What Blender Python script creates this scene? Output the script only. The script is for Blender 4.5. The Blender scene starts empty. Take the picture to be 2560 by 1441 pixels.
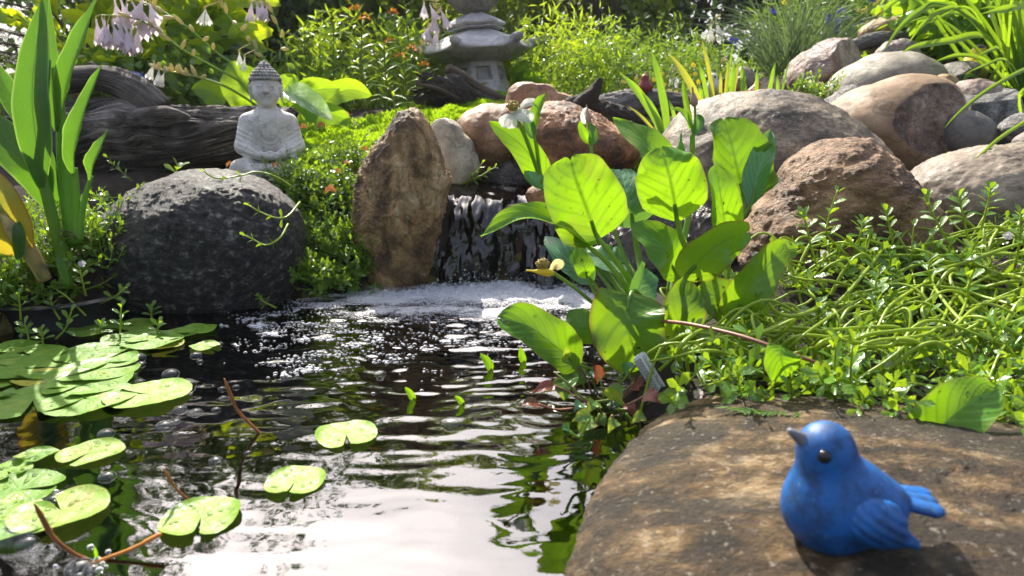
import bpy, math, random
import numpy as np
from mathutils import Vector, Matrix, Euler
random.seed(7); RNG = np.random.default_rng(11)
R = math.radians
S = bpy.context.scene
COL = S.collection
# ------------------------------------------------------------------ camera
CAM_H, PITCH, FPX = 0.30, R(13.0), 1730.0        # metres, tilt, focal length in pixels of the 2560 px photograph
cam = bpy.data.cameras.new('camera'); cam_o = bpy.data.objects.new('camera', cam); COL.objects.link(cam_o)
cam_o.location = (0, 0, CAM_H); cam_o.rotation_euler = (R(90) - PITCH, 0, 0)
cam.sensor_width = 36.0; cam.lens = 36.0 * FPX / 2560.0
cam.clip_start = 0.02; cam.clip_end = 200.0
cam.dof.use_dof = True; cam.dof.focus_distance = 0.98; cam.dof.aperture_fstop = 8.5
S.camera = cam_o
# ------------------------------------------------------------------ sky, sun, exposure
SUN_EL, SUN_AZ = R(46), R(-20)                     # azimuth measured from the view direction (+Y), negative = left
w = bpy.data.worlds.new('World'); S.world = w; w.use_nodes = True
wn = w.node_tree; bg = wn.nodes['Background']
sky = wn.nodes.new('ShaderNodeTexSky'); sky.sky_type = 'NISHITA'; sky.sun_disc = False
sky.sun_elevation = SUN_EL; sky.sun_rotation = SUN_AZ
sky.air_density = 1.0; sky.dust_density = 8.0; sky.ozone_density = 1.0
tcw = wn.nodes.new('ShaderNodeTexCoord'); nzw = wn.nodes.new('ShaderNodeTexNoise'); nzw.inputs['Scale'].default_value = 2.2; nzw.inputs['Detail'].default_value = 7
wn.links.new(tcw.outputs['Generated'], nzw.inputs['Vector']); rpw = wn.nodes.new('ShaderNodeValToRGB'); wn.links.new(nzw.outputs[0], rpw.inputs[0])
rpw.color_ramp.elements[0].position = .36; rpw.color_ramp.elements[0].color = (.03, .03, .03, 1); rpw.color_ramp.elements[1].position = .62; rpw.color_ramp.elements[1].color = (.5, .5, .5, 1)
mxw = wn.nodes.new('ShaderNodeMix'); mxw.data_type = 'RGBA'; wn.links.new(rpw.outputs[0], mxw.inputs[0]); tnw = wn.nodes.new('ShaderNodeMix'); tnw.data_type = 'RGBA'; tnw.blend_type = 'MULTIPLY'; tnw.inputs[0].default_value = 1; wn.links.new(sky.outputs[0], tnw.inputs[6]); tnw.inputs[7].default_value = (.93, .975, 1.10, 1); wn.links.new(tnw.outputs[2], mxw.inputs[6]); mxw.inputs[7].default_value = (5.4, 5.6, 6.0, 1)   # thin bright cloud over the blue
wn.links.new(mxw.outputs[2], bg.inputs[0]); bg.inputs[1].default_value = 0.112
sl = bpy.data.lights.new('sun', 'SUN'); sl.energy = 5.0; sl.angle = R(0.6); sl.color = (1.0, 0.93, 0.80)
so = bpy.data.objects.new('sun', sl); COL.objects.link(so)
sd = Vector((math.sin(SUN_AZ) * math.cos(SUN_EL), math.cos(SUN_AZ) * math.cos(SUN_EL), math.sin(SUN_EL)))
so.rotation_euler = (-sd).to_track_quat('-Z', 'Y').to_euler(); so.location = sd * 6
S.view_settings.view_transform = 'Standard'; S.view_settings.look = 'None'
S.view_settings.exposure = 1.15; S.view_settings.gamma = 1.0
S.cycles.use_denoising = True; S.cycles.max_bounces = 9; S.cycles.transparent_max_bounces = 14
S.cycles.transmission_bounces = 5; S.cycles.sample_clamp_indirect = 6.0
S.cycles.caustics_reflective = False; S.cycles.caustics_refractive = False
# ------------------------------------------------------------------ pixel <-> place
def ray(px, py):
    c, u = (px - 1280) / FPX, (720.5 - py) / FPX
    return Vector((c, math.cos(PITCH) + u * math.sin(PITCH), -math.sin(PITCH) + u * math.cos(PITCH)))
CAMP = Vector((0, 0, CAM_H))
def P(px, py, Y):                                   # point of the pixel's ray at distance Y
    d = ray(px, py); return CAMP + d * (Y / d.y)
def W(px, py, z=0.0):                               # where the pixel's ray meets the level z
    d = ray(px, py); return CAMP + d * ((z - CAM_H) / d.z)
def MPP(px, py, Y):                                 # metres per photo pixel there
    d = ray(px, py); return (Y / d.y) / FPX
# ------------------------------------------------------------------ numpy noise
_pr = np.random.default_rng(5); PERM = _pr.permutation(256); PERM = np.concatenate([PERM, PERM, PERM])
GRAD = _pr.normal(size=(256, 3)); GRAD /= np.linalg.norm(GRAD, axis=1)[:, None]
def perlin(p):
    i = np.floor(p).astype(int); f = p - i; i &= 255
    s = f * f * f * (f * (f * 6 - 15) + 10); out = 0
    for dx in (0, 1):
        for dy in (0, 1):
            for dz in (0, 1):
                h = PERM[PERM[PERM[i[..., 0] + dx] + i[..., 1] + dy] + i[..., 2] + dz]
                g = GRAD[h]
                d = g[..., 0] * (f[..., 0] - dx) + g[..., 1] * (f[..., 1] - dy) + g[..., 2] * (f[..., 2] - dz)
                wgt = (s[..., 0] if dx else 1 - s[..., 0]) * (s[..., 1] if dy else 1 - s[..., 1]) * (s[..., 2] if dz else 1 - s[..., 2])
                out = out + d * wgt
    return out * 1.6
def fbm(p, octv=4, gain=0.5, lac=2.03):
    a, s, t = 1.0, 0, p
    for _ in range(octv):
        s = s + a * perlin(t); a *= gain; t = t * lac + 17.3
    return s
# ------------------------------------------------------------------ mesh helpers
def mesh_arrays(name, V, loops, sizes, UV=None, tint=None, smooth=True):
    m = bpy.data.meshes.new(name); V = np.asarray(V, dtype=np.float32)
    loops = np.asarray(loops, dtype=np.int32).ravel(); sizes = np.asarray(sizes, dtype=np.int32)
    m.vertices.add(len(V)); m.vertices.foreach_set('co', V.ravel())
    m.loops.add(len(loops)); m.loops.foreach_set('vertex_index', loops)
    m.polygons.add(len(sizes)); st = np.zeros(len(sizes), dtype=np.int32); st[1:] = np.cumsum(sizes)[:-1]
    m.polygons.foreach_set('loop_start', st)
    m.polygons.foreach_set('use_smooth', np.full(len(sizes), smooth, dtype=bool))
    m.update(calc_edges=True); m.validate()
    if UV is not None:
        l = m.uv_layers.new(name='UVMap'); l.data.foreach_set('uv', np.asarray(UV, dtype=np.float32)[loops].ravel())
    a = m.attributes.new('tint', 'FLOAT', 'POINT')
    a.data.foreach_set('value', np.full(len(V), 0.5, dtype=np.float32) if tint is None else np.asarray(tint, dtype=np.float32))
    return m
class MB:                                           # collects pieces, builds ONE mesh
    def __init__(s): s.V = []; s.L = []; s.Z = []; s.U = []; s.T = []; s.n = 0
    def add(s, V, F, UV=None, tint=0.5):
        V = np.asarray(V, float).reshape(-1, 3)
        for f in F:
            s.L.append(np.asarray(f, int) + s.n); s.Z.append(len(f))
        s._tail(V, UV, tint)
    def addq(s, V, Q, UV=None, tint=0.5):           # faces as one (n,k) array
        V = np.asarray(V, float).reshape(-1, 3); Q = np.asarray(Q, int)
        s.L.append((Q + s.n).ravel()); s.Z.extend([Q.shape[1]] * len(Q)); s._tail(V, UV, tint)
    def _tail(s, V, UV, tint):
        s.V.append(V); s.U.append(np.zeros((len(V), 2)) if UV is None else np.asarray(UV))
        s.T.append(np.full(len(V), tint) if np.isscalar(tint) else np.asarray(tint)); s.n += len(V)
    def inst(s, tpl, M, loc, tint=None):            # template copied by N 3x3 matrices and offsets
        V, Q, UV = tpl; N, k = len(M), len(V)
        P_ = np.einsum('nij,kj->nki', M, V) + np.asarray(loc)[:, None, :]
        Q_ = (Q[None] + (np.arange(N) * k)[:, None, None]).reshape(-1, Q.shape[1])
        s.addq(P_.reshape(-1, 3), Q_, np.tile(UV, (N, 1)), np.repeat(RNG.random(N) if tint is None else tint, k))
    def mesh(s, name, smooth=True, origin=None):
        V = np.concatenate(s.V)
        if origin is not None: V = V - np.asarray(origin)
        return mesh_arrays(name, V, np.concatenate([np.ravel(x) for x in s.L]), s.Z, np.concatenate(s.U), np.concatenate(s.T), smooth)
    def build(s, name, mat, parent=None, smooth=True, world=True):
        # vertices are world coordinates; the object sits at its parent's origin (or at its own base)
        V = np.concatenate(s.V)
        if parent is not None: o0 = np.array(parent_world(parent)) if world else np.zeros(3)
        else: o0 = np.array([(V[:, 0].min() + V[:, 0].max()) / 2, (V[:, 1].min() + V[:, 1].max()) / 2, V[:, 2].min()])
        o = link(name, s.mesh(name, smooth, o0), mat, parent)
        if parent is None: o.location = o0
        return o
def parent_world(o):
    p = Vector((0, 0, 0))
    while o is not None: p = p + o.location; o = o.parent
    return p
def link(name, me, mat=None, parent=None):
    o = bpy.data.objects.new(name, me); COL.objects.link(o)
    if parent is not None: o.parent = parent
    if mat is not None and me is not None:
        mats = mat if isinstance(mat, (list, tuple)) else [mat]
        if len(me.materials) == 0:
            for q in mats: me.materials.append(q)
    return o
def tag(o, label=None, cat=None, group=None, kind=None):
    if label: o['label'] = label
    if cat: o['category'] = cat
    if group: o['group'] = group
    if kind: o['kind'] = kind
    return o
def thing(name, loc, label, cat, group=None):
    o = bpy.data.objects.new(name, None); COL.objects.link(o); o.location = loc; o.empty_display_size = 0.02
    return tag(o, label, cat, group)
def catmull(pts, n):
    pts = [np.array(p, float) for p in pts]
    if len(pts) == 2:
        t = np.linspace(0, 1, n)[:, None]; return pts[0] * (1 - t) + pts[1] * t
    q = [2 * pts[0] - pts[1]] + pts + [2 * pts[-1] - pts[-2]]
    out = []; m = len(pts) - 1
    for k in np.linspace(0, m, n):
        i = min(int(k), m - 1); t = k - i; a, b, c, d = q[i:i + 4]
        out.append(0.5 * ((2 * b) + (c - a) * t + (2 * a - 5 * b + 4 * c - d) * t * t + (3 * b - a - 3 * c + d) * t ** 3))
    return np.array(out)
def frames(C):
    T = np.gradient(C, axis=0); T /= np.linalg.norm(T, axis=1)[:, None] + 1e-12
    up = np.array([0, 0, 1.0]) if abs(T[0][2]) < 0.9 else np.array([1.0, 0, 0])
    N = []; n = np.cross(T[0], up); n /= np.linalg.norm(n)
    for t in T:
        n = n - t * np.dot(n, t); n /= np.linalg.norm(n) + 1e-12; N.append(n)
    N = np.array(N); return T, N, np.cross(T, N)
def tube(mb, pts, r0, r1=None, seg=7, n=None, cap=True, tint=0.5, rf=None):
    n = n or max(4, len(pts) * 4); C = catmull(pts, n); T, N, B = frames(C)
    r1 = r0 if r1 is None else r1; rr = np.linspace(r0, r1, n) if rf is None else np.array([rf(t) for t in np.linspace(0, 1, n)])
    a = np.linspace(0, 2 * math.pi, seg, endpoint=False)
    V = C[:, None, :] + rr[:, None, None] * (np.cos(a)[None, :, None] * N[:, None, :] + np.sin(a)[None, :, None] * B[:, None, :])
    V = V.reshape(-1, 3); Q = []
    for i in range(n - 1):
        for j in range(seg): Q.append([i * seg + j, i * seg + (j + 1) % seg, (i + 1) * seg + (j + 1) % seg, (i + 1) * seg + j])
    UV = np.stack([np.repeat(np.linspace(0, 1, n), seg), np.tile(np.linspace(0, 1, seg), n)], 1)
    F = Q + ([list(range(seg))[::-1], list(range((n - 1) * seg, n * seg))] if cap else [])
    mb.add(V, F, UV, tint)
PROF = {
 'ovate': ([0, .05, .2, .4, .6, .8, .93, 1], [.12, .5, .92, 1, .93, .68, .34, .0]),
 'broad': ([0, .04, .14, .35, .6, .8, .91, .97, 1], [.10, .56, .93, 1, .93, .77, .58, .38, .12]),
 'lance': ([0, .1, .3, .5, .75, 1], [.15, .55, .96, 1, .62, .0]),
 'canna': ([0, .08, .25, .45, .7, .9, 1], [.16, .45, .88, 1, .74, .27, .0]),
 'strap': ([0, .25, .7, 1], [.75, 1, .8, .0]),
 'obov': ([0, .2, .5, .75, .92, 1], [.12, .36, .82, 1, .72, .12]),
 'heart': ([0, .03, .12, .3, .55, .8, 1], [.2, .75, 1, .96, .7, .3, 0]),
 'round': ([0, .05, .2, .5, .8, .95, 1], [.15, .6, .93, 1, .88, .5, .1]),
}
def prof(k, u):
    a, b = PROF[k]; uu = np.linspace(0, 1, 201); y = np.interp(uu, a, b)
    y2 = np.convolve(np.pad(y, 6, mode='edge'), np.ones(13) / 13, 'valid'); y2[0] = b[0]; y2[-1] = b[-1]
    return np.interp(u, uu, y2)
def leaf_tpl(nu, nv, pf, width, fold=0.15, bend=0.2, lobe=0.0):   # unit length leaf along +Y, normal +Z
    u = np.linspace(0, 1, nu); v = np.linspace(-1, 1, nv); w_ = prof(pf, u) * width / 2
    X = w_[:, None] * v[None]; Yc = u[:, None] - lobe * np.abs(v)[None] ** 1.5 * (1 - u[:, None]) ** 2
    Z = np.abs(X) * fold * 2 - bend * (u[:, None] ** 2) + 0 * v[None]
    V = np.stack([X, Yc + 0 * X, Z], -1).reshape(-1, 3)
    Q = np.array([[i * nv + j, i * nv + j + 1, (i + 1) * nv + j + 1, (i + 1) * nv + j] for i in range(nu - 1) for j in range(nv - 1)])
    UV = np.stack([np.repeat(u, nv), np.tile((v + 1) / 2, nu)], 1)
    return V, Q, UV
def rot_to(d, n, s=None):                            # (N,3) directions (leaf axis) and rough normals -> (N,3,3), optional scale
    d = d / (np.linalg.norm(d, axis=1)[:, None] + 1e-9); x = np.cross(d, n); x /= np.linalg.norm(x, axis=1)[:, None] + 1e-9
    z = np.cross(x, d); M = np.stack([x, d, z], -1)
    return M if s is None else M * np.asarray(s)[:, None, None]
def leaf_surf(mb, spine, width, pf='broad', nrm=(0, -1, 0.2), cup=0.12, wave=0.0, wf=3.0, nu=22, nv=11, lobe=0.0, twist=0.0, seed=0, asym=0.0, tint=0.5, notch=0.0):
    C = catmull(spine, nu); T = np.gradient(C, axis=0); T /= np.linalg.norm(T, axis=1)[:, None]
    L = np.linalg.norm(np.diff(C, axis=0), axis=1).sum(); u = np.linspace(0, 1, nu); v = np.linspace(-1, 1, nv)
    n = np.tile(np.array(nrm, float), (nu, 1)); n -= T * np.sum(n * T, 1)[:, None]; n /= np.linalg.norm(n, axis=1)[:, None]
    s = np.cross(T, n); wd = prof(pf, u) * width / 2
    ang = twist * (u - 0.5); s2 = s * np.cos(ang)[:, None] + n * np.sin(ang)[:, None]; n2 = np.cross(s2, T)
    ph = seed * 1.7
    vv = v[None, :] * (1 + asym * np.sign(v))[None, :]
    V = C[:, None, :] + (wd[:, None] * vv)[..., None] * s2[:, None, :]
    lift = cup * wd[:, None] * (np.abs(v)[None] ** 1.4) + wave * np.abs(v)[None] ** 2 * np.sin(u[:, None] * wf * 6.28 + np.where(v > 0, 1.3, 0)[None] + ph) * width
    lift = lift + 0.010 * width * np.sin(u[:, None] * 46 - np.abs(v)[None] * 14 + ph) * (np.abs(v)[None] > .05) + .035 * width * np.abs(v)[None] ** 3 * np.sin(u[:, None] * 17 + ph * 2 + 2 * np.sign(v)[None])
    V = V + lift[..., None] * n2[:, None, :]
    if lobe: V = V - (lobe * L * (np.abs(v)[None] ** 1.5) * (1 - u[:, None]) ** 3)[..., None] * T[:, None, :]
    if notch: V = V - (notch * L * ((1 - np.abs(v)[None]) ** 3) * u[:, None] ** 14)[..., None] * T[:, None, :]
    Q = np.array([[i * nv + j, i * nv + j + 1, (i + 1) * nv + j + 1, (i + 1) * nv + j] for i in range(nu - 1) for j in range(nv - 1)])
    UV = np.stack([np.repeat(u, nv), np.tile((v + 1) / 2, nu)], 1)
    mb.addq(V.reshape(-1, 3), Q, UV, tint)
    return V, n2
def cube_sphere(n):
    g = np.tan(np.linspace(-1, 1, n + 1) * math.pi / 4); V = []; Q = []; k = 0
    for ax in range(3):
        for sgn in (-1, 1):
            a, b = np.meshgrid(g, g, indexing='ij'); c = np.full_like(a, sgn)
            o = [None] * 3; o[ax] = c; o[(ax + 1) % 3] = a; o[(ax + 2) % 3] = b
            V.append(np.stack(o, -1).reshape(-1, 3)); m = n + 1
            i, j = np.meshgrid(np.arange(n), np.arange(n), indexing='ij'); q = np.stack([i * m + j, (i + 1) * m + j, (i + 1) * m + j + 1, i * m + j + 1], -1).reshape(-1, 4)
            if sgn < 0: q = q[:, ::-1]
            Q.append(q + k); k += m * m
    V = np.concatenate(V); Q = np.concatenate(Q); V /= np.linalg.norm(V, axis=1)[:, None]
    key = np.round(V * 1e5).astype(int); _, idx, inv = np.unique(key, axis=0, return_index=True, return_inverse=True)
    return V[idx], inv.ravel()[Q]
_cs = {}
def csphere(n):
    if n not in _cs: _cs[n] = cube_sphere(n)
    return _cs[n]
# ------------------------------------------------------------------ signed distance sculpting (surface nets)
def smin(a, b, k):
    h = np.clip(0.5 + 0.5 * (b - a) / k, 0, 1); return b * (1 - h) + a * h - k * h * (1 - h)
def s_ell(p, c, r):
    q = (p - np.array(c)) / np.array(r); k0 = np.sqrt((q * q).sum(-1)); k1 = np.sqrt(((q / np.array(r)) ** 2).sum(-1)) + 1e-9
    return k0 * (k0 - 1) / k1
def s_cap(p, a, b, ra, rb):
    a, b = np.array(a), np.array(b); pa = p - a; ba = b - a
    h = np.clip((pa * ba).sum(-1) / np.dot(ba, ba), 0, 1); return np.sqrt(((pa - h[..., None] * ba) ** 2).sum(-1)) - (ra * (1 - h) + rb * h)
def surfnet(fn, lo, hi, step):
    lo, hi = np.array(lo, float), np.array(hi, float); n = np.ceil((hi - lo) / step).astype(int) + 1
    ax = [lo[i] + np.arange(n[i]) * step for i in range(3)]
    G = np.stack(np.meshgrid(*ax, indexing='ij'), -1); D = fn(G); I = D < 0
    cnt = np.zeros(n - 1); acc = np.zeros(tuple(n - 1) + (3,))
    cr = [(a, b) for a in range(8) for b in range(8) if a < b and bin(a ^ b).count('1') == 1]
    sl_ = lambda k: tuple(slice((k >> i) & 1, n[i] - 1 + ((k >> i) & 1)) for i in range(3))
    for a, b in cr:
        da, db = D[sl_(a)], D[sl_(b)]; m = (da < 0) != (db < 0); t = np.where(m, da / (da - db + 1e-12), 0)
        pa = np.array([(a >> i) & 1 for i in range(3)]); pb = np.array([(b >> i) & 1 for i in range(3)])
        acc += np.where(m[..., None], pa + t[..., None] * (pb - pa), 0); cnt += m
    on = cnt > 0; idx = -np.ones(tuple(n - 1), int); idx[on] = np.arange(on.sum())
    cell = np.argwhere(on); V = lo + (cell + acc[on] / cnt[on][:, None]) * step; Q = []
    for d in range(3):
        e1, e2 = (d + 1) % 3, (d + 2) % 3
        s0 = [slice(1, n[i] - 1) for i in range(3)]; s0[d] = slice(0, n[d] - 1); s1 = list(s0); s1[d] = slice(1, n[d])
        A, B_ = I[tuple(s0)], I[tuple(s1)]; ch = A != B_; pos = np.argwhere(ch) + np.array([s0[i].start for i in range(3)])
        f = A[ch]
        def at(o1, o2):
            q = pos.copy(); q[:, e1] -= o1; q[:, e2] -= o2; return idx[q[:, 0], q[:, 1], q[:, 2]]
        q = np.stack([at(1, 1), at(0, 1), at(0, 0), at(1, 0)], 1); q[~f] = q[~f][:, ::-1]; Q.append(q)
    return V, np.concatenate(Q)
# ------------------------------------------------------------------ materials
class NT:
    def __init__(s, name):
        s.m = bpy.data.materials.new(name); s.m.use_nodes = True; s.t = s.m.node_tree; s.t.nodes.clear()
        s.out = s.n('ShaderNodeOutputMaterial')
    def n(s, ty, **k):
        o = s.t.nodes.new(ty)
        for a, b in k.items(): setattr(o, a, b)
        return o
    def l(s, a, b): s.t.links.new(a, b)
    def set(s, node, **k):
        for a, b in k.items():
            i = node.inputs[a.replace('_', ' ')]
            if hasattr(b, 'is_output') or isinstance(b, bpy.types.NodeSocket): s.l(b, i)
            else: i.default_value = b
        return node
    def coord(s, kind='Object', scale=(1, 1, 1), rot=(0, 0, 0)):
        c = s.n('ShaderNodeTexCoord'); m = s.n('ShaderNodeMapping'); s.l(c.outputs[kind], m.inputs[0])
        m.inputs['Scale'].default_value = scale; m.inputs['Rotation'].default_value = rot; return m.outputs[0]
    def noise(s, v, scale, detail=6, rough=0.55, dist=0.0):
        o = s.n('ShaderNodeTexNoise'); s.l(v, o.inputs['Vector']); o.inputs['Scale'].default_value = scale
        o.inputs['Detail'].default_value = detail; o.inputs['Roughness'].default_value = rough; o.inputs['Distortion'].default_value = dist
        return o.outputs[0]
    def ramp(s, f, stops, interp='LINEAR'):
        o = s.n('ShaderNodeValToRGB'); s.l(f, o.inputs[0]); e = o.color_ramp.elements; o.color_ramp.interpolation = interp
        while len(e) < len(stops): e.new(0.5)
        for i, (p, c) in enumerate(stops):
            e[i].position = p; e[i].color = (c, c, c, 1) if np.isscalar(c) else (*c, 1)
        return o.outputs[0]
    def mix(s, f, a, b, bt='MIX'):
        o = s.n('ShaderNodeMix', data_type='RGBA', blend_type=bt)
        for i, x in ((0, f), (6, a), (7, b)):
            if isinstance(x, bpy.types.NodeSocket): s.l(x, o.inputs[i])
            else: o.inputs[i].default_value = x if i == 0 else (*x, 1)
        return o.outputs[2]
    def math(s, op, a, b=0.0, c=0.0):
        o = s.n('ShaderNodeMath', operation=op)
        for i, x in enumerate((a, b, c)):
            if isinstance(x, bpy.types.NodeSocket): s.l(x, o.inputs[i])
            else: o.inputs[i].default_value = x
        return o.outputs[0]
    def bump(s, h, strength, dist=0.002):
        o = s.n('ShaderNodeBump'); s.l(h, o.inputs['Height']); o.inputs['Strength'].default_value = strength; o.inputs['Distance'].default_value = dist
        return o.outputs[0]
    def pbr(s, col, rough=0.6, normal=None, spec=0.5, **k):
        b = s.n('ShaderNodeBsdfPrincipled')
        for nme, x in (('Base Color', col), ('Roughness', rough), ('Specular IOR Level', spec)):
            if isinstance(x, bpy.types.NodeSocket): s.l(x, b.inputs[nme])
            else: b.inputs[nme].default_value = (*x, 1) if isinstance(x, tuple) else x
        if normal is not None: s.l(normal, b.inputs['Normal'])
        return b.outputs[0]
    def done(s, sh): s.l(sh, s.out.inputs[0]); return s.m
def rockmat(name, stops, scale=9.0, speck=0.35, speck_scale=260.0, bump=0.5, rough=(0.45, 0.8), stretch=(1, 1, 1), rot=(0, 0, 0), blotch=None, bdist=0.004, spec=0.4, speck_cols=None, dist=0.3):
    m = NT(name); v = m.coord('Object', stretch, rot)
    stops = [(.5 + (p_ - .5) * .62, c_) for p_, c_ in stops]; a = m.noise(v, scale, 9, 0.66, dist); c = m.ramp(a, stops)
    b = m.noise(v, scale * 5.3, 7, 0.65); c = m.mix(m.ramp(b, [(0.35, 0.0), (0.68, 0.75)]), c, m.mix(0.6, c, stops[0][1], 'MIX'))
    if blotch:
        q = m.noise(v, scale * 0.55, 6, 0.6, 0.8); c = m.mix(m.ramp(q, [(blotch[1], 0.0), (blotch[1] + 0.12, blotch[2])]), c, blotch[0])
    s1 = m.noise(m.coord('Object'), speck_scale, 3, 0.7); dk, lt = speck_cols or ((0.015, 0.014, 0.013), (0.55, 0.52, 0.48))
    c = m.mix(m.ramp(s1, [(0.56, 0.0), (0.66, speck)]), c, dk); c = m.mix(m.ramp(s1, [(0.30, speck), (0.40, 0.0)]), c, lt)
    cr_ = m.n('ShaderNodeTexVoronoi', feature='DISTANCE_TO_EDGE'); wv = m.n('ShaderNodeVectorMath', operation='ADD'); m.l(v, wv.inputs[0]); nzc = m.n('ShaderNodeTexNoise'); m.l(v, nzc.inputs['Vector']); nzc.inputs['Scale'].default_value = scale * 1.5; nzc.inputs['Detail'].default_value = 6; sc_ = m.n('ShaderNodeVectorMath', operation='SCALE'); m.l(nzc.outputs['Color'], sc_.inputs[0]); sc_.inputs['Scale'].default_value = 1.6 / scale; m.l(sc_.outputs[0], wv.inputs[1]); m.l(wv.outputs[0], cr_.inputs['Vector']); cr_.inputs['Scale'].default_value = scale * .9
    ck = m.ramp(cr_.outputs['Distance'], [(0.0, .55), (.035, 0.0)]); c = m.mix(ck, c, tuple(x * .5 for x in stops[0][1]))
    h = m.math('ADD', m.math('MULTIPLY', b, 0.6), m.math('ADD', m.math('MULTIPLY', s1, 0.28), m.noise(v, scale * 14, 5, 0.7)))
    r = m.ramp(b, [(0.3, rough[0]), (0.7, rough[1])])
    return m.done(m.pbr(c, r, m.bump(h, bump, bdist), spec))
def leafmat(name, refl, trans, rough=0.38, tr=0.5, vein=0.35, spots=None, var=0.5, lat=26.0, edge=None, spec=0.5, stain=None):
    m = NT(name)
    at = m.n('ShaderNodeAttribute', attribute_name='tint'); oi = m.n('ShaderNodeObjectInfo')
    f = m.math('ADD', m.math('MULTIPLY', at.outputs['Fac'], 0.6), m.math('MULTIPLY', oi.outputs['Random'], 0.4))
    uv = m.n('ShaderNodeTexCoord').outputs['UV']; sx = m.n('ShaderNodeSeparateXYZ'); m.l(uv, sx.inputs[0])
    vc = m.math('ABSOLUTE', m.math('SUBTRACT', sx.outputs[1], 0.5))
    mid = m.math('SUBTRACT', 1.0, m.math('MINIMUM', m.math('MULTIPLY', vc, 26.0), 1.0))
    k = m.math('SUBTRACT', m.math('MULTIPLY', sx.outputs[0], lat), m.math('MULTIPLY', vc, lat * 0.75))
    lv = m.math('POWER', m.math('ABSOLUTE', m.math('SINE', k)), 9.0)
    ve = m.math('MAXIMUM', mid, m.math('MULTIPLY', m.math('SUBTRACT', 1.0, lv), 0.0)); ve = m.math('MAXIMUM', mid, m.math('MULTIPLY', lv, 0.6))
    nz = m.noise(m.coord('Object'), 60.0, 5, 0.6)
    def tone(c):
        d = tuple(x * (1 - var * 0.55) for x in c); b = (min(1, c[0] * (1 + var * 0.75)), min(1, c[1] * (1 + var * .38)), c[2] * (1 + var * 0.15))
        q = m.mix(f, d, b); q = m.mix(m.math('MULTIPLY', nz, 0.35), q, tuple(x * 0.6 for x in c))
        return q
    rough = m.ramp(m.noise(m.coord('Object'), 22, 4, .6), [(.35, max(.08, rough - .16)), (.65, rough + .14)])
    cr = m.mix(m.math('MULTIPLY', ve, vein), tone(refl), tuple(min(1, x * 2.1 + 0.05) for x in refl))
    ct = m.mix(m.math('MINIMUM', m.math('ADD', m.math('MULTIPLY', ve, vein), m.math('MULTIPLY', mid, .5 if vein else 0.0)), 1.0), tone(trans), tuple(x * 0.42 for x in trans))
    if spots:
        sp = m.noise(m.coord('Object'), spots[1], 3, 0.5); k2 = m.ramp(sp, [(spots[2], 0.0), (spots[2] + 0.04, 1.0)])
        cr = m.mix(k2, cr, spots[0]); ct = m.mix(k2, ct, tuple(x * 0.6 for x in spots[0]))
    if stain:
        sp = m.noise(m.coord('Object'), stain[1], 5, 0.6); k3 = m.ramp(sp, [(stain[2], 0.0), (stain[2] + 0.18, 0.9)])
        cr = m.mix(k3, cr, stain[0]); ct = m.mix(k3, ct, stain[0])
    if edge:
        e = m.ramp(vc, [(0.44, 0.0), (0.5, 0.8)]); cr = m.mix(e, cr, edge); ct = m.mix(e, ct, edge)
    nb = m.bump(m.math('ADD', m.math('MULTIPLY', ve, -0.7), nz), 0.35, 0.0012)
    p = m.pbr(cr, rough, nb, spec); t = m.n('ShaderNodeBsdfTranslucent'); m.l(ct, t.inputs[0]); m.l(nb, t.inputs[1])
    x = m.n('ShaderNodeMixShader'); x.inputs[0].default_value = tr; m.l(p, x.inputs[1]); m.l(t.outputs[0], x.inputs[2])
    return m.done(x.outputs[0])
def plain(name, col, rough=0.6, var=0.25, scale=40.0, bump=0.2, spec=0.5, stops=None, stretch=(1, 1, 1)):
    m = NT(name); v = m.coord('Object', stretch); a = m.noise(v, scale, 7, 0.6)
    c = m.ramp(a, stops) if stops else m.ramp(a, [(0.3, tuple(x * (1 - var) for x in col)), (0.7, tuple(min(1, x * (1 + var)) for x in col))])
    return m.done(m.pbr(c, rough, m.bump(a, bump, 0.002), spec))
M = {}
M['granite_dark'] = rockmat('granite_dark', [(0.32, (.007, .007, .008)), (0.5, (.032, .030, .029)), (0.64, (.11, .105, .10)), (0.80, (.42, .40, .38))], 60, 0.8, 240, .9, (.34, .7), (1, 1, 1.5), bdist=.005, dist=.5, speck_cols=((.006, .006, .006), (.17, .17, .17)))
M['tan_rough'] = rockmat('tan_rough', [(0.27, (.035, .024, .015)), (0.43, (.22, .13, .05)), (0.57, (.44, .28, .12)), (0.76, (.64, .48, .28))], 11, 0.4, 240, 0.8, (.5, .85), (1, 1, .7), bdist=.005)
M['pale_tan'] = rockmat('pale_tan', [(0.3, (.20, .17, .12)), (0.5, (.40, .35, .26)), (0.7, (.55, .50, .40))], 9, .25, 200, .4, blotch=((.06, .05, .045), .60, .8))
M['brown_smooth'] = rockmat('brown_smooth', [(0.3, (.16, .08, .04)), (0.5, (.30, .165, .085)), (0.7, (.42, .26, .15))], 12, .45, 300, .35, blotch=((.30, .10, .05), .6, .5))
M['orange_brown'] = rockmat('orange_brown', [(0.3, (.06, .034, .02)), (0.48, (.25, .105, .04)), (0.62, (.42, .20, .08)), (0.8, (.46, .30, .17))], 13, .35, 220, .6, bdist=.005)
M['grey_brown'] = rockmat('grey_brown', [(0.28, (.045, .036, .026)), (0.48, (.15, .115, .078)), (0.62, (.29, .22, .145)), (0.8, (.50, .405, .285))], 13, .5, 300, .6, (.42, .75), (.8, 1, 1.5), (0, .5, 0), blotch=((.05, .05, .055), .6, .6), bdist=.004)
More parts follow.
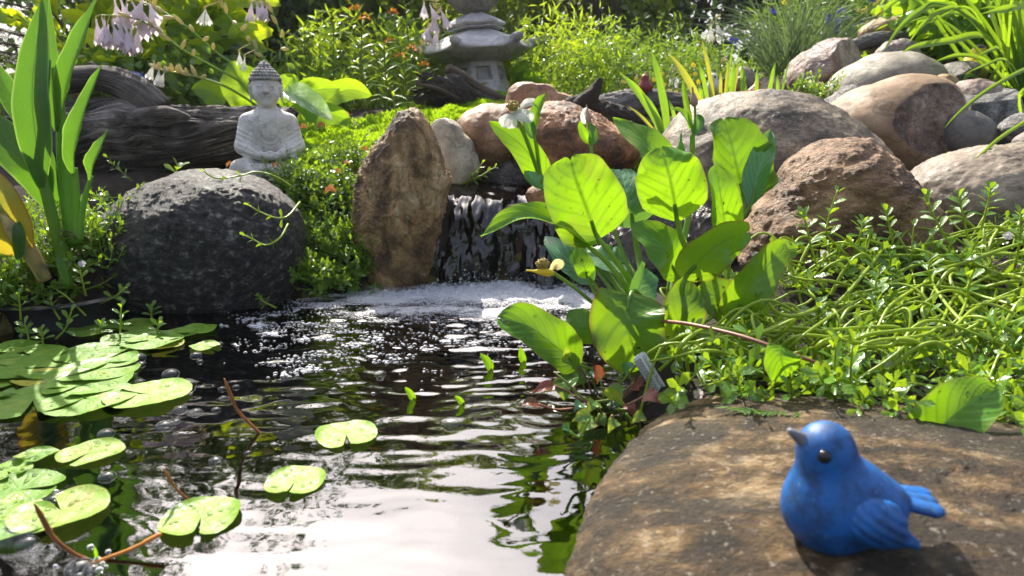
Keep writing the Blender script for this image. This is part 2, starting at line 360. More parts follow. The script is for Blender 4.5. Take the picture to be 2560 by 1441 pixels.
M['brown_craggy'] = rockmat('brown_craggy', [(0.25, (.05, .028, .017)), (0.42, (.21, .112, .05)), (0.58, (.40, .235, .115)), (0.8, (.58, .41, .25))], 10, .5, 260, 1.0, (.35, .75), (.55, 1, 1.7), (0, -.5, 0), blotch=((.11, .07, .065), .58, .7), bdist=.008)
M['tube_brown'] = rockmat('tube_brown', [(0.3, (.16, .10, .055)), (0.5, (.28, .185, .105)), (0.7, (.40, .285, .175))], 8, .2, 300, .25, (.5, .8))
M['chip_face'] = rockmat('chip_face', [(0.25, (.06, .042, .034)), (0.45, (.20, .14, .105)), (0.62, (.33, .24, .185)), (0.8, (.50, .42, .37))], 14, .45, 220, 1.0, (.35, .7), blotch=((.30, .13, .06), .6, .6), bdist=.006)
M['cobble_grey'] = rockmat('cobble_grey', [(0.3, (.075, .07, .066)), (0.5, (.13, .12, .11)), (0.75, (.20, .185, .165))], 10, .12, 300, .2, (.5, .75))
M['grey_olive'] = rockmat('grey_olive', [(0.3, (.15, .135, .105)), (0.5, (.27, .24, .19)), (0.75, (.38, .345, .28))], 9, .2, 280, .25, (.5, .8), (.8, 1, 1.6))
M['pink_granite'] = rockmat('pink_granite', [(0.3, (.14, .09, .075)), (0.5, (.30, .225, .19)), (0.65, (.42, .35, .31)), (0.8, (.58, .52, .47))], 14, .45, 260, .5)
M['grey_granite'] = rockmat('grey_granite', [(0.3, (.06, .06, .06)), (0.5, (.20, .195, .185)), (0.7, (.42, .41, .39))], 22, .7, 280, .8, blotch=((.30, .17, .09), .64, .6), bdist=.005)
M['tan_large'] = rockmat('tan_large', [(0.3, (.11, .085, .058)), (0.5, (.22, .175, .125)), (0.7, (.36, .30, .225))], 8, .4, 320, .35, (.45, .75), (.6, 1, 1.6), (0, -.25, 0))
M['slab_tan'] = rockmat('slab_tan', [(0.30, (.020, .012, .005)), (0.44, (.085, .048, .017)), (0.55, (.20, .12, .046)), (0.68, (.46, .33, .18))], 21, .45, 150, 1.0, (.42, .75), (.8, 1.3, 1), (0, 0, .5), blotch=((.026, .019, .013), .45, .88), bdist=.007, speck_cols=((.02, .017, .014), (.60, .54, .44)))
M['wet_dark'] = rockmat('wet_dark', [(0.3, (.012, .011, .012)), (0.5, (.045, .036, .032)), (0.75, (.11, .08, .06))], 16, .3, 240, .8, (.12, .35), spec=.6)
M['dark_stone'] = rockmat('dark_stone', [(0.3, (.03, .028, .027)), (0.5, (.085, .075, .07)), (0.75, (.16, .14, .125))], 16, .4, 260, .7, (.4, .7))
M['gold_stone'] = rockmat('gold_stone', [(0.3, (.18, .11, .05)), (0.5, (.36, .25, .12)), (0.75, (.48, .38, .23))], 14, .3, 240, .5)
M['mauve_stone'] = rockmat('mauve_stone', [(0.3, (.10, .08, .07)), (0.5, (.20, .165, .145)), (0.75, (.31, .265, .235))], 10, .3, 260, .4)
M['algae_stone'] = rockmat('algae_stone', [(0.3, (.05, .05, .015)), (0.5, (.17, .145, .03)), (0.75, (.30, .25, .07))], 18, .4, 200, .6, (.6, .9))
M['lantern'] = rockmat('lantern', [(0.3, (.30, .295, .30)), (0.5, (.46, .45, .455)), (0.7, (.58, .57, .57))], 8, .3, 220, .35, (.6, .85), blotch=((.15, .17, .13), .62, .5))
M['finial'] = rockmat('finial', [(0.3, (.11, .10, .095)), (0.5, (.21, .195, .19)), (0.7, (.33, .31, .30))], 12, .3, 220, .5)
M['statue'] = rockmat('statue', [(0.28, (.40, .385, .355)), (0.5, (.62, .60, .57)), (0.72, (.74, .72, .69))], 16, .3, 520, .28, (.65, .85), blotch=((.36, .33, .25), .60, .55), bdist=.0012, speck_cols=((.16, .15, .13), (.72, .7, .68)))
M['statue_hair'] = rockmat('statue_hair', [(0.28, (.16, .155, .15)), (0.5, (.34, .33, .32)), (0.72, (.52, .50, .49))], 60, .3, 520, .28, (.65, .85), bdist=.0012)
# driftwood: long grain along local X
def woodmat(name, stops, grain=(4, 60, 60), bump=0.9):
    m = NT(name); uv = m.n('ShaderNodeTexCoord').outputs['UV']; mp = m.n('ShaderNodeMapping'); m.l(uv, mp.inputs[0]); mp.inputs['Scale'].default_value = (grain[0], grain[1], 1)
    a = m.noise(mp.outputs[0], 1.0, 10, 0.78, .5); b = m.noise(m.coord('Object'), 7.0, 6, 0.6)
    c = m.ramp(a, stops); c = m.mix(m.ramp(b, [(0.50, 0.0), (0.66, .75)]), c, tuple(x * 0.5 for x in stops[1][1])); c = m.mix(m.ramp(b, [(0.34, .55), (0.48, 0.0)]), c, m.mix(.55, c, stops[-1][1]))
    return m.done(m.pbr(c, 0.75, m.bump(a, bump, 0.010), 0.3))
M['driftwood'] = woodmat('driftwood', [(0.40, (.006, .005, .004)), (0.49, (.045, .037, .031)), (0.57, (.18, .155, .135)), (0.68, (.52, .47, .42))], (2.0, 60, 1))
M['driftwood_brown'] = woodmat('driftwood_brown', [(0.32, (.025, .018, .012)), (0.5, (.11, .08, .058)), (0.75, (.30, .235, .18))], (2, 18, 1))
M['driftwood_char'] = woodmat('driftwood_char', [(0.32, (.010, .009, .008)), (0.5, (.035, .029, .025)), (0.8, (.10, .085, .07))], (3, 20, 1))
M['driftwood_grey'] = woodmat('driftwood_grey', [(0.32, (.03, .027, .026)), (0.5, (.13, .12, .115)), (0.75, (.34, .32, .31))], (2, 16, 1))
M['bark'] = plain('bark', (.07, .055, .042), .8, .5, 60, .8, .3)
M['twig'] = plain('twig', (.09, .065, .045), .7, .4, 90, .4, .3)
# leaves
M['sword_leaf'] = leafmat('sword_leaf', (.085, .25, .016), (.27, .53, .010), .25, .50, .75, spots=((.05, .045, .008), 150, .705), var=.35, lat=21, edge=(.24, .30, .03), stain=((.26, .34, .03), 16, .56))
M['sword_leaf_blue'] = leafmat('sword_leaf_blue', (.05, .18, .06), (.20, .42, .05), .16, .34, .75, var=.3, lat=24, spec=.8)
M['sword_leaf_old'] = leafmat('sword_leaf_old', (.09, .22, .02), (.27, .48, .012), .3, .5, .5, spots=((.045, .02, .008), 85, .68), var=.3, lat=17, edge=(.20, .11, .02), stain=((.15, .10, .02), 24, .66))
M['stem_green'] = leafmat('stem_green', (.16, .32, .035), (.40, .58, .04), .35, .3, 0.0, var=.3)
M['stem_olive'] = leafmat('stem_olive', (.15, .22, .03), (.34, .42, .03), .4, .25, 0.0, var=.3)
M['canna_leaf'] = leafmat('canna_leaf', (.025, .10, .02), (.15, .36, .02), .3, .45, .6, var=.3, lat=60, edge=(.35, .55, .10))
M['canna_stem'] = leafmat('canna_stem', (.13, .30, .035), (.30, .55, .05), .35, .3, 0.0, var=.2)
M['canna_yellow'] = leafmat('canna_yellow', (.38, .30, .03), (.62, .50, .03), .4, .45, .4, var=.3, lat=60, edge=(.30, .09, .02), stain=((.30, .34, .03), 14, .45))
M['dry_stem'] = leafmat('dry_stem', (.38, .30, .12), (.40, .30, .08), .6, .2, .6, var=.3, lat=3, stain=((.14, .09, .05), 40, .5))
M['bacopa'] = leafmat('bacopa', (.09, .24, .02), (.32, .54, .02), .2, .40, .15, var=.8, lat=8, spec=.85)
M['bacopa_stem'] = leafmat('bacopa_stem', (.28, .42, .025), (.50, .64, .03), .35, .25, 0.0, var=.35)
M['petal_lilac'] = leafmat('petal_lilac', (.76, .70, .77), (.84, .76, .80), .5, .5, .1, var=.1)
M['petal_white'] = leafmat('petal_white', (.86, .86, .83), (.90, .90, .84), .5, .6, .1, var=.05)
M['petal_cream'] = leafmat('petal_cream', (.62, .60, .36), (.72, .66, .30), .5, .5, .1, var=.2)
M['bud_pink'] = leafmat('bud_pink', (.40, .28, .24), (.50, .34, .22), .5, .3, .2, var=.2)
M['petal_orange'] = leafmat('petal_orange', (.75, .24, .03), (.80, .30, .03), .5, .4, .1, var=.3)
M['petal_yellow'] = leafmat('petal_yellow', (.78, .66, .05), (.82, .70, .05), .5, .4, .1, var=.2)
M['petal_blue'] = leafmat('petal_blue', (.05, .06, .62), (.07, .08, .75), .5, .4, .1, var=.4)
M['stamen'] = plain('stamen', (.34, .25, .05), .6, .6, 900, .4)
M['hosta'] = leafmat('hosta', (.10, .26, .02), (.42, .68, .02), .35, .5, .7, var=.4, lat=20)
M['hosta_pale'] = leafmat('hosta_pale', (.20, .36, .13), (.34, .54, .14), .3, .4, .8, var=.2, lat=22, stain=((.55, .65, .40), 45, .5))
M['shrub_lime'] = leafmat('shrub_lime', (.14, .30, .015), (.62, .82, .012), .35, .58, .3, var=.6, lat=16)
M['shrub_dark'] = leafmat('shrub_dark', (.045, .10, .03), (.12, .25, .03), .35, .3, .1, var=.8, lat=8)
M['hedge_dark'] = leafmat('hedge_dark', (.05, .10, .04), (.09, .19, .04), .45, .3, .1, var=.7, lat=8)
M['tree_mid'] = leafmat('tree_mid', (.10, .18, .03), (.36, .52, .03), .4, .42, .1, var=.8, lat=8)
M['milkweed'] = leafmat('milkweed', (.13, .29, .025), (.52, .74, .03), .35, .45, .4, var=.5, lat=6)
M['grass_blue'] = leafmat('grass_blue', (.09, .15, .075), (.17, .28, .09), .45, .35, .0, var=.5)
M['daylily'] = leafmat('daylily', (.09, .23, .02), (.34, .58, .02), .3, .42, .35, var=.5, lat=2)
M['iris'] = leafmat('iris', (.09, .26, .03), (.34, .62, .03), .35, .45, .25, var=.5, lat=2)
M['iris_yellow'] = leafmat('iris_yellow', (.30, .36, .05), (.58, .62, .05), .35, .45, .25, var=.4, lat=2)
M['spruce'] = leafmat('spruce', (.018, .05, .022), (.03, .07, .02), .5, .15, .0, var=.7)
M['moss'] = leafmat('moss', (.20, .44, .015), (.50, .82, .02), .6, .5, .0, var=.7)
M['herb'] = leafmat('herb', (.08, .19, .03), (.24, .44, .03), .4, .4, .1, var=.8, lat=6)
M['fallen'] = leafmat('fallen', (.52, .20, .06), (.62, .26, .05), .6, .35, .4, var=.5, lat=12)
M['heartleaf'] = leafmat('heartleaf', (.09, .22, .03), (.34, .50, .03), .25, .45, .5, var=.5, lat=14, edge=(.36, .16, .05), stain=((.45, .36, .05), 40, .56))
M['heart_red'] = leafmat('heart_red', (.24, .07, .05), (.36, .10, .04), .3, .4, .4, var=.4, lat=14, stain=((.10, .16, .03), 50, .55))
M['red_stem'] = plain('red_stem', (.22, .085, .045), .45, .35, 60, .2)
M['bud_stem'] = plain('bud_stem', (.33, .12, .03), .4, .35, 60, .2)
M['bud_stem_orange'] = plain('bud_stem_orange', (.52, .20, .03), .4, .3, 60, .2)
# lily pad: bumpy, pale spots of wet gloss, sometimes yellow stains
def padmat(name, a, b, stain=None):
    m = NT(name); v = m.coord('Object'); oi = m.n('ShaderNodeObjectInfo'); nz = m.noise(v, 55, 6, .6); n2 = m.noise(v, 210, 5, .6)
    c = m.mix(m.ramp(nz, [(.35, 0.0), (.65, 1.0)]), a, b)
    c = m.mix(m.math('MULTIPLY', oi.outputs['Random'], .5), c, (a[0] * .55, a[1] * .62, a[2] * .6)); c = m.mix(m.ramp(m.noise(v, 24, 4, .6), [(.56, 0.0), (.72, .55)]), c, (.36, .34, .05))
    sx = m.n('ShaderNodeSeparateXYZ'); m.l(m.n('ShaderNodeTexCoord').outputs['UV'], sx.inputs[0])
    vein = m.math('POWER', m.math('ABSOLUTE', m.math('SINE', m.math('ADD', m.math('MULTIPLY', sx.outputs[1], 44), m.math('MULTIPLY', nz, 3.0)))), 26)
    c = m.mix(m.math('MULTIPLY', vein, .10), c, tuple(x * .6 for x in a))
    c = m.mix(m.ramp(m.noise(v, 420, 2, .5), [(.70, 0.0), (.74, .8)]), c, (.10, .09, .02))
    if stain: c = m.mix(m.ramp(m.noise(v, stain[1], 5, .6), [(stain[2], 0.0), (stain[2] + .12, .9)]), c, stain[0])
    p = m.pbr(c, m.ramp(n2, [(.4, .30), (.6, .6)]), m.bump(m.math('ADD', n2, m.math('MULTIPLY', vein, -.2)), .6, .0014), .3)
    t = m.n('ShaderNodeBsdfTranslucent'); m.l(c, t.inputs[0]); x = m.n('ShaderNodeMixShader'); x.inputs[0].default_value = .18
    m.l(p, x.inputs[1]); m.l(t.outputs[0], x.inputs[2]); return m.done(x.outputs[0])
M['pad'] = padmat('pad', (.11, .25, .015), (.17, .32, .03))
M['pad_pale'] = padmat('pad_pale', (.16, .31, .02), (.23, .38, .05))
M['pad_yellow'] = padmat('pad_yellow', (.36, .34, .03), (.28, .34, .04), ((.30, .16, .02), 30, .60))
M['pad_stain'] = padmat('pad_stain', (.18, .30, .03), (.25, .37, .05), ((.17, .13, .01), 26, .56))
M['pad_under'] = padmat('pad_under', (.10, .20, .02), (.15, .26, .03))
# water
def watermat(name, tint, ior=1.5, bscale=90, bstr=.25, rough=.015, foam=None):
    m = NT(name); v = m.coord('Object'); nz = m.noise(v, bscale, 4, .55, .4); nb = m.bump(nz, bstr, .004)
    fr = m.n('ShaderNodeFresnel'); fr.inputs[0].default_value = ior; m.l(nb, fr.inputs[1])
    g = m.n('ShaderNodeBsdfGlossy'); g.inputs['Roughness'].default_value = rough; m.l(nb, g.inputs['Normal'])
    t = m.n('ShaderNodeBsdfTransparent'); t.inputs[0].default_value = (*tint, 1)
    x = m.n('ShaderNodeMixShader'); m.l(fr.outputs[0], x.inputs[0]); m.l(t.outputs[0], x.inputs[1]); m.l(g.outputs[0], x.inputs[2])
    sh = x.outputs[0]
    if foam:
        f = m.noise(m.coord('Object', foam[0]), foam[1], 6, .65, .6); d = m.pbr((.80, .83, .88), .5, None, .4)
        y = m.n('ShaderNodeMixShader'); m.l(m.ramp(f, [(foam[2], 0.0), (foam[2] + .12, foam[3])]), y.inputs[0]); m.l(sh, y.inputs[1]); m.l(d, y.inputs[2]); sh = y.outputs[0]
    return m.done(sh)
M['pond'] = watermat('pond', (.38, .36, .22), 2.7, 60, .02)
M['stream'] = watermat('stream', (.5, .46, .36), 1.6, 70, .5, .04)
M['cascade'] = watermat('cascade', (.34, .34, .38), 1.75, 24, .22, .02, ((7, 7, 1.3), 9, .70, .55))
def bubmat():                                        # thin film: clear, more gloss toward the rim, rim highlight painted in white
    m = NT('bubble'); lw = m.n('ShaderNodeLayerWeight'); lw.inputs[0].default_value = .5; g = m.n('ShaderNodeBsdfGlossy'); g.inputs['Roughness'].default_value = .03; t = m.n('ShaderNodeBsdfTransparent'); t.inputs[0].default_value = (.97, .98, .99, 1)
    x = m.n('ShaderNodeMixShader'); m.l(m.ramp(lw.outputs['Facing'], [(0.0, .06), (.6, .12), (.95, .5)]), x.inputs[0]); m.l(t.outputs[0], x.inputs[1]); m.l(g.outputs[0], x.inputs[2])
    d = m.n('ShaderNodeBsdfTranslucent'); d.inputs[0].default_value = (.95, .96, 1, 1); y = m.n('ShaderNodeMixShader'); m.l(m.ramp(lw.outputs['Facing'], [(.62, 0.0), (.95, .45)]), y.inputs[0]); m.l(x.outputs[0], y.inputs[1]); m.l(d.outputs[0], y.inputs[2]); return m.done(y.outputs[0])
M['bubble'] = bubmat()
M['droplet'] = watermat('droplet', (.85, .9, .8), 1.45, 40, .02)
def foammat():
    m = NT('foam'); fr = m.n('ShaderNodeLayerWeight'); fr.inputs[0].default_value = .35
    t = m.n('ShaderNodeBsdfTransparent'); t.inputs[0].default_value = (.9, .92, .95, 1); d = m.pbr((.90, .91, .94), .2, None, .8)
    x = m.n('ShaderNodeMixShader'); m.l(m.ramp(fr.outputs['Facing'], [(.2, .20), (.8, .92)]), x.inputs[0]); m.l(t.outputs[0], x.inputs[1]); m.l(d, x.inputs[2]); return m.done(x.outputs[0])
M['foam'] = foammat()
def frothmat():                                      # sheet of froth, density in the tint attribute
    m = NT('froth'); at = m.n('ShaderNodeAttribute', attribute_name='tint'); v = m.coord('Object'); vo = m.n('ShaderNodeTexVoronoi'); m.l(v, vo.inputs['Vector']); vo.inputs['Scale'].default_value = 330
    nz = m.noise(v, 90, 5, .65); k = m.math('ADD', m.math('MULTIPLY', vo.outputs['Distance'], .55), m.math('MULTIPLY', nz, .9)); f = m.math('MULTIPLY', m.math('SUBTRACT', m.math('ADD', k, m.math('MULTIPLY', at.outputs['Fac'], 1.3)), 1.15), 2.0); f = m.math('MINIMUM', m.math('MAXIMUM', f, 0.0), .88)
    d = m.pbr((.86, .88, .92), .35, m.bump(vo.outputs['Distance'], .8, .002), .6); tr = m.n('ShaderNodeBsdfTranslucent'); tr.inputs[0].default_value = (.9, .92, .95, 1); w_ = m.n('ShaderNodeMixShader'); w_.inputs[0].default_value = .35; m.l(d, w_.inputs[1]); m.l(tr.outputs[0], w_.inputs[2])
    t = m.n('ShaderNodeBsdfTransparent'); x = m.n('ShaderNodeMixShader'); m.l(f, x.inputs[0]); m.l(t.outputs[0], x.inputs[1]); m.l(w_.outputs[0], x.inputs[2]); return m.done(x.outputs[0])
M['froth'] = frothmat()
M['soil'] = plain('soil', (.028, .022, .017), .9, .6, 70, 1.0, .2)
M['bed'] = plain('bed', (.05, .045, .015), .9, .6, 30, .8, .2, stops=[(.3, (.012, .012, .006)), (.5, (.06, .052, .016)), (.75, (.15, .12, .035))])
M['black_plastic'] = plain('black_plastic', (.015, .015, .017), .35, .3, 80, .1)
M['mulch'] = plain('mulch', (.10, .065, .04), .85, .6, 120, .8, .2)
# painted figurines
def paint(name, base, dirt, scr, rough=.42):
    m = NT(name); v = m.coord('Object'); a = m.noise(v, 75, 7, .7); b = m.noise(v, 230, 6, .75)
    c = m.mix(m.ramp(a, [(.42, .0), (.62, .85)]), base, dirt); c = m.mix(m.ramp(b, [(.60, 0.0), (.70, .75)]), c, scr)
    return m.done(m.pbr(c, m.ramp(a, [(.3, rough - .08), (.7, rough + .2)]), m.bump(b, .3, .0015), .5))
M['blue_paint'] = paint('blue_paint', (.003, .105, .37), (.003, .035, .11), (.14, .28, .50))
M['beak'] = paint('beak', (.20, .21, .24), (.12, .12, .14), (.4, .4, .42))
M['black_gloss'] = plain('black_gloss', (.012, .011, .012), .18, .2, 60, .02)
M['red_paint'] = paint('red_paint', (.30, .04, .05), (.14, .02, .03), (.5, .2, .2))
M['white_paint'] = paint('white_paint', (.62, .60, .58), (.4, .38, .36), (.75, .74, .72))
M['rust_paint'] = paint('rust_paint', (.50, .17, .05), (.25, .08, .03), (.6, .3, .15))
M['brown_paint'] = paint('brown_paint', (.22, .11, .05), (.12, .06, .03), (.4, .3, .2))
M['yellow_paint'] = paint('yellow_paint', (.72, .50, .02), (.50, .30, .02), (.3, .2, .05))
M['blue_glaze'] = paint('blue_glaze', (.04, .08, .38), (.02, .03, .16), (.3, .35, .7), .15)
M['tag_white'] = plain('tag_white', (.66, .68, .66), .5, .15, 90, .1)
M['ink'] = plain('ink', (.01, .01, .012), .6, .1, 50, 0)
# ------------------------------------------------------------------ terrain
SHORE = [tuple(W(px, py)[:2]) for px, py in [(-900, 930), (-300, 880), (0, 845), (130, 815), (300, 785), (500, 770), (700, 755), (830, 748), (930, 730), (1060, 722), (1250, 715), (1420, 718), (1500, 745), (1560, 800), (1600, 880), (1560, 960), (1520, 1010), (1600, 1060)]]
SHORE += [(.30, .45), (.33, .30), (.30, -.5), (-1.6, -.5), (-1.6, .75)]
SH = np.array(SHORE)
def shore_sd(x, y):                                  # distance to the shoreline, positive on land
    p = np.stack([x, y], -1); d = np.full(x.shape, 1e9); ins = np.zeros(x.shape, bool); n = len(SH)
    for i in range(n):
        a, b = SH[i], SH[(i + 1) % n]; ba = b - a; pa = p - a
        h = np.clip((pa @ ba) / (ba @ ba), 0, 1); d = np.minimum(d, np.sqrt(((pa - h[..., None] * ba) ** 2).sum(-1)))
        c = ((a[1] > y) != (b[1] > y)) & (x < (b[0] - a[0]) * (y - a[1]) / (b[1] - a[1] + 1e-12) + a[0]); ins ^= c
    return np.where(ins, -d, d)
CTRL = [(0, 650, 1.08), (200, 610, 1.15), (-300, 640, 1.1), (60, 770, 1.02), (330, 560, 1.35), (500, 450, 1.45), (680, 434, 1.5), (780, 432, 1.5), (850, 395, 1.6), (950, 345, 1.85),
        (1080, 285, 2.15), (1150, 258, 2.3), (1000, 275, 2.4), (1200, 238, 2.6), (300, 430, 1.65), (100, 400, 1.8), (-300, 380, 1.9), (400, 290, 2.1), (600, 270, 2.2), (800, 300, 2.1),
        (850, 480, 1.46), (850, 600, 1.34), (860, 735, 1.24), (780, 700, 1.24), (1300, 500, 1.45), (1300, 480, 1.6), (1100, 480, 1.45), (1450, 420, 1.62), (1350, 330, 1.8),
        (1600, 320, 1.75), (1700, 290, 1.95), (1850, 300, 1.75), (2000, 245, 1.85), (2120, 250, 1.8), (2250, 215, 2.0), (1700, 245, 2.4), (1500, 262, 2.4), (1400, 285, 2.2),
        (1960, 200, 2.35), (2100, 175, 2.4), (2250, 110, 2.5), (2450, 110, 2.4), (2530, 230, 1.9), (2700, 200, 2.0), (2530, 330, 1.6), (2440, 400, 1.45), (2300, 450, 1.45), (2600, 500, 1.35),
        (2100, 450, 1.4), (1800, 560, 1.4), (1650, 560, 1.35), (1500, 520, 1.4), (1700, 740, 1.1), (1600, 800, 1.0), (1900, 690, 1.02), (2100, 690, 1.0), (2350, 660, 1.02), (2600, 620, 1.05),
        (2600, 860, .8), (2300, 870, .8), (2000, 870, .8), (1750, 900, .78), (1700, 1010, .66), (2000, 1040, .61), (2300, 1070, .6), (2600, 1100, .58), (2900, 1000, .6),
        (1200, 215, 3.6), (1700, 225, 3.4), (2200, 120, 3.4), (2700, 60, 3.2), (600, 225, 3.6), (0, 240, 3.4), (-500, 260, 3.2), (1300, 205, 6), (300, 205, 6), (2400, 130, 6), (3000, 120, 6), (-1200, 220, 6)]
CT = np.array([list(P(*c)) for c in CTRL] + [[.7, .2, -.05], [.4, -.3, -.05], [1.6, .3, .1], [-2.2, .6, .1], [-2.2, -.4, .1], [-1.8, 1.2, .12]])
def land_h(x, y):
    num = np.zeros(x.shape); den = np.zeros(x.shape)
    for cx, cy, cz in CT:
        wg = 1.0 / (((x - cx) ** 2 + (y - cy) ** 2) + 0.0016) ** 2; num += wg * cz; den += wg
    return num / den
def ground(x, y):
    x, y = np.atleast_1d(np.asarray(x, float)), np.atleast_1d(np.asarray(y, float))
    s = shore_sd(x, y); t = np.clip((s + .035) / .06, 0, 1); t = t * t * (3 - 2 * t)
    z = land_h(x, y) * t + (-.16 - .10 * np.clip(-s / .25, 0, 1)) * (1 - t)
    return z + .010 * fbm(np.stack([x * 9, y * 9, x * 0], -1), 4) * (.3 + .7 * t)
_gx, _gy = np.linspace(-3.0, 3.4, 641), np.linspace(.2, 6.2, 601)
_GG = ground(*np.meshgrid(_gx, _gy, indexing='ij'))
def gz(x, y):
    u = min(max((x + 3.0) / .01, 0), 638.999); v = min(max((y - .2) / .01, 0), 598.999); i, j = int(u), int(v); a, b = u - i, v - j
    return float((_GG[i, j] * (1 - a) + _GG[i + 1, j] * a) * (1 - b) + (_GG[i, j + 1] * (1 - a) + _GG[i + 1, j + 1] * a) * b)
def grid_mesh(name, xs, ys, zf, mat, mats2=None):
    X, Y = np.meshgrid(xs, ys, indexing='ij'); Z = zf(X, Y); n, m = X.shape
    V = np.stack([X, Y, Z], -1).reshape(-1, 3); i, j = np.meshgrid(np.arange(n - 1), np.arange(m - 1), indexing='ij')
    Q = np.stack([i * m + j, (i + 1) * m + j, (i + 1) * m + j + 1, i * m + j + 1], -1).reshape(-1, 4)
    me = mesh_arrays(name, V, Q, [4] * len(Q)); o = link(name, me, mat); return o, V, Q, me
xs = np.concatenate([np.linspace(-40, -2.6, 16), np.linspace(-2.5, 2.5, 251), np.linspace(2.6, 40, 16)])
ys = np.concatenate([np.linspace(-20, -.7, 9), np.linspace(-.6, 3.4, 201), np.linspace(3.5, 8, 24), np.linspace(9, 60, 12)])
grd, V, Q, me = grid_mesh('garden_ground', xs, ys, ground, [M['soil'], M['bed']])
cz = V[Q].mean(1)[:, 2]; me.polygons.foreach_set('material_index', (cz < -.005).astype(np.int32)); tag(grd, kind='structure')
# ------------------------------------------------------------------ pond water
FALL = np.array(P(1270, 720, 1.28))
def wave(X, Y):
    dx, dy = X - FALL[0], Y - (FALL[1] - .02); r = np.sqrt(dx * dx + dy * dy) + .02
    near = np.exp(-(np.clip(r - .10, 0, 9) / .26) ** 1.4)
    a = np.sqrt(np.clip(1 - (r - .2) / 1.2, .05, 1))
    P3 = lambda s, q=0.0: np.stack([X * s, Y * s, X * 0 + q], -1)
    wob = .05 * fbm(P3(6, 3.1), 3)
    mid = np.exp(-(np.clip(r - .25, 0, 9) / .40) ** 2)
    z = .00030 * mid * np.sin((r + wob) * 2 * math.pi / .030)
    z += (.00006 + .0022 * mid) * fbm(np.stack([X * 11, Y * 33, X * 0 + 7.7], -1), 2, .35)
    z += .0036 * near * fbm(np.stack([X * 34, Y * 76, X * 0 + 1.2], -1), 2, .4)
    z += .0010 * (1 - .5 * mid) * fbm(np.stack([X * 5 + Y * 2, Y * 10, X * 0 + 2.2], -1), 2, .35)
    z += .00004 * fbm(np.stack([X * 20 + Y * 8, Y * 44, X * 0 + 5.2], -1), 2)
    return z + .004 * np.exp(-(r / .12) ** 2)
pond, _, _, pm = grid_mesh('pond_water', np.arange(-1.5, .62, .0042), np.concatenate([np.linspace(-.5, .3, 12), np.arange(.31, 1.42, .0036)]), wave, M['pond']); tag(pond, kind='structure')
# ------------------------------------------------------------------ stones
def stone(name, label, outline, Y, depth, mat, n=40, amp=.035, freq=2.2, rough=.0, seed=0, cuts=(), group=None, flat_z=None, pn=2.0, sig=5.0, cat='stone', chip=None, strata=0.0, ext=1.0):
    if flat_z is None: pts = np.array([list(P(px, py, Y)) for px, py in outline]); ab = pts[:, [0, 2]]
    else: pts = np.array([list(W(px, py, flat_z)) if not isinstance(py, str) else None for px, py in outline]); ab = pts[:, [0, 1]]
    c2 = (ab.max(0) + ab.min(0)) / 2; q = ab - c2; th = np.arctan2(q[:, 1], q[:, 0]); rr = np.hypot(q[:, 0], q[:, 1]); o = np.argsort(th)
    g = np.linspace(-math.pi, math.pi, 721)[:-1]; rad = np.interp(g, th[o], rr[o], period=2 * math.pi)
    k = np.exp(-.5 * (np.arange(-40, 41) * .5 / sig) ** 2); k /= k.sum(); rad = np.convolve(np.concatenate([rad[-40:], rad, rad[:40]]), k, 'valid')
    d, F = csphere(n); u, v, t = (d[:, 0], d[:, 2], d[:, 1]) if flat_z is None else (d[:, 0], d[:, 1], d[:, 2])
    rho = np.hypot(u, v); sc = (rho ** pn + np.abs(t) ** pn) ** (-1 / pn)
    Rr = np.interp(np.arctan2(v, u), g, rad, period=2 * math.pi); size = rad.mean()
    a, b, e = u * sc * Rr, v * sc * Rr, t * sc * depth
    p = np.stack([a, e, b], -1) if flat_z is None else np.stack([a, b, e], -1)
    off = seed * 3.71 + 1.3; nd = fbm(p / size * freq + off, 4) * amp * size
    if rough: nd = nd + (np.abs(fbm(p / size * freq * 4.5 + off, 5, .6)) - .35) * rough * size
    if strata: nd = nd + strata * size * perlin(np.stack([p[:, 0] / size * 1.6 + p[:, 2] / size * 3.5 + off, p[:, 1] / size * 1.5, p[:, 2] / size * 9 - p[:, 0] / size * 4], -1))
    dirn = p / (np.linalg.norm(p, axis=1)[:, None] + 1e-9); p = p + dirn * nd[:, None]
    for nx, ny, nz, dd in cuts:
        nn = np.array([nx, ny, nz], float); nn /= np.linalg.norm(nn); s_ = p @ nn - dd * size; p = p - nn[None] * (np.clip(s_, 0, None) * .9)[:, None]
    cm = np.zeros(len(F), np.int32)
    if chip:
        cpx, cpy, rx_, nn, dd = chip; nn = np.array(nn, float); nn /= np.linalg.norm(nn); s_ = p @ nn - dd * size; hit = s_ > 0
        ph = fbm(p / size * 9 + 4, 4) * .022 * size; p = p - nn[None] * (np.where(hit, s_ - ph, 0))[:, None]; cm = hit[F].all(1).astype(np.int32)
    me = mesh_arrays(name, p, F, [4] * len(F)); ob = link(name, me, mat); me.polygons.foreach_set('material_index', cm)
    if flat_z is None: ob.location = (c2[0], Y, c2[1])
    else: ob.location = (c2[0], c2[1], flat_z)
    return tag(ob, label, cat, group)
G = 'stones heaped round the waterfall'
stone('boulder', 'dark grey speckled granite boulder at the pond edge with creeper over its top', [(248, 600), (268, 545), (325, 490), (395, 452), (470, 430), (560, 436), (640, 452), (705, 482), (745, 540), (760, 620), (750, 700), (720, 770), (620, 810), (500, 830), (370, 815), (295, 760), (255, 680)], 1.235, .15, M['granite_dark'], 90, .04, 1.8, .014, 1, cat='boulder')
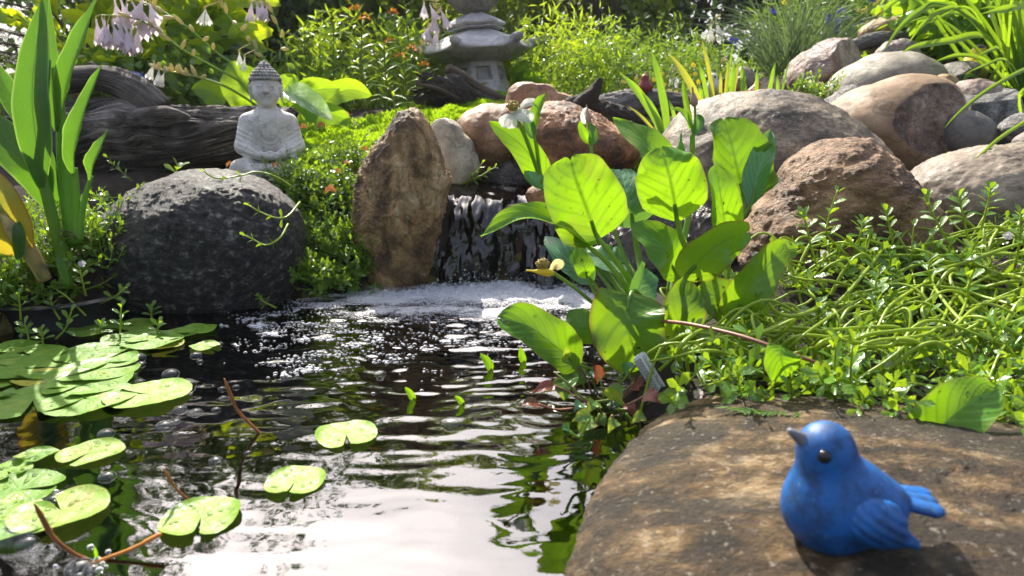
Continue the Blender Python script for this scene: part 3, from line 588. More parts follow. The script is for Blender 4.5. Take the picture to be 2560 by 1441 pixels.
stone('boulder', 'tall upright brown stone standing left of the waterfall', [(885, 520), (900, 450), (935, 375), (975, 310), (1005, 274), (1035, 264), (1068, 292), (1090, 350), (1108, 415), (1138, 450), (1118, 478), (1104, 540), (1096, 600), (1080, 680), (1060, 760), (1000, 790), (940, 770), (905, 680), (885, 600)], 1.335, .095, M['tan_rough'], 84, .055, 2.0, .045, 2, cuts=[(.75, -.65, .1, .78)], cat='boulder', sig=4)
stone('stone', 'pale tan angular stone with a dark patch, between two brown stones', [(1072, 312), (1095, 294), (1135, 300), (1160, 335), (1188, 380), (1198, 430), (1165, 470), (1110, 480), (1080, 420)], 1.50, .07, M['pale_tan'], 40, .04, 2, .03, 3, cuts=[(.3, -.9, .1, .6), (-.6, -.6, .3, .7), (.8, -.4, .5, .72)], sig=4)
stone('stone', 'smooth mid-brown stone wedged behind the pale tan one', [(1135, 310), (1185, 272), (1250, 262), (1310, 270), (1325, 330), (1310, 400), (1240, 440), (1190, 440), (1160, 380)], 1.60, .09, M['brown_smooth'], 40, .04, 1.6, 0, 4)
stone('boulder', 'rounded orange-brown boulder above the waterfall lip', [(1284, 345), (1298, 292), (1338, 262), (1398, 258), (1455, 278), (1525, 308), (1578, 342), (1600, 385), (1575, 420), (1480, 455), (1390, 470), (1310, 450), (1285, 400)], 1.53, .13, M['orange_brown'], 56, .05, 2.0, .03, 5, cat='boulder')
stone('stone', 'flat rust-brown slab lying above the orange-brown boulder', [(1262, 268), (1272, 226), (1298, 207), (1340, 212), (1395, 232), (1450, 262), (1440, 300), (1350, 310), (1275, 300)], 1.80, .10, M['brown_smooth'], 36, .05, 2, .02, 6, cuts=[(0, -1, .3, .8)])
stone('stone', 'low dark wet stone beside the stream above the waterfall', [(1190, 470), (1225, 420), (1290, 396), (1370, 402), (1425, 440), (1430, 490), (1330, 510), (1220, 505)], 1.56, .08, M['dark_stone'], 40, .06, 2.6, .08, 7)
stone('boulder', 'largest grey-brown boulder, broad and domed with a crease on its right', [(1625, 440), (1650, 350), (1715, 280), (1795, 241), (1880, 228), (1960, 231), (2040, 252), (2110, 292), (2175, 345), (2225, 420), (2210, 540), (2050, 640), (1850, 660), (1700, 640), (1635, 540)], 1.42, .20, M['grey_brown'], 84, .03, 1.7, .01, 8, strata=.010, cat='boulder')
stone('boulder', 'craggy peaked reddish-brown rock rising from the creeping green mat', [(1855, 650), (1875, 560), (1925, 488), (1978, 415), (2028, 367), (2085, 343), (2148, 352), (2205, 388), (2265, 445), (2315, 505), (2348, 580), (2365, 680), (2260, 760), (2050, 770), (1900, 740)], 1.13, .13, M['brown_craggy'], 90, .045, 1.8, .022, 9, cuts=[(.55, -.8, .1, .82)], strata=.035, cat='boulder', sig=4)
stone('boulder', 'smooth brown tube-shaped stone with a rough chipped round face', [(2030, 300), (2100, 254), (2195, 210), (2285, 186), (2345, 195), (2380, 235), (2388, 300), (2378, 380), (2345, 450), (2280, 490), (2190, 470), (2100, 390)], 1.53, .13, [M['tube_brown'], M['chip_face']], 84, .018, 1.5, 0, 10, chip=(2285, 265, 62, (.16, -.95, .26), .87), cat='boulder', pn=2.3)
stone('stone', 'plain round grey cobble in front of the angular granite', [(2352, 330), (2370, 295), (2410, 277), (2450, 287), (2478, 320), (2482, 360), (2460, 395), (2410, 410), (2365, 385)], 1.43, .055, M['cobble_grey'], 40, .025, 1.5, 0, 11)
stone('boulder', 'smooth olive-grey oval boulder above the tube-shaped stone', [(2068, 240), (2088, 196), (2150, 154), (2220, 134), (2290, 143), (2335, 170), (2352, 215), (2320, 260), (2200, 280), (2090, 275)], 1.80, .14, M['grey_olive'], 48, .02, 1.5, 0, 12, cat='boulder')
stone('boulder', 'pinkish granite boulder standing beside the grass clump', [(1962, 220), (1980, 170), (2035, 122), (2095, 98), (2132, 108), (2155, 150), (2140, 200), (2085, 235), (2005, 240)], 2.05, .13, M['pink_granite'], 48, .05, 2, .03, 13, cuts=[(.6, -.7, .2, .8)], cat='boulder')
stone('stone', 'small orange-tan stone among leaves under the pinkish boulder', [(1995, 226), (2015, 210), (2045, 206), (2065, 218), (2060, 240), (2010, 242)], 1.86, .03, M['gold_stone'], 24, .05, 2, 0, 14)
stone('stone', 'long flat dark stone between the oval and the tube-shaped boulders', [(2035, 280), (2085, 240), (2150, 219), (2200, 217), (2215, 232), (2150, 265), (2080, 295)], 1.66, .06, M['dark_stone'], 36, .05, 2.4, .04, 15)
stone('stone', 'whitish-pink rounded stone behind the angular grey granite', [(2372, 250), (2390, 212), (2430, 199), (2475, 206), (2500, 235), (2490, 290), (2430, 310), (2385, 295)], 1.62, .07, M['pink_granite'], 36, .04, 2, 0, 16)
stone('stone', 'angular grey granite block with crystalline speckled face', [(2408, 270), (2435, 228), (2490, 212), (2535, 222), (2560, 272), (2562, 320), (2510, 375), (2440, 370), (2412, 310)], 1.55, .08, M['grey_granite'], 44, .05, 2, .04, 17, cuts=[(-.3, -.9, .2, .62), (.8, -.5, .3, .72), (-.2, -.3, .9, .66)], sig=3)
stone('stone', 'small rough pale granite at the right side of the heap', [(2505, 320), (2530, 296), (2580, 286), (2640, 300), (2640, 350), (2570, 365), (2515, 350)], 1.38, .05, M['grey_granite'], 36, .06, 2, .06, 18)
stone('stone', 'little mauve-grey stone tucked under the pale granite', [(2538, 355), (2560, 335), (2610, 330), (2630, 365), (2590, 395), (2545, 385)], 1.32, .035, M['mauve_stone'], 24, .04, 2, 0, 19)
stone('boulder', 'broad smooth tan boulder sloping down behind the hyssop', [(2255, 480), (2320, 414), (2415, 380), (2520, 366), (2650, 372), (2780, 425), (2800, 540), (2700, 640), (2480, 660), (2320, 620), (2260, 550)], 1.22, .15, M['tan_large'], 70, .03, 1.8, .02, 20, strata=.008, cat='boulder')
stone('stone', 'golden-tan stone resting on the weathered plank', [(2148, 82), (2180, 55), (2215, 46), (2260, 58), (2290, 85), (2280, 110), (2160, 110)], 2.28, .07, M['gold_stone'], 32, .04, 2, 0, 21)
stone('stone', 'mauve-grey peaked stone behind the weathered plank', [(2225, 90), (2232, 40), (2255, 14), (2285, 20), (2320, 50), (2350, 95), (2290, 120)], 2.38, .09, M['mauve_stone'], 32, .05, 2, .02, 22)
stone('stone', 'rough grey stone lying under the weathered plank', [(2185, 145), (2205, 115), (2240, 102), (2285, 112), (2300, 145), (2250, 165), (2195, 165)], 2.02, .05, M['mauve_stone'], 32, .06, 2, .04, 23)
stone('stone', 'dark wedge-shaped stone with a flat glossy top pointing up', [(2340, 195), (2345, 160), (2380, 145), (2428, 138), (2443, 145), (2440, 200), (2400, 235), (2360, 230)], 1.72, .045, M['wet_dark'], 36, .03, 2, 0, 24, cuts=[(-.25, -.45, .9, .22), (.3, -.95, 0, .5)], sig=3)
stone('stone', 'small golden stone peeking out behind the tube-shaped stone', [(2330, 210), (2345, 190), (2375, 188), (2395, 215), (2385, 250), (2350, 250)], 1.66, .03, M['gold_stone'], 24, .05, 2, .03, 25)
stone('stone', 'dull mauve stone half hidden at the foot of the grass clump', [(1825, 225), (1832, 180), (1855, 165), (1880, 180), (1890, 225), (1855, 245)], 2.2, .05, M['mauve_stone'], 28, .05, 2, 0, 26)
# stones that carry and edge the waterfall
stone('stone', 'dark wet ledge stone that the waterfall runs over', [(1088, 600), (1092, 520), (1110, 484), (1180, 476), (1290, 474), (1400, 478), (1480, 500), (1520, 580), (1530, 700), (1500, 800), (1300, 830), (1120, 820), (1080, 720)], 1.445, .085, M['wet_dark'], 64, .035, 2.4, .03, 27, cuts=[(0, -1, .08, .42)], sig=3)
stone('stone', 'small reddish wet stone on the lip of the waterfall', [(1314, 492), (1320, 474), (1340, 466), (1362, 474), (1372, 500), (1350, 515), (1325, 512)], 1.335, .022, M['orange_brown'], 28, .05, 2, 0, 28)
stone('boulder', 'boulder coloured black to fill the shaded bank behind the broad-leaved plant', [(1470, 640), (1500, 560), (1590, 500), (1720, 500), (1850, 540), (1900, 640), (1890, 760), (1750, 830), (1560, 820), (1480, 740)], 1.28, .12, M['wet_dark'], 56, .06, 2.2, .05, 29, cat='boulder')  # its black colour stands in for the darkness of the bank
# foreground slab, outlined on the level of its waist
SLAB = stone('boulder', 'large tan flat-topped boulder carrying the bluebird figurine', [(1400, 1560), (1420, 1450), (1455, 1340), (1490, 1250), (1530, 1180), (1590, 1110), (1680, 1055), (1780, 1030), (1900, 1028), (2050, 1045), (2250, 1075), (2560, 1130), (2950, 1230), (3100, 1500), (2900, 1900), (2300, 2200), (1700, 2000)], 0, .055, M['slab_tan'], 110, .022, 2.0, .02, 30, flat_z=.012, pn=2.35, cat='boulder', strata=.004)
stone('stone', 'brown algae-covered stone lying under water by the lily pads', [(40, 1400), (120, 1300), (260, 1240), (420, 1240), (520, 1330), (480, 1470), (280, 1560), (100, 1520)], 0, .07, M['algae_stone'], 40, .06, 2, .03, 31, flat_z=-.11)
stone('stone', 'olive algae-covered stone lying under water beside the slab', [(1100, 1180), (1200, 1110), (1350, 1090), (1450, 1150), (1420, 1280), (1250, 1320), (1120, 1270)], 0, .06, M['algae_stone'], 40, .06, 2, .03, 32, flat_z=-.13)
stone('stone', 'algae-covered stone lying under water in mid pond', [(520, 1130), (620, 1070), (800, 1060), (920, 1110), (880, 1200), (700, 1230), (560, 1200)], 0, .05, M['algae_stone'], 40, .06, 2, .03, 33, flat_z=-.13)
# ------------------------------------------------------------------ stream and waterfall
LIPZ = P(1250, 470, 1.36).z
def stream_h(X, Y): return LIPZ + (Y - 1.37) * .02 + .0018 * fbm(np.stack([X * 30, Y * 22, X * 0], -1), 3)
xa, xb = P(1066, 470, 1.36).x, P(1490, 470, 1.36).x
def fallmesh():
    nu, nv = 150, 120; u = np.linspace(0, 1, nu); v = np.linspace(0, 1, nv)
    prof_y = np.interp(v, [0, .30, .42, .5, .6, .8, 1], [1.72, 1.46, 1.40, 1.350, 1.318, 1.298, 1.285])
    prof_z = np.interp(v, [0, .30, .42, .5, .6, .8, 1], [LIPZ + .012, LIPZ + .004, LIPZ - .006, LIPZ - .026, LIPZ * .68, LIPZ * .34, -.012])
    k = np.hanning(23); k /= k.sum(); prof_y = np.convolve(np.pad(prof_y, 11, mode='edge'), k, 'valid'); prof_z = np.convolve(np.pad(prof_z, 11, mode='edge'), k, 'valid')
    U, Vv = np.meshgrid(u, v, indexing='ij'); X = xa + (xb - xa) * U; Y = np.tile(prof_y, (nu, 1)); Z = np.tile(prof_z, (nu, 1))
    fall = np.clip((Vv - .36) / .2, 0, 1)
    X = X + (U - .5) * .02 * fall
    n1 = fbm(np.stack([U * 5, Vv * 2.6, U * 0 + 3], -1), 4); n2 = fbm(np.stack([U * 15, Vv * 6, U * 0 + 9], -1), 3)
    Y = Y - fall * (.030 * n1 + .006 * n2) + .010 * fall * (2 * U - 1) ** 2
    Z = Z + .004 * fbm(np.stack([X * 26, Y * 20, X * 0], -1), 3) * (1 - .5 * fall) - (1 - fall) * .006 * np.exp(-((U - .5) / .3) ** 2) + .004 * n1 * (1 - fall)
    V = np.stack([X, Y, Z], -1).reshape(-1, 3); i, j = np.meshgrid(np.arange(nu - 1), np.arange(nv - 1), indexing='ij')
    Q = np.stack([i * nv + j, (i + 1) * nv + j, (i + 1) * nv + j + 1, i * nv + j + 1], -1).reshape(-1, 4)
    o = link('waterfall', mesh_arrays('waterfall', V, Q[:, ::-1], [4] * len(Q), np.stack([U, Vv], -1).reshape(-1, 2)), M['cascade']); tag(o, kind='structure'); return o
fallmesh()
# ------------------------------------------------------------------ statue: seated figure (one continuous carved body, hair as a part)
def pattern(p, poly, sg, amp, zlo=None):             # raised or cut line following a polyline on the front (x,z)
    x, z = p[..., 0], p[..., 2]; d = np.full(x.shape, 9.0)
    for a, b in zip(poly[:-1], poly[1:]):
        a, b = np.array(a), np.array(b); ba = b - a; pa = np.stack([x - a[0], z - a[1]], -1)
        h = np.clip((pa @ ba) / (ba @ ba), 0, 1); d = np.minimum(d, np.sqrt(((pa - h[..., None] * ba) ** 2).sum(-1)))
    return amp * np.exp(-(d / sg) ** 2) * (p[..., 1] < -.004)
def arc(cx, cz, rx, rz, a0, a1, n=9): return [(cx + rx * math.cos(R(t)), cz + rz * math.sin(R(t))) for t in np.linspace(a0, a1, n)]
def statue_sdf(p):
    q = p.copy(); q[..., 0] = np.abs(q[..., 0])
    f = s_ell(q, (0, .004, .082), (.047, .034, .060))
    f = smin(f, s_ell(q, (0, .004, .118), (.050, .028, .020)), .02)
    f = smin(f, s_cap(q, (.045, .004, .113), (.057, -.002, .064), .0165, .0155), .010)
    f = smin(f, s_cap(q, (.057, -.002, .062), (.022, -.040, .046), .0150, .0105), .008)
    f = smin(f, s_cap(q, (.022, .0, .024), (.064, -.026, .019), .024, .019), .012)
    f = smin(f, s_cap(p, (.066, -.026, .016), (-.012, -.052, .017), .016, .011), .008)
    f = smin(f, s_cap(p, (-.066, -.026, .016), (.012, -.050, .015), .016, .011), .008)
    f = smin(f, s_ell(q, (0, -.004, .010), (.080, .052, .017)), .012)
    f = smin(f, s_ell(q, (.070, -.018, .008), (.018, .030, .011)), .010)
    f = smin(f, s_ell(q, (0, -.044, .043), (.026, .013, .0085)), .004)
    f = smin(f, s_cap(q, (.017, -.050, .046), (.001, -.052, .052), .0038, .0030), .003)
    f = smin(f, s_cap(q, (0, .002, .118), (0, .001, .150), .020, .0185), .010)
    h = s_ell(q, (0, .002, .183), (.0305, .033, .036)); h = smin(h, s_ell(q, (0, -.010, .165), (.022, .021, .024)), .012)
    h = smin(h, s_ell(q, (0, -.022, .1505), (.010, .008, .007)), .010)
    h = smin(h, s_ell(q, (.015, -.021, .168), (.010, .008, .011)), .010)
    h = smin(h, s_cap(q, (0, -.0295, .187), (0, -.0352, .1735), .0022, .0040), .004)
    h = smin(h, s_ell(q, (.0036, -.0325, .1725), (.0028, .0026, .0022)), .003)
    h = smin(h, s_ell(q, (.0115, -.0265, .1835), (.0072, .0042, .0042)), .003)
    h = smin(h, s_ell(q, (0, -.0312, .1628), (.0072, .0028, .0016)), .0015); h = smin(h, s_ell(q, (0, -.0306, .1592), (.0060, .0028, .0018)), .0015)
    h = smin(h, s_ell(q, (.0315, .003, .173), (.0035, .0075, .0185)), .003)
    h = h + pattern(q, arc(.0115, .186, .0075, .0055, 200, 340), .0009, .0011)
    h = h + pattern(q, arc(.0125, .185, .0105, .0095, 25, 150), .0013, -.0013)
    h = h + pattern(q, [(0, .1610), (.0072, .1616)], .0007, .0011)
    f = smin(f, h, .005)
    f = f + pattern(p, [(-.026, .146), (-.024, .10), (-.020, .080), (-.010, .070), (.0, .068), (.012, .070), (.021, .080), (.025, .10), (.026, .146)], .0016, -.0020)
    f = f + pattern(p, [(-.018, .146), (-.0165, .10), (-.012, .084), (.0, .077), (.013, .082), (.0175, .10), (.019, .146)], .0013, -.0016)
    f = f + pattern(p, [(-.014, .108), (.0, .113), (.016, .126)], .0013, -.0015) + pattern(p, [(-.014, .100), (.0, .104), (.017, .116)], .0013, .0010)
    for k in range(6):
        z0 = .108 - k * .0105; f = f + pattern(q, [(.066, z0 - .006), (.052, z0 - .013), (.036, z0 - .022 + k * .001)], .0015, -.0014)
    for k in range(4): f = f + pattern(q, arc(.0, .005 + .008 * k, .07 - .010 * k, .012, 200, 340), .0016, -.0012)
    return f
V, Q = surfnet(statue_sdf, (-.090, -.070, -.012), (.090, .062, .228), .0015)
SY = 1.50; sb = P(681, 436, SY); SC = .0
sc = 282 * MPP(681, 300, SY) / .238
st = thing('garden_statue', (sb.x, sb.y, sb.z - .004), 'pale stone statue of a seated meditating figure on the moss', 'statue'); st.scale = (sc * .97, sc, sc); st.rotation_euler = (0, 0, R(17))
link('body', mesh_arrays('body', V, Q, [4] * len(Q)), M['statue'], st)
mb = MB(); sv, sf = csphere(4)
def curl(c, r): mb.addq(np.array(c) + sv * r, sf)
for ring, (zz, rr) in enumerate([(.200, .0300), (.2065, .0268), (.2125, .0225), (.2178, .0175)]):
    n = int(2 * math.pi * rr / .0066)
    for k in range(n):
        a = (k + .5 * (ring % 2)) / n * 2 * math.pi; curl((rr * math.cos(a), .002 + rr * 1.08 * math.sin(a), zz + (.0 if math.sin(a) < 0 else -.002)), (.0043, .0043, .0040))
for ring, (zz, rr) in enumerate([(.192, .0315), (.184, .0322), (.176, .0315), (.168, .030)]):
    for k in range(22):
        a = R(8 + 164 * k / 21); curl((rr * math.cos(a), .004 + rr * 1.05 * math.sin(a), zz), (.0042, .0042, .0042))
for ring, (zz, rr) in enumerate([(.2225, .0125), (.2275, .0098), (.2318, .0058)]):
    for k in range(10 - 3 * ring):
        a = k / (10 - 3 * ring) * 2 * math.pi; curl((rr * math.cos(a), .003 + rr * math.sin(a), zz), (.0036, .0036, .0036))
mb.addq(np.array((0, .003, .2225)) + sv * np.array((.0125, .0125, .0125)), sf); curl((0, .003, .2350), (.004, .004, .003))
o = link('hair', mb.mesh('hair'), M['statue_hair'], st)
# ------------------------------------------------------------------ stone lantern
LY = 2.62; lb = P(1206, 238, LY); m1 = MPP(1200, 120, LY)
ln = thing('stone_lantern', (lb.x, lb.y, lb.z - .02), 'grey stone garden lantern with a wide curled hexagonal roof', 'lantern')
ln.rotation_euler = (R(-1), R(-4.5), R(12))
def hexr(th, p=6): 
    a = (th + math.pi / 6) % (math.pi / 3) - math.pi / 6; return math.cos(math.pi / 6) / np.cos(a)
def roof(zb, Rr, hgt, lift, thick, name, scal=0.0):
    nr, nt = 26, 144; th = np.linspace(0, 2 * math.pi, nt, endpoint=False); r = np.linspace(0.02, 1, nr)
    corner = np.clip(np.cos(6 * th), 0, 1) ** 3; hx = hexr(th + math.pi / 6) * (1 + .0 * corner)
    rd = Rr * (r[:, None] * (hx * (1 - scal * (1 - np.cos(6 * th)) * .5))[None])
    top = zb + hgt * (1 - r[:, None]) ** .8 * (1 - .12 * r[:, None]) + lift * corner[None] * r[:, None] ** 5 - .10 * hgt * np.clip(1 - np.cos(6 * th), 0, 2)[None] * r[:, None] ** 2 * .5 + .025 * Rr * np.sin(np.clip((r[:, None] - .55) / .45, 0, 1) * math.pi) * (1 - corner[None])
    bot = zb - thick * (1 - r[:, None] ** 3) + lift * .8 * corner[None] * r[:, None] ** 5 - thick * .25
    A = np.stack([rd * np.cos(th)[None], rd * np.sin(th)[None], top], -1).reshape(-1, 3); B = np.stack([rd * .985 * np.cos(th)[None], rd * .985 * np.sin(th)[None], bot], -1).reshape(-1, 3)
    F = []; k = nr * nt
    for i in range(nr - 1):
        for j in range(nt):
            j2 = (j + 1) % nt; F.append([i * nt + j, (i + 1) * nt + j, (i + 1) * nt + j2, i * nt + j2]); F.append([k + i * nt + j2, k + (i + 1) * nt + j2, k + (i + 1) * nt + j, k + i * nt + j])
    for j in range(nt):
        j2 = (j + 1) % nt; i = nr - 1; F.append([i * nt + j, k + i * nt + j, k + i * nt + j2, i * nt + j2])
    F.append(list(range(nt))); F.append(list(range(k, k + nt))[::-1])
    q = MB(); q.add(np.concatenate([A, B]), F); return q
z_eave = 122 * m1; RR = 152 * m1
q = roof(z_eave, RR * .97, 66 * m1, 9 * m1, 26 * m1, 'roof'); rf = link('roof', q.mesh('roof'), M['lantern'], ln)
for k in range(6):
    a = k * math.pi / 3; c = np.array([math.cos(a), math.sin(a), 0]); q = MB(); b0 = c * RR * .93 + np.array([0, 0, z_eave + 6 * m1])
    tube(q, [b0 - c * RR * .20 + np.array([0, 0, .0]), b0 - c * RR * .05 + np.array([0, 0, 4 * m1]), b0 + c * RR * .05 + np.array([0, 0, 6 * m1]), b0 + c * RR * .080 + np.array([0, 0, 11 * m1]), b0 + c * RR * .085 + np.array([0, 0, 15 * m1])], 0, seg=10, n=16, rf=lambda t: (8 + 4 * math.sin(t * 3)) * m1)
    link('corner_scroll', q.mesh('corner_scroll'), M['lantern'], rf)
q = roof(z_eave + 62 * m1, 76 * m1, 36 * m1, 0, 14 * m1, 'upper_tier', .08); link('upper_tier', q.mesh('upper_tier'), M['lantern'], ln)
q = roof(z_eave + 50 * m1, 74 * m1, 12 * m1, 0, 4 * m1, 'tier_plate', .08); link('tier_plate', q.mesh('tier_plate'), M['lantern'], ln)
d, F = csphere(24); dd = d * (1 + .05 * fbm(d * 2.2, 3)[:, None]); link('finial', mesh_arrays('finial', dd * np.array([64, 64, 50]) * m1 + np.array([0, 0, z_eave + 132 * m1]), F, [4] * len(F)), M['finial'], ln)
# light box: six flared sides with openings
q = MB(); r0, r1, z0, z1 = 78 * m1, 58 * m1, 0.0, 100 * m1
for k in range(6):
    a0, a1 = k * math.pi / 3, (k + 1) * math.pi / 3
    def pt(u, v, dep=0):
        r = (r0 * (1 - v) ** 1.0 + r1 * v) * (1 - dep); e0 = np.array([math.cos(a0), math.sin(a0)]) * r; e1 = np.array([math.cos(a1), math.sin(a1)]) * r
        xy = e0 * (1 - u) + e1 * u; return (xy[0], xy[1], z0 + (z1 - z0) * v)
    us, vs = [0, .2, .8, 1], [0, .46, .80, 1]; hs = [(1, 1)]
    V = []; F = []
    for iu in range(3):
        for iv in range(3):
            n0 = len(V)
            V += [pt(us[iu], vs[iv]), pt(us[iu + 1], vs[iv]), pt(us[iu + 1], vs[iv + 1]), pt(us[iu], vs[iv + 1])]
            if (iu, iv) in hs:
                V += [pt(us[iu] + .02, vs[iv] + .02, .3), pt(us[iu + 1] - .02, vs[iv] + .02, .3), pt(us[iu + 1] - .02, vs[iv + 1] - .02, .3), pt(us[iu] + .02, vs[iv + 1] - .02, .3)]
                F += [[n0, n0 + 1, n0 + 5, n0 + 4], [n0 + 1, n0 + 2, n0 + 6, n0 + 5], [n0 + 2, n0 + 3, n0 + 7, n0 + 6], [n0 + 3, n0, n0 + 4, n0 + 7], [n0 + 4, n0 + 5, n0 + 6, n0 + 7]]
            else: F.append([n0, n0 + 1, n0 + 2, n0 + 3])
    q.add(V, F)
link('light_box', q.mesh('light_box', smooth=False), M['lantern'], ln)
q = MB(); a = np.arange(6) * math.pi / 3
for (ra, za), (rb, zb2) in (((84, -12), (84, 4)), ((84, 4), (80, 9)), ((60, 100), (66, 112)), ((66, 112), (62, 118))):
    A = np.stack([np.cos(a) * ra * m1, np.sin(a) * ra * m1, a * 0 + za * m1], -1); B = np.stack([np.cos(a) * rb * m1, np.sin(a) * rb * m1, a * 0 + zb2 * m1], -1)
    q.add(np.concatenate([A, B]), [[j, (j + 1) % 6, 6 + (j + 1) % 6, 6 + j] for j in range(6)] + [list(range(6))[::-1], list(range(6, 12))])
link('base_plate', q.mesh('base_plate', smooth=False), M['lantern'], ln)
# ------------------------------------------------------------------ bird figurines
def bird_parts(root, mb_body, mats, s=1.0):
    def body(p):
        f = s_ell(p, (-.004, 0, .0285), (.0275, .0255, .0265))
        f = smin(f, s_cap(p, (-.0085, -.001, .050), (.020, .002, .030), .0150, .0165), .012)
        f = smin(f, s_ell(p, (-.0110, -.002, .0625), (.0158, .0150, .0152)), .007)
        f = smin(f, s_cap(p, (.016, .004, .033), (.034, .007, .030), .0125, .0060), .008)
        return f
    V, Q = surfnet(body, (-.04, -.034, -.002), (.046, .036, .084), .0011)
    link('body', mesh_arrays('body', V, Q, [4] * len(Q)), mats['body'], root)
    for sgn in (-1, 1):
        wq = lambda p: smin(s_ell(p, (.012, sgn * .0185, .031), (.017, .0085, .0135)), s_cap(p, (.010, sgn * .020, .030), (.036, sgn * .015, .0185), .0085, .0030), .008) - .00035 * np.sin(p[..., 0] * 700 + p[..., 2] * 1150)
        V, Q = surfnet(wq, (-.012, min(sgn * .004, sgn * .034), .008), (.046, max(sgn * .004, sgn * .034), .050), .0011)
        link('wing', mesh_arrays('wing', V, Q, [4] * len(Q)), mats['wing'], root)
    for k in (-1, 0, 1):
        tq = lambda p: s_cap((p - np.array([0, 0, 0])) * np.array([1, 1, 1.9]), (.026, .010 + k * .005, .033 * 1.9), (.050, .012 + k * .0090, .0295 * 1.9), .0058, .0064)
        V, Q = surfnet(tq, (.018, -.014, .018), (.070, .034, .042), .0011)
        link('tail_feather', mesh_arrays('tail_feather', V, Q, [4] * len(Q)), mats['wing'], root)
    q = MB(); tube(q, [(-.020, -.004, .0655), (-.0268, -.0056, .0700), (-.0330, -.0070, .0742)], 0, seg=12, n=10, rf=lambda t: .0038 * (1 - t) ** .8 + .0012); link('beak', q.mesh('beak'), mats['beak'], root)
    d, F = csphere(6)
    for sgn in (-1, 1): link('eye', mesh_arrays('eye', d * .0038 + np.array([-.0150, sgn * .0128 - .002, .0640]), F, [4] * len(F)), M['black_gloss'], root)
    q = MB()
    for sgn in (-1, 1):
        tube(q, [(-.004, sgn * .007, .010), (-.003, sgn * .008, .002)], .0022, .0022, 7)
        for t in (-1, 0, 1): tube(q, [(-.003, sgn * .008, .0022), (-.012, sgn * .008 + t * .005, .0012)], .0018, .001, 6)
    link('feet', q.mesh('feet'), mats.get('feet', M['black_gloss']), root)
SLABTOP = None
BF = W(2085, 1372, .058)
bird = thing('bird_figurine', (BF.x, BF.y, .0555), 'painted blue bird figurine with grey beak, perched on the flat tan boulder', 'figurine')
bird_parts(bird, None, dict(body=M['blue_paint'], wing=M['blue_paint'], beak=M['beak'])); bird.rotation_euler = (0, 0, R(-10)); 
bs = 1.02; bird.scale = (bs, bs, bs * 1.04)
def bird_copy(px, py, Y, hpx, rz, mats, label):
    b = P(px, py, Y); r = thing('bird_figurine', (b.x, b.y, b.z), label, 'figurine'); s = hpx * MPP(px, py, Y) / .078
    for ch in bird.children:
        base = ch.name.split('.')[0]; c = link(base, ch.data.copy(), None, r); c.data.materials.clear(); c.data.materials.append(mats.get(base, mats['body']))
    r.scale = (s, s, s); r.rotation_euler = (0, 0, R(rz)); return r
BL = dict(eye=M['black_gloss'], feet=M['black_gloss'], beak=M['beak'])
card = bird_copy(1612, 236, 1.93, 48, 60, dict(BL, body=M['red_paint'], wing=M['red_paint'], tail_feather=M['red_paint'], beak=M['rust_paint']), 'dark red bird figurine perched on the grey driftwood')
q = MB(); tube(q, [(-.006, 0, .072), (-.002, 0, .082), (.004, 0, .088)], .006, .0015, 8); link('crest', q.mesh('crest'), M['red_paint'], card)
bird_copy(1785, 242, 1.98, 56, 25, dict(BL, body=M['white_paint'], wing=M['red_paint'], tail_feather=M['white_paint']), 'red and white bird figurine behind the blade leaves')
bird_copy(1842, 240, 1.98, 48, 150, dict(BL, body=M['brown_paint'], wing=M['brown_paint'], tail_feather=M['brown_paint']), 'small brown bird figurine behind the blade leaves')
bird_copy(1886, 246, 1.98, 42, 200, dict(BL, body=M['rust_paint'], wing=M['rust_paint'], tail_feather=M['rust_paint']), 'small rust-orange bird figurine behind the blade leaves')
gf = bird_copy(2425, 212, 1.84, 95, 190, dict(BL, body=M['yellow_paint'], wing=M['yellow_paint'], tail_feather=M['black_gloss'], beak=M['rust_paint']), 'yellow bird figurine with black cap among strap leaves')
d, F = csphere(8); k = (d[:, 2] > .25)[F].all(1); q = MB(); q.addq(d * np.array([.0150, .0140, .0135]) + np.array([-.0112, -.002, .0655]), F[k]); link('cap', q.mesh('cap'), M['black_gloss'], gf)
# blue glazed ball behind the log
b = P(335, 222, 2.05); r_ = 42 * MPP(335, 222, 2.05); q = MB(); d, F = csphere(16); q.addq(d * r_ + np.array([b.x, b.y, b.z]), F)
gb = q.build('glazed_ball', M['blue_glaze']); tag(gb, 'dark blue glazed garden ball half hidden behind the driftwood log', 'ball')
q = MB(); tube(q, [(b.x, b.y, b.z - r_ * .9), (b.x, b.y, gz(b.x, b.y) - .01)], r_ * .35, r_ * .5, 12); q.build('stem', M['blue_glaze'], gb)
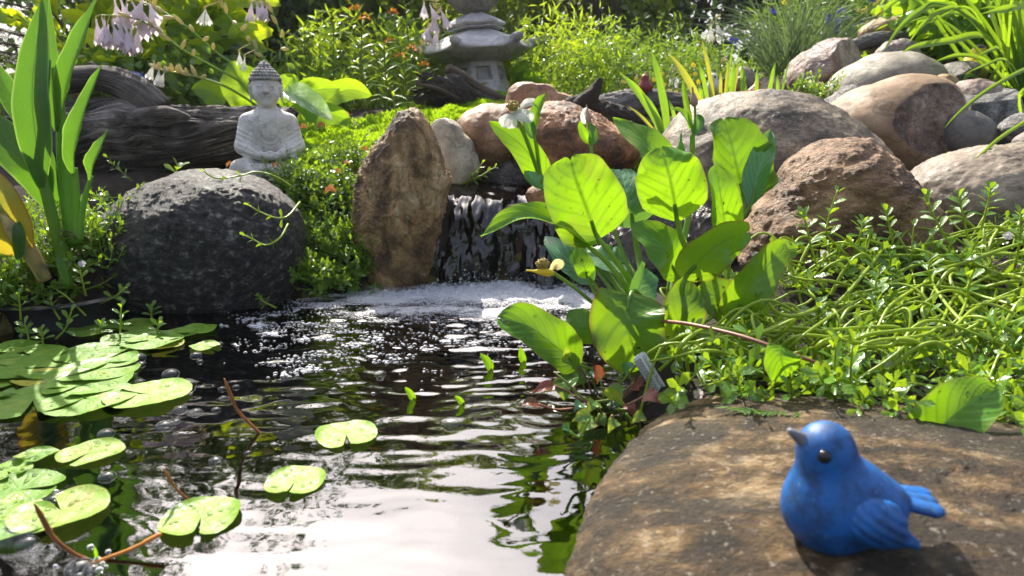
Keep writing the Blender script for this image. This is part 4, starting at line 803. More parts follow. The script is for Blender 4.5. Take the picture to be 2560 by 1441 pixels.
# ------------------------------------------------------------------ driftwood
def log(name, label, pts, radii, mat, seed=0, seg=96, n=180, flute=.10, knot=.12, squash=1.0, jag0=0.0, jag1=0.0, nob=(), crack=.14):
    C = catmull(pts, n); T, N, B = frames(C); t = np.linspace(0, 1, n); rr = np.interp(t, np.linspace(0, 1, len(radii)), radii)
    a = np.linspace(0, 2 * math.pi, seg, endpoint=False); A, TT = np.meshgrid(a, t); L = np.linalg.norm(np.diff(C, axis=0), axis=1).sum()
    tw = A + 1.2 * TT + .25 * fbm(np.stack([np.cos(A), np.sin(A), TT * L * 6 + seed + 2], -1), 2)
    g = -np.abs(fbm(np.stack([np.cos(tw) * 8, np.sin(tw) * 8, TT * L * 2.4 + seed], -1), 5)) * 1.8 + .6; g2 = fbm(np.stack([np.cos(tw) * 9, np.sin(tw) * 9, TT * L * 5 + seed + 9], -1), 3)
    lob = fbm(np.stack([np.cos(A) * 1.1, np.sin(A) * 1.1, TT * L * 6 + seed + 4], -1), 3)
    rad = rr[:, None] * (1 + flute * g + .45 * flute * g2 + knot * lob)
    g3 = fbm(np.stack([np.cos(tw) * 2.6, np.sin(tw) * 2.6, TT * L * 2.2 + seed + 31], -1), 4); g4 = fbm(np.stack([np.cos(tw) * 5.5, np.sin(tw) * 5.5, TT * L * 3.5 + seed + 47], -1), 3)
    rad = rad - rr[:, None] * (crack * np.exp(-(g3 / .05) ** 2) + .5 * crack * np.exp(-(g4 / .05) ** 2))
    for (kt, ka, kr, kw) in nob:
        da = np.angle(np.exp(1j * (A - ka))); rad += kr * np.exp(-((TT - kt) / kw) ** 2 - (da / .5) ** 2)
    V = C[:, None] + rad[..., None] * (np.cos(A)[..., None] * N[:, None] + squash * np.sin(A)[..., None] * B[:, None])
    if jag0: V += (jag0 * np.clip(1 - TT / .12, 0, 1) * fbm(np.stack([np.cos(A) * 3, np.sin(A) * 3, A * 0 + seed], -1), 3))[..., None] * T[:, None]
    if jag1: V += (jag1 * np.clip((TT - .88) / .12, 0, 1) * fbm(np.stack([np.cos(A) * 3, np.sin(A) * 3, A * 0 + seed + 5], -1), 3))[..., None] * T[:, None]
    V = V.reshape(-1, 3); i, j = np.meshgrid(np.arange(n - 1), np.arange(seg), indexing='ij'); j2 = (j + 1) % seg
    Q = np.stack([i * seg + j, i * seg + j2, (i + 1) * seg + j2, (i + 1) * seg + j], -1).reshape(-1, 4)
    UV = np.stack([TT.ravel() * L * 3, (tw / (2 * math.pi)).ravel()], -1)
    c0, c1 = V[:seg].mean(0), V[-seg:].mean(0); V2 = np.concatenate([V, [c0 + T[0] * rr[0] * .25, c1 - T[-1] * rr[-1] * .25]]); UV = np.concatenate([UV, [[0, 0], [1, 1]]]); k = n * seg
    F = [list(x) for x in Q] + [[(jj + 1) % seg, jj, k] for jj in range(seg)] + [[(n - 1) * seg + jj, (n - 1) * seg + (jj + 1) % seg, k + 1] for jj in range(seg)]
    q = MB(); q.add(V2, F, UV); o = q.build(name, mat); return tag(o, label, 'driftwood')
pl = lambda L, Y=None: [P(*x) for x in L]
m2 = MPP(400, 330, 1.68)
lg = log('driftwood_log', 'big grey weathered driftwood log lying behind the seated statue', pl([(60, 330, 1.72), (150, 345, 1.70), (260, 345, 1.68), (380, 352, 1.68), (500, 350, 1.68), (640, 342, 1.69), (735, 335, 1.70)]), [x * m2 for x in (75, 88, 112, 104, 84, 80, 74)], M['driftwood'], 2, 200, 320, .032, .15, .9, .03, .02, nob=[(.42, 1.9, .03, .05), (.30, 2.6, .04, .07)])
def limb(pts, r, mat, par, nm='branch', seed=1):
    C = [P(*x) for x in pts]; q = MB(); seg, n = 28, 60; Cc = catmull(C, n); T, N, B = frames(Cc); t = np.linspace(0, 1, n); rr = np.interp(t, np.linspace(0, 1, len(r)), r)
    A, TT = np.meshgrid(np.linspace(0, 2 * math.pi, seg, endpoint=False), t); g = fbm(np.stack([np.cos(A) * 2.5, np.sin(A) * 2.5, TT * 3 + seed], -1), 4); rad = rr[:, None] * (1 + .09 * g)
    V = Cc[:, None] + rad[..., None] * (np.cos(A)[..., None] * N[:, None] + np.sin(A)[..., None] * B[:, None]); i, j = np.meshgrid(np.arange(n - 1), np.arange(seg), indexing='ij'); j2 = (j + 1) % seg
    Q = np.stack([i * seg + j, i * seg + j2, (i + 1) * seg + j2, (i + 1) * seg + j], -1).reshape(-1, 4); UV = np.stack([TT.ravel(), (A / 6.28).ravel()], -1)
    q.add(V.reshape(-1, 3), [list(x) for x in Q] + [list(range(seg))[::-1], list(range((n - 1) * seg, n * seg))], UV); return q.build(nm, mat, par)
limb([(410, 275, 1.66), (350, 232, 1.66), (290, 205, 1.67), (220, 196, 1.68), (120, 215, 1.70), (40, 260, 1.72)], [x * m2 for x in (30, 36, 34, 30, 34, 40)], M['driftwood'], lg, seed=3)
limb([(250, 300, 1.62), (200, 360, 1.62), (120, 430, 1.60), (40, 500, 1.58), (-40, 560, 1.58)], [x * m2 for x in (34, 50, 60, 60, 50)], M['driftwood_char'], lg, 'root', seed=5)
limb([(480, 300, 1.63), (420, 290, 1.61), (360, 300, 1.61), (320, 330, 1.62)], [x * m2 for x in (8, 24, 26, 10)], M['driftwood'], lg, 'root', seed=8)
mB = MPP(1150, 220, 2.25)
lg2 = log('driftwood_log', 'broken charred hollow log with jagged end in front of the stone lantern', pl([(1055, 222, 2.22), (1110, 232, 2.23), (1180, 250, 2.26), (1260, 268, 2.30)]), [x * mB for x in (38, 36, 26, 12)], M['driftwood_char'], 12, 64, 90, .16, .1, 1, .05)
limb([(1118, 172, 2.26), (1150, 190, 2.28), (1200, 222, 2.30), (1285, 258, 2.32)], [x * mB for x in (13, 15, 13, 7)], M['driftwood_brown'], lg2, 'bark_slab', seed=2)
limb([(1125, 185, 2.25), (1130, 200, 2.25), (1150, 230, 2.26), (1190, 250, 2.28)], [x * mB for x in (8, 26, 30, 18)], M['driftwood_char'], lg2, 'splintered_side', seed=9)
limb([(1040, 212, 2.17), (1080, 218, 2.17), (1120, 234, 2.19), (1150, 250, 2.2)], [x * mB for x in (3, 5, 5, 3)], M['driftwood_brown'], lg2, 'splinter', seed=4)
mC = MPP(1600, 270, 1.95)
lg3 = log('driftwood_log', 'grey driftwood trunk lying behind the blade leaves with the red figurine on it', pl([(1490, 275, 1.92), (1570, 262, 1.95), (1650, 265, 1.97), (1740, 278, 1.98), (1830, 290, 2.0)]), [x * mC for x in (30, 38, 36, 32, 26)], M['driftwood_grey'], 22, 64, 110, .12, .12)
lg4 = log('driftwood_branch', 'dark forked driftwood with an upright horn above the orange-brown boulder', pl([(1400, 270, 1.74), (1450, 262, 1.73), (1500, 280, 1.72), (1560, 300, 1.70), (1630, 325, 1.68)]), [x * mC for x in (14, 22, 26, 26, 16)], M['driftwood_char'], 31, 48, 80, .12, .1)
limb([(1450, 268, 1.72), (1478, 240, 1.71), (1492, 215, 1.71), (1502, 196, 1.71)], [x * mC for x in (22, 17, 11, 5)], M['driftwood_char'], lg4, 'horn', seed=6)
mD = MPP(2250, 120, 2.1)
log('driftwood_plank', 'weathered grey curved plank lying among the stones uphill', pl([(2128, 118, 2.12), (2180, 102, 2.12), (2260, 98, 2.14), (2340, 103, 2.16), (2420, 120, 2.2)]), [x * mD for x in (20, 24, 21, 18, 16)], M['driftwood_grey'], 41, 48, 100, .12, .08, .8)
# ------------------------------------------------------------------ plant tag with writing
tc = P(1632, 948, .70); tg = MB(); wT, hT, th = .0165, .062, .0007
def rr2(w_, h_, r, k=6):
    out = []
    for cx, cy, a0 in ((w_ / 2 - r, h_ / 2 - r, 0), (-w_ / 2 + r, h_ / 2 - r, 90), (-w_ / 2 + r, -h_ / 2 + r, 180), (w_ / 2 - r, -h_ / 2 + r, 270)):
        out += [(cx + r * math.cos(R(a0 + 90 * i / k)), cy + r * math.sin(R(a0 + 90 * i / k))) for i in range(k + 1)]
    return out
o2 = rr2(hT, wT, .004); n = len(o2); tg.add([(x, y, th / 2) for x, y in o2] + [(x, y, -th / 2) for x, y in o2], [list(range(n)), list(range(n, 2 * n))[::-1]] + [[i, n + i, n + (i + 1) % n, (i + 1) % n] for i in range(n)])
tago = link('plant_tag', tg.mesh('plant_tag', smooth=False), M['tag_white']); tago.location = tc
tag(tago, 'white plastic plant tag with black print stuck among the leaves', 'plant tag')
ex = Vector((.52, -.10, -.85)).normalized(); nz_ = Vector((.25, -.93, .27)); nz_ = (nz_ - ex * nz_.dot(ex)).normalized(); ey = nz_.cross(ex)
tago.rotation_euler = Matrix((ex, ey, nz_)).transposed().to_euler()
def text_mesh(s, size, name):
    cu = bpy.data.curves.new(name, 'FONT'); cu.body = s; cu.size = size; cu.resolution_u = 2; o = bpy.data.objects.new(name, cu); COL.objects.link(o)
    bpy.context.view_layer.update(); me = bpy.data.meshes.new_from_object(o.evaluated_get(bpy.context.evaluated_depsgraph_get())); bpy.data.objects.remove(o); return me
x0 = -hT / 2 + .004
tx = link('lettering', text_mesh('Chameleon Plant/Rainbow P', .0052, 'lettering'), M['ink'], tago); tx.location = (x0, .0025, th / 2 + .0002)
yy = .0002
for ln_i, (a, b) in enumerate([(.36, .52), (.30, .62), (.42, .50), (.25, .48), (.5, .3)]):
    q = MB(); yy -= .0017; x = x0; rg = random.Random(ln_i)
    while x < x0 + hT * (a + b) * .8:
        w_ = rg.uniform(.0012, .0042); q.add([(x, yy, th / 2 + .0002), (x + w_, yy, th / 2 + .0002), (x + w_, yy + .0009, th / 2 + .0002), (x, yy + .0009, th / 2 + .0002)], [[0, 1, 2, 3]]); x += w_ + .0008
    link('print_line', q.mesh('print_line', smooth=False), M['ink'], tago)
# ------------------------------------------------------------------ broad-leaved water plant (the big bright leaves)
def droplets(parent, V, n2, count, seed, rmax=.0026):
    rg = np.random.default_rng(seed); nu, nv = V.shape[:2]; q = MB(); d, F = csphere(3); up = d.copy(); k = (up[:, 2] > -.35)[F].all(1)
    for _ in range(count):
        i, j = rg.integers(2, nu - 2), rg.integers(1, nv - 1); a, b = rg.random(2); p = V[i, j] * (1 - a) + V[min(i + 1, nu - 1), j] * a; p = p * (1 - b) + V[i, min(j + 1, nv - 1)] * b
        nn = n2[i]; nn = nn if nn[1] < .3 else -nn; x = np.cross(nn, [0, 0, 1.0]); x /= np.linalg.norm(x) + 1e-9; y = np.cross(nn, x); r = rmax * (.3 + .7 * rg.random() ** 2.5)
        q.addq(p + (d @ np.stack([x, y * 1.15, nn * .55])) * r, F[k])
    o = q.build('water_droplets', M['droplet'], parent); o['kind'] = 'stuff'; return o
CROWN = P(1640, 880, .84); CROWN.z = max(CROWN.z, .02)
wp = thing('water_plant', CROWN, 'bright green broad-leaved water plant with white flower beside the waterfall', 'plant')
def sw(spine, wpx, nrm, mat='sword_leaf', pet=None, pf='broad', cup=.18, wave=.02, wf=2.0, seed=0, drops=0, twist=0.0, notch=.05, lobe=.05, parent=wp, pr=5.0, asym=0.0, label=None, nu=26, nv=15):
    pts = [P(*s) for s in spine]; px, py, Y = spine[len(spine) // 2]; mpp = MPP(px, py, Y)
    q = MB(); V, n2 = leaf_surf(q, pts, wpx * mpp, pf, nrm, cup, wave, wf, nu, nv, lobe, twist, seed, asym, tint=(seed * .37) % 1, notch=notch)
    o = q.build('leaf', M[mat], parent)
    if label: o['label'] = label
    if pet is not None:
        pp = [pts[0] + (pts[1] - pts[0]) * .55, pts[0]] + [P(*s) for s in pet] if True else []
        q = MB(); tube(q, pp, pr * mpp * .55, pr * mpp * 1.1, 8, 22); q.build('petiole', M['stem_green'], o)
    if drops: droplets(o, V, n2, drops, seed)
    return o
C1 = (1640, 880, .84)
N0 = (0, -1, .15)
sw([(1492, 590, .80), (1466, 520, .79), (1440, 450, .78), (1424, 392, .785)], 198, (.1, -1, -.12), pet=[(1530, 640, .80), (1580, 720, .82), C1], seed=1, drops=46, cup=.34, wave=.05, twist=.3, pr=9)
sw([(1692, 548, .84), (1682, 480, .83), (1668, 420, .82), (1650, 366, .83)], 178, (-.1, -1, -.1), pet=[(1705, 600, .84), (1735, 680, .84), (1690, 800, .84), C1], seed=2, drops=30, cup=-.30, wave=.055, twist=-.3, pr=9)
sw([(1858, 495, .94), (1845, 430, .95), (1828, 360, .955), (1808, 294, .97)], 172, (.15, -.8, .6), 'sword_leaf', pet=[(1850, 560, .93), (1800, 680, .90), (1700, 800, .86), C1], seed=3, drops=44, cup=.42, wave=.03, pr=8)
sw([(1880, 505, .93), (1893, 440, .94), (1912, 380, .95), (1926, 325, .96)], 66, (-.5, -.8, .3), 'sword_leaf_blue', seed=31, drops=12, cup=.5, wave=.03, pf='ovate', pet=[(1850, 560, .93), (1800, 680, .90), C1], pr=6)
sw([(1672, 425, .90), (1640, 385, .90), (1600, 345, .91), (1532, 298, .94)], 92, (.2, -.8, .5), pet=[(1690, 480, .90), (1700, 600, .89), (1680, 780, .86), C1], seed=4, drops=18, cup=.25, wave=.03, pf='ovate', pr=7)
sw([(1470, 615, .80), (1400, 566, .78), (1310, 542, .77), (1202, 592, .77)], 88, (-.05, -.45, .9), pet=[(1520, 660, .80), (1570, 730, .81), C1], seed=5, drops=30, cup=.55, wave=.02, pf='ovate', pr=9)
sw([(1582, 560, .92), (1574, 510, .92), (1562, 465, .94), (1552, 424, .97)], 118, (.1, -.75, .65), 'sword_leaf_blue', pet=[(1596, 640, .91), (1610, 720, .88), C1], seed=6, drops=14, cup=.3, pr=9)
sw([(1822, 640, .84), (1812, 560, .83), (1800, 480, .82), (1788, 414, .83)], 98, (.35, -.9, .1), pet=[(1810, 720, .84), (1720, 820, .84), C1], seed=7, drops=26, cup=.35, wave=.035, pr=7)
sw([(1715, 690, .80), (1760, 640, .79), (1815, 600, .79), (1872, 580, .81)], 122, (-.2, -.85, -.35), 'sword_leaf_old', pet=[(1700, 740, .80), (1670, 820, .82), C1], seed=8, cup=.25, wave=.04, twist=.4, pr=10)
sw([(1440, 908, .76), (1385, 862, .755), (1320, 815, .755), (1242, 795, .76)], 118, (.1, -.75, .6), pet=[(1490, 925, .77), (1570, 910, .80), C1], seed=9, drops=6, cup=.34, wave=.04, pf='broad', pr=7)
sw([(1572, 748, .76), (1566, 800, .745), (1580, 860, .74), (1600, 925, .745)], 186, (-.05, -1, -.15), 'sword_leaf_old', pet=[(1590, 730, .78), (1630, 790, .82), C1], seed=10, cup=.34, wave=.05, twist=.25, pr=8, notch=.02, lobe=.1)
sw([(1490, 850, .80), (1465, 820, .80), (1442, 795, .81), (1424, 775, .82)], 74, (.1, -.9, .3), pet=[(1540, 870, .81), C1], seed=11, cup=.2, pf='ovate', pr=5)
sw([(1832, 790, .80), (1868, 730, .79), (1915, 670, .80), (1958, 606, .82)], 112, (.2, -.9, .2), 'sword_leaf_old', pet=[(1790, 840, .80), (1720, 870, .82), C1], seed=12, cup=.22, wave=.045, twist=-.4, pr=7, label='leaf with brown spots and edges')
sw([(1668, 880, .80), (1690, 830, .79), (1710, 770, .79), (1720, 700, .81)], 130, (.15, -.95, .1), 'sword_leaf_old', pet=[(1660, 890, .82), C1], seed=13, cup=.15, wave=.02, pr=6)
sw([(1478, 700, .86), (1440, 670, .86), (1400, 630, .87), (1362, 590, .90)], 78, (.2, -.8, .55), 'sword_leaf_blue', pet=[(1520, 760, .86), (1600, 840, .85), C1], seed=14, drops=8, cup=.3, wave=.03, pf='ovate', pr=5)
sw([(1468, 692, .82), (1462, 670, .815), (1452, 645, .82), (1440, 616, .83)], 50, (0, -1, .1), pet=[(1490, 740, .82), (1530, 800, .82), C1], seed=15, cup=.2, pf='ovate', pr=5)
sw([(1560, 790, .79), (1585, 745, .79), (1605, 700, .80), (1612, 668, .82)], 92, (.55, -.8, .25), 'sword_leaf_blue', pet=[(1560, 820, .80), (1590, 860, .82), C1], seed=16, cup=.5, pr=6)
sw([(1570, 660, .93), (1530, 655, .93), (1490, 640, .94), (1455, 620, .96)], 92, (.1, -.6, .8), 'sword_leaf_blue', pet=[(1600, 720, .90), C1], seed=17, cup=.25, drops=6, pf='ovate', pr=5)
sw([(1690, 690, .88), (1670, 640, .87), (1640, 600, .88), (1575, 556, .90)], 110, (.1, -.8, .5), pet=[(1690, 760, .87), C1], seed=18, cup=.3, wave=.02, pf='ovate', pr=6)
sw([(1870, 800, .82), (1835, 770, .81), (1790, 740, .81), (1742, 728, .82)], 110, (-.1, -.9, .2), 'sword_leaf_old', pet=[(1880, 830, .81), (1750, 870, .82), C1], seed=19, cup=.1, pr=5)
sw([(1905, 660, .90), (1935, 640, .89), (1965, 625, .89), (1995, 622, .90)], 70, (.1, -.8, .4), 'sword_leaf_old', pet=[(1860, 740, .88), C1], seed=20, cup=.2, pf='ovate', pr=4)
sw([(1610, 905, .79), (1570, 880, .78), (1530, 850, .78), (1480, 830, .79)], 110, (.1, -.8, .4), 'sword_leaf_old', pet=[(1630, 900, .81), C1], seed=22, cup=.2, pr=5)
# upright leaf, flower and buds on stalks
sw([(1352, 462, 1.02), (1342, 420, 1.01), (1300, 360, 1.01), (1222, 304, 1.03)], 74, (-.25, -.95, .2), pet=[(1362, 480, 1.02), (1420, 560, 1.0), (1560, 740, .90), C1], seed=23, drops=16, cup=.2, pf='ovate', pr=7)
sw([(1362, 474, 1.0), (1345, 462, .995), (1328, 448, 1.0), (1313, 425, 1.01)], 46, (.1, -.6, .7), 'sword_leaf_blue', pet=[(1390, 500, 1.0), (1480, 620, .95), C1], seed=24, cup=.5, pf='ovate', pr=4)
sw([(1366, 470, 1.03), (1378, 458, 1.03), (1390, 448, 1.04), (1402, 452, 1.05)], 34, (.0, -.6, .8), 'sword_leaf_blue', seed=25, cup=.4, pf='ovate', pr=4)
def stalk(pts, r, r2=None, mat='stem_green', parent=wp, nm='flower_stalk'):
    q = MB(); tube(q, [P(*s) for s in pts], r, r2, 9, 26); return q.build(nm, M[mat], parent)
mF = MPP(1300, 300, 1.0)
stalk([(1640, 880, .84), (1470, 640, .95), (1385, 510, 1.0), (1358, 468, 1.01), (1320, 360, 1.0), (1287, 285, 1.0)], 6.5 * mF, 4.5 * mF)
s2_ = stalk([(1362, 478, 1.01), (1348, 420, 1.01), (1336, 350, 1.01), (1332, 318, 1.01)], 5 * mF, 4 * mF)
def ribbon_leaf(spine, wpx, nrm, mat, parent, pf='ovate', cup=.4, seed=0, nm='leaf', nu=16, nv=9, wave=0.0):
    q = MB(); px, py, Y = spine[len(spine) // 2]; leaf_surf(q, [P(*s) for s in spine], wpx * MPP(px, py, Y), pf, nrm, cup, wave, 2, nu, nv, seed=seed, tint=(seed * .41) % 1); return q.build(nm, M[mat], parent)
ribbon_leaf([(1332, 330, 1.01), (1338, 295, 1.0), (1350, 258, 1.0), (1364, 234, 1.0)], 34, (-.6, -.8, 0), 'sword_leaf', wp, seed=3, nm='bract')
ribbon_leaf([(1334, 345, 1.0), (1322, 325, .995), (1316, 300, .995), (1326, 280, 1.0)], 32, (.4, -.9, .2), 'sword_leaf_blue', wp, cup=.7, seed=5, nm='bract')
fc = P(1286, 283, 1.0); fl = MB()
for i, (tx_, ty_) in enumerate([(1255, 318), (1272, 322), (1330, 305), (1316, 302), (1345, 255)]):
    e = P(tx_, ty_, .985 if i < 4 else 1.01); q = MB(); mid = (fc + e) * .5 + Vector((0, -.004, .005 if i in (2, 4) else .002)); leaf_surf(q, [fc, mid, e], (36 if i != 4 else 26) * mF, 'obov', (.05, -.8, .6), .2, .02, 2, 14, 9, seed=i); q.build('petal', M['petal_white'], wp)
q = MB(); d, F = csphere(3); rg = np.random.default_rng(4); c_ = np.array(P(1282, 268, 1.0))
for _ in range(46):
    v_ = rg.normal(size=3); v_ /= np.linalg.norm(v_); v_[2] = abs(v_[2]); q.addq(c_ + v_ * np.array([17, 17, 14]) * mF + d * 2.6 * mF, F)
q.addq(c_ + d * np.array([13, 13, 11]) * mF, F); q.build('stamens', M['stamen'], wp)
def bud(spine, r, mat, parent, nm='bud'):
    q = MB(); tube(q, [P(*s) for s in spine], 0, None, 10, 16, rf=lambda t: r * (math.sin(min(1, t * 1.15 + .12) * math.pi * .93) ** .8 * (1 - .55 * t) + .05)); q.build(nm, M[mat], parent)
stalk([(1640, 880, .84), (1560, 640, .92), (1490, 460, .98), (1478, 370, 1.0), (1471, 300, 1.0)], 5 * mF, 4 * mF)
bud([(1471, 306, 1.0), (1470, 288, 1.0), (1466, 262, 1.0)], 9 * mF, 'bud_pink', wp)
ribbon_leaf([(1474, 360, .995), (1460, 340, .99), (1452, 320, .99), (1450, 302, .99)], 26, (.3, -.9, .1), 'sword_leaf', wp, cup=.5, seed=2, nm='bract')
ribbon_leaf([(1474, 362, .995), (1484, 345, .99), (1482, 325, .99), (1476, 308, .99)], 24, (-.3, -.9, .1), 'sword_leaf_blue', wp, cup=.5, seed=7, nm='bract')
ribbon_leaf([(1462, 310, .995), (1458, 295, .99), (1460, 280, .99), (1468, 268, .99)], 12, (-.3, -.9, .1), 'petal_white', wp, cup=.5, seed=8, nm='bract')
mG = MPP(1730, 300, .95)
stalk([(1640, 880, .84), (1700, 640, .92), (1732, 480, .95), (1731, 390, .95), (1731, 335, .95)], 8 * mG, 6.5 * mG)
stalk([(1731, 340, .95), (1738, 300, .95), (1737, 262, .95)], 4 * mG, 3 * mG)
bud([(1737, 266, .95), (1734, 245, .95), (1731, 218, .95)], 11 * mG, 'bud_pink', wp)
ribbon_leaf([(1731, 330, .945), (1716, 300, .94), (1700, 280, .94), (1680, 273, .94)], 26, (.2, -.6, .8), 'sword_leaf', wp, cup=.5, seed=3, nm='bract')
ribbon_leaf([(1728, 322, .95), (1720, 280, .95), (1712, 235, .955), (1707, 192, .96)], 16, (-.3, -.9, 0), 'sword_leaf', wp, pf='strap', cup=.6, seed=4, nm='bract')
ribbon_leaf([(1732, 336, .94), (1745, 318, .935), (1750, 300, .935), (1744, 285, .935)], 26, (-.3, -.9, 0), 'sword_leaf_blue', wp, pf='ovate', cup=.6, seed=4, nm='bract')
bud([(1702, 392, .96), (1702, 370, .96), (1703, 334, .96)], 13 * mG, 'sword_leaf', wp)
stalk([(1640, 880, .84), (1690, 600, .92), (1702, 440, .96), (1702, 385, .96)], 4 * mG, 4 * mG)
mH = MPP(1360, 670, .80)
stalk([(1600, 880, .82), (1500, 775, .80), (1430, 715, .795), (1372, 675, .79)], 5 * mH, 4.5 * mH)
bud([(1384, 684, .79), (1352, 680, .785), (1316, 676, .785)], 11 * mH, 'petal_yellow', wp, 'old_petal')
q = MB(); c_ = np.array(P(1356, 660, .788)); rg = np.random.default_rng(8); d, F = csphere(3)
q.addq(c_ + d * np.array([15, 13, 12]) * mH, F)
for _ in range(60):
    v_ = rg.normal(size=3); v_ /= np.linalg.norm(v_); q.addq(c_ + v_ * np.array([16, 14, 13]) * mH + d * 2.2 * mH, F)
q.build('seed_head', M['stamen'], wp)
ribbon_leaf([(1374, 678, .79), (1385, 665, .785), (1395, 662, .785), (1404, 672, .785)], 30, (0, -.9, .3), 'petal_cream', wp, pf='obov', seed=2, nm='old_petal')
# leaf at the lower right bank, round leaf on a red stem
big = thing('bank_leaf_plant', P(2330, 1085, .57), 'single large rounded leaf half in shade at the bank behind the slab', 'plant')
sw([(2318, 1100, .545), (2360, 1060, .54), (2420, 1010, .54), (2490, 975, .55)], 150, (-.15, -.75, .7), 'sword_leaf', seed=26, cup=.35, wave=.02, parent=big, pet=[(2300, 1108, .57), (2320, 1080, .63)], pr=6, drops=8)
rs = thing('red_stem_plant', P(2085, 925, .605), 'reddish-brown leafless stem leaning over the mat with one round leaf', 'plant')
mR = MPP(1900, 850, .75)
stalk([(1655, 803, .73), (1730, 812, .69), (1850, 840, .64), (1960, 878, .61), (2080, 922, .605)], 4.5 * mR, 4.0 * mR, 'red_stem', rs, 'stem')
ribbon_leaf([(1955, 866, .605), (1952, 890, .60), (1958, 918, .60), (1968, 942, .605)], 98, (.1, -1, .1), 'sword_leaf', rs, pf='round', cup=.15, seed=4, nu=20, nv=13)
# ------------------------------------------------------------------ canna at the left
CB = P(165, 715, 1.06)
cn = thing('canna_plant', CB, 'tall canna with long upright pointed green leaves at the left bank', 'plant')
mc = MPP(150, 400, 1.05)
for pts, r0, r1 in [([(168, 720, 1.06), (150, 620, 1.06), (120, 500, 1.05), (100, 400, 1.05), (108, 300, 1.05), (120, 150, 1.05)], 17, 7), ([(185, 610, 1.08), (170, 520, 1.08), (158, 400, 1.08), (152, 300, 1.08), (140, 160, 1.08)], 21, 9),
                    ([(196, 600, 1.05), (192, 540, 1.05), (190, 470, 1.05), (186, 420, 1.05)], 10, 7), ([(200, 600, 1.04), (205, 540, 1.04), (216, 480, 1.04), (228, 440, 1.04)], 8, 5), ([(150, 600, 1.07), (130, 520, 1.07), (112, 460, 1.07)], 9, 6)]:
    q = MB(); tube(q, [P(*s) for s in pts], r0 * mc, r1 * mc, 12, 30); q.build('stem', M['canna_stem'], cn)
def cl(spine, wpx, nrm, seed, cup=.35, mat='canna_leaf', pf='canna', wave=.012, asym=0.0):
    q = MB(); px, py, Y = spine[len(spine) // 2]; leaf_surf(q, [P(*s) for s in spine], wpx * MPP(px, py, Y), pf, nrm, cup, wave, 2.5, 34, 13, seed=seed, asym=asym, tint=(seed * .43) % 1); return q.build('leaf', M[mat], cn)
cl([(104, 470, 1.04), (92, 370, 1.03), (80, 240, 1.03), (92, 110, 1.04), (122, -45, 1.06)], 84, (.35, -.9, .1), 1, .30)
cl([(142, 330, 1.07), (130, 230, 1.07), (122, 120, 1.07), (110, -60, 1.08)], 60, (.1, -1, .1), 2, .2)
cl([(150, 300, 1.06), (168, 200, 1.05), (205, 95, 1.05), (250, -20, 1.06)], 66, (-.35, -.9, .15), 3, .5)
cl([(184, 440, 1.04), (186, 370, 1.03), (212, 270, 1.03), (256, 158, 1.04)], 58, (-.35, -.85, .1), 4, .6)
cl([(226, 452, 1.03), (232, 410, 1.02), (250, 370, 1.02), (270, 322, 1.03)], 40, (-.4, -.9, .1), 5, .6)
cl([(118, 520, 1.06), (90, 440, 1.05), (40, 380, 1.04), (-20, 310, 1.04), (-70, 250, 1.05)], 96, (.3, -.8, .45), 6, .3)
cl([(100, 360, 1.09), (60, 290, 1.09), (10, 210, 1.09), (-30, 130, 1.1)], 58, (.3, -.8, .4), 7, .4)
cl([(140, 520, 1.08), (126, 450, 1.07), (120, 400, 1.07), (112, 330, 1.08)], 46, (.2, -.9, .1), 8, .3)
cl([(44, 660, 1.0), (50, 610, .99), (46, 570, .99), (36, 540, 1.0)], 34, (.2, -.9, .1), 9, .3)
cl([(40, 640, 1.0), (22, 565, .99), (-10, 490, .99), (-60, 420, 1.0)], 105, (.4, -.9, .2), 10, .25, 'canna_yellow', 'broad')
q = MB(); tube(q, [P(*s) for s in [(112, 700, 1.02), (80, 640, 1.01), (40, 580, 1.0), (0, 525, 1.0), (-40, 470, 1.0)]], 0, None, 12, 30, rf=lambda t: (16 + 12 * t) * mc); q.build('dry_sheath', M['dry_stem'], cn)
cl([(168, 712, 1.0), (160, 680, .995), (150, 655, .995), (141, 638, 1.0)], 20, (.1, -1, .1), 11, .4)
q = MB(); rg = random.Random(5)
for _ in range(9):
    a = rg.uniform(0, 6.28); b_ = P(200 + rg.uniform(-15, 15), 592 + rg.uniform(-8, 8), 1.05); tube(q, [b_, b_ + Vector((math.cos(a) * .012, -.006, .004)), b_ + Vector((math.cos(a) * .024, -.010, rg.uniform(-.004, .006)))], .0014, .0005, 5)
q.build('dry_leaf_scraps', M['mulch'], cn)['kind'] = 'stuff'
# black pot rim holding the canna at the pond's edge
pc = P(95, 760, 1.03); q = MB(); a = np.linspace(0, 2 * math.pi, 48, endpoint=False); prv = [(.105, .038), (.100, .043), (.094, .041), (.092, .01), (.086, -.12), (.078, -.14)]
V = []; F = []
for i, (rr_, zz) in enumerate(prv):
    V += [(pc.x + rr_ * math.cos(t), pc.y + .06 + rr_ * math.sin(t), zz) for t in a]
for i in range(len(prv) - 1):
    for j in range(48): F.append([i * 48 + j, i * 48 + (j + 1) % 48, (i + 1) * 48 + (j + 1) % 48, (i + 1) * 48 + j])
q.add(V, F); tag(q.build('plant_pot', M['black_plastic']), 'black plastic pot rim sunk in the bank under the canna', 'pot')
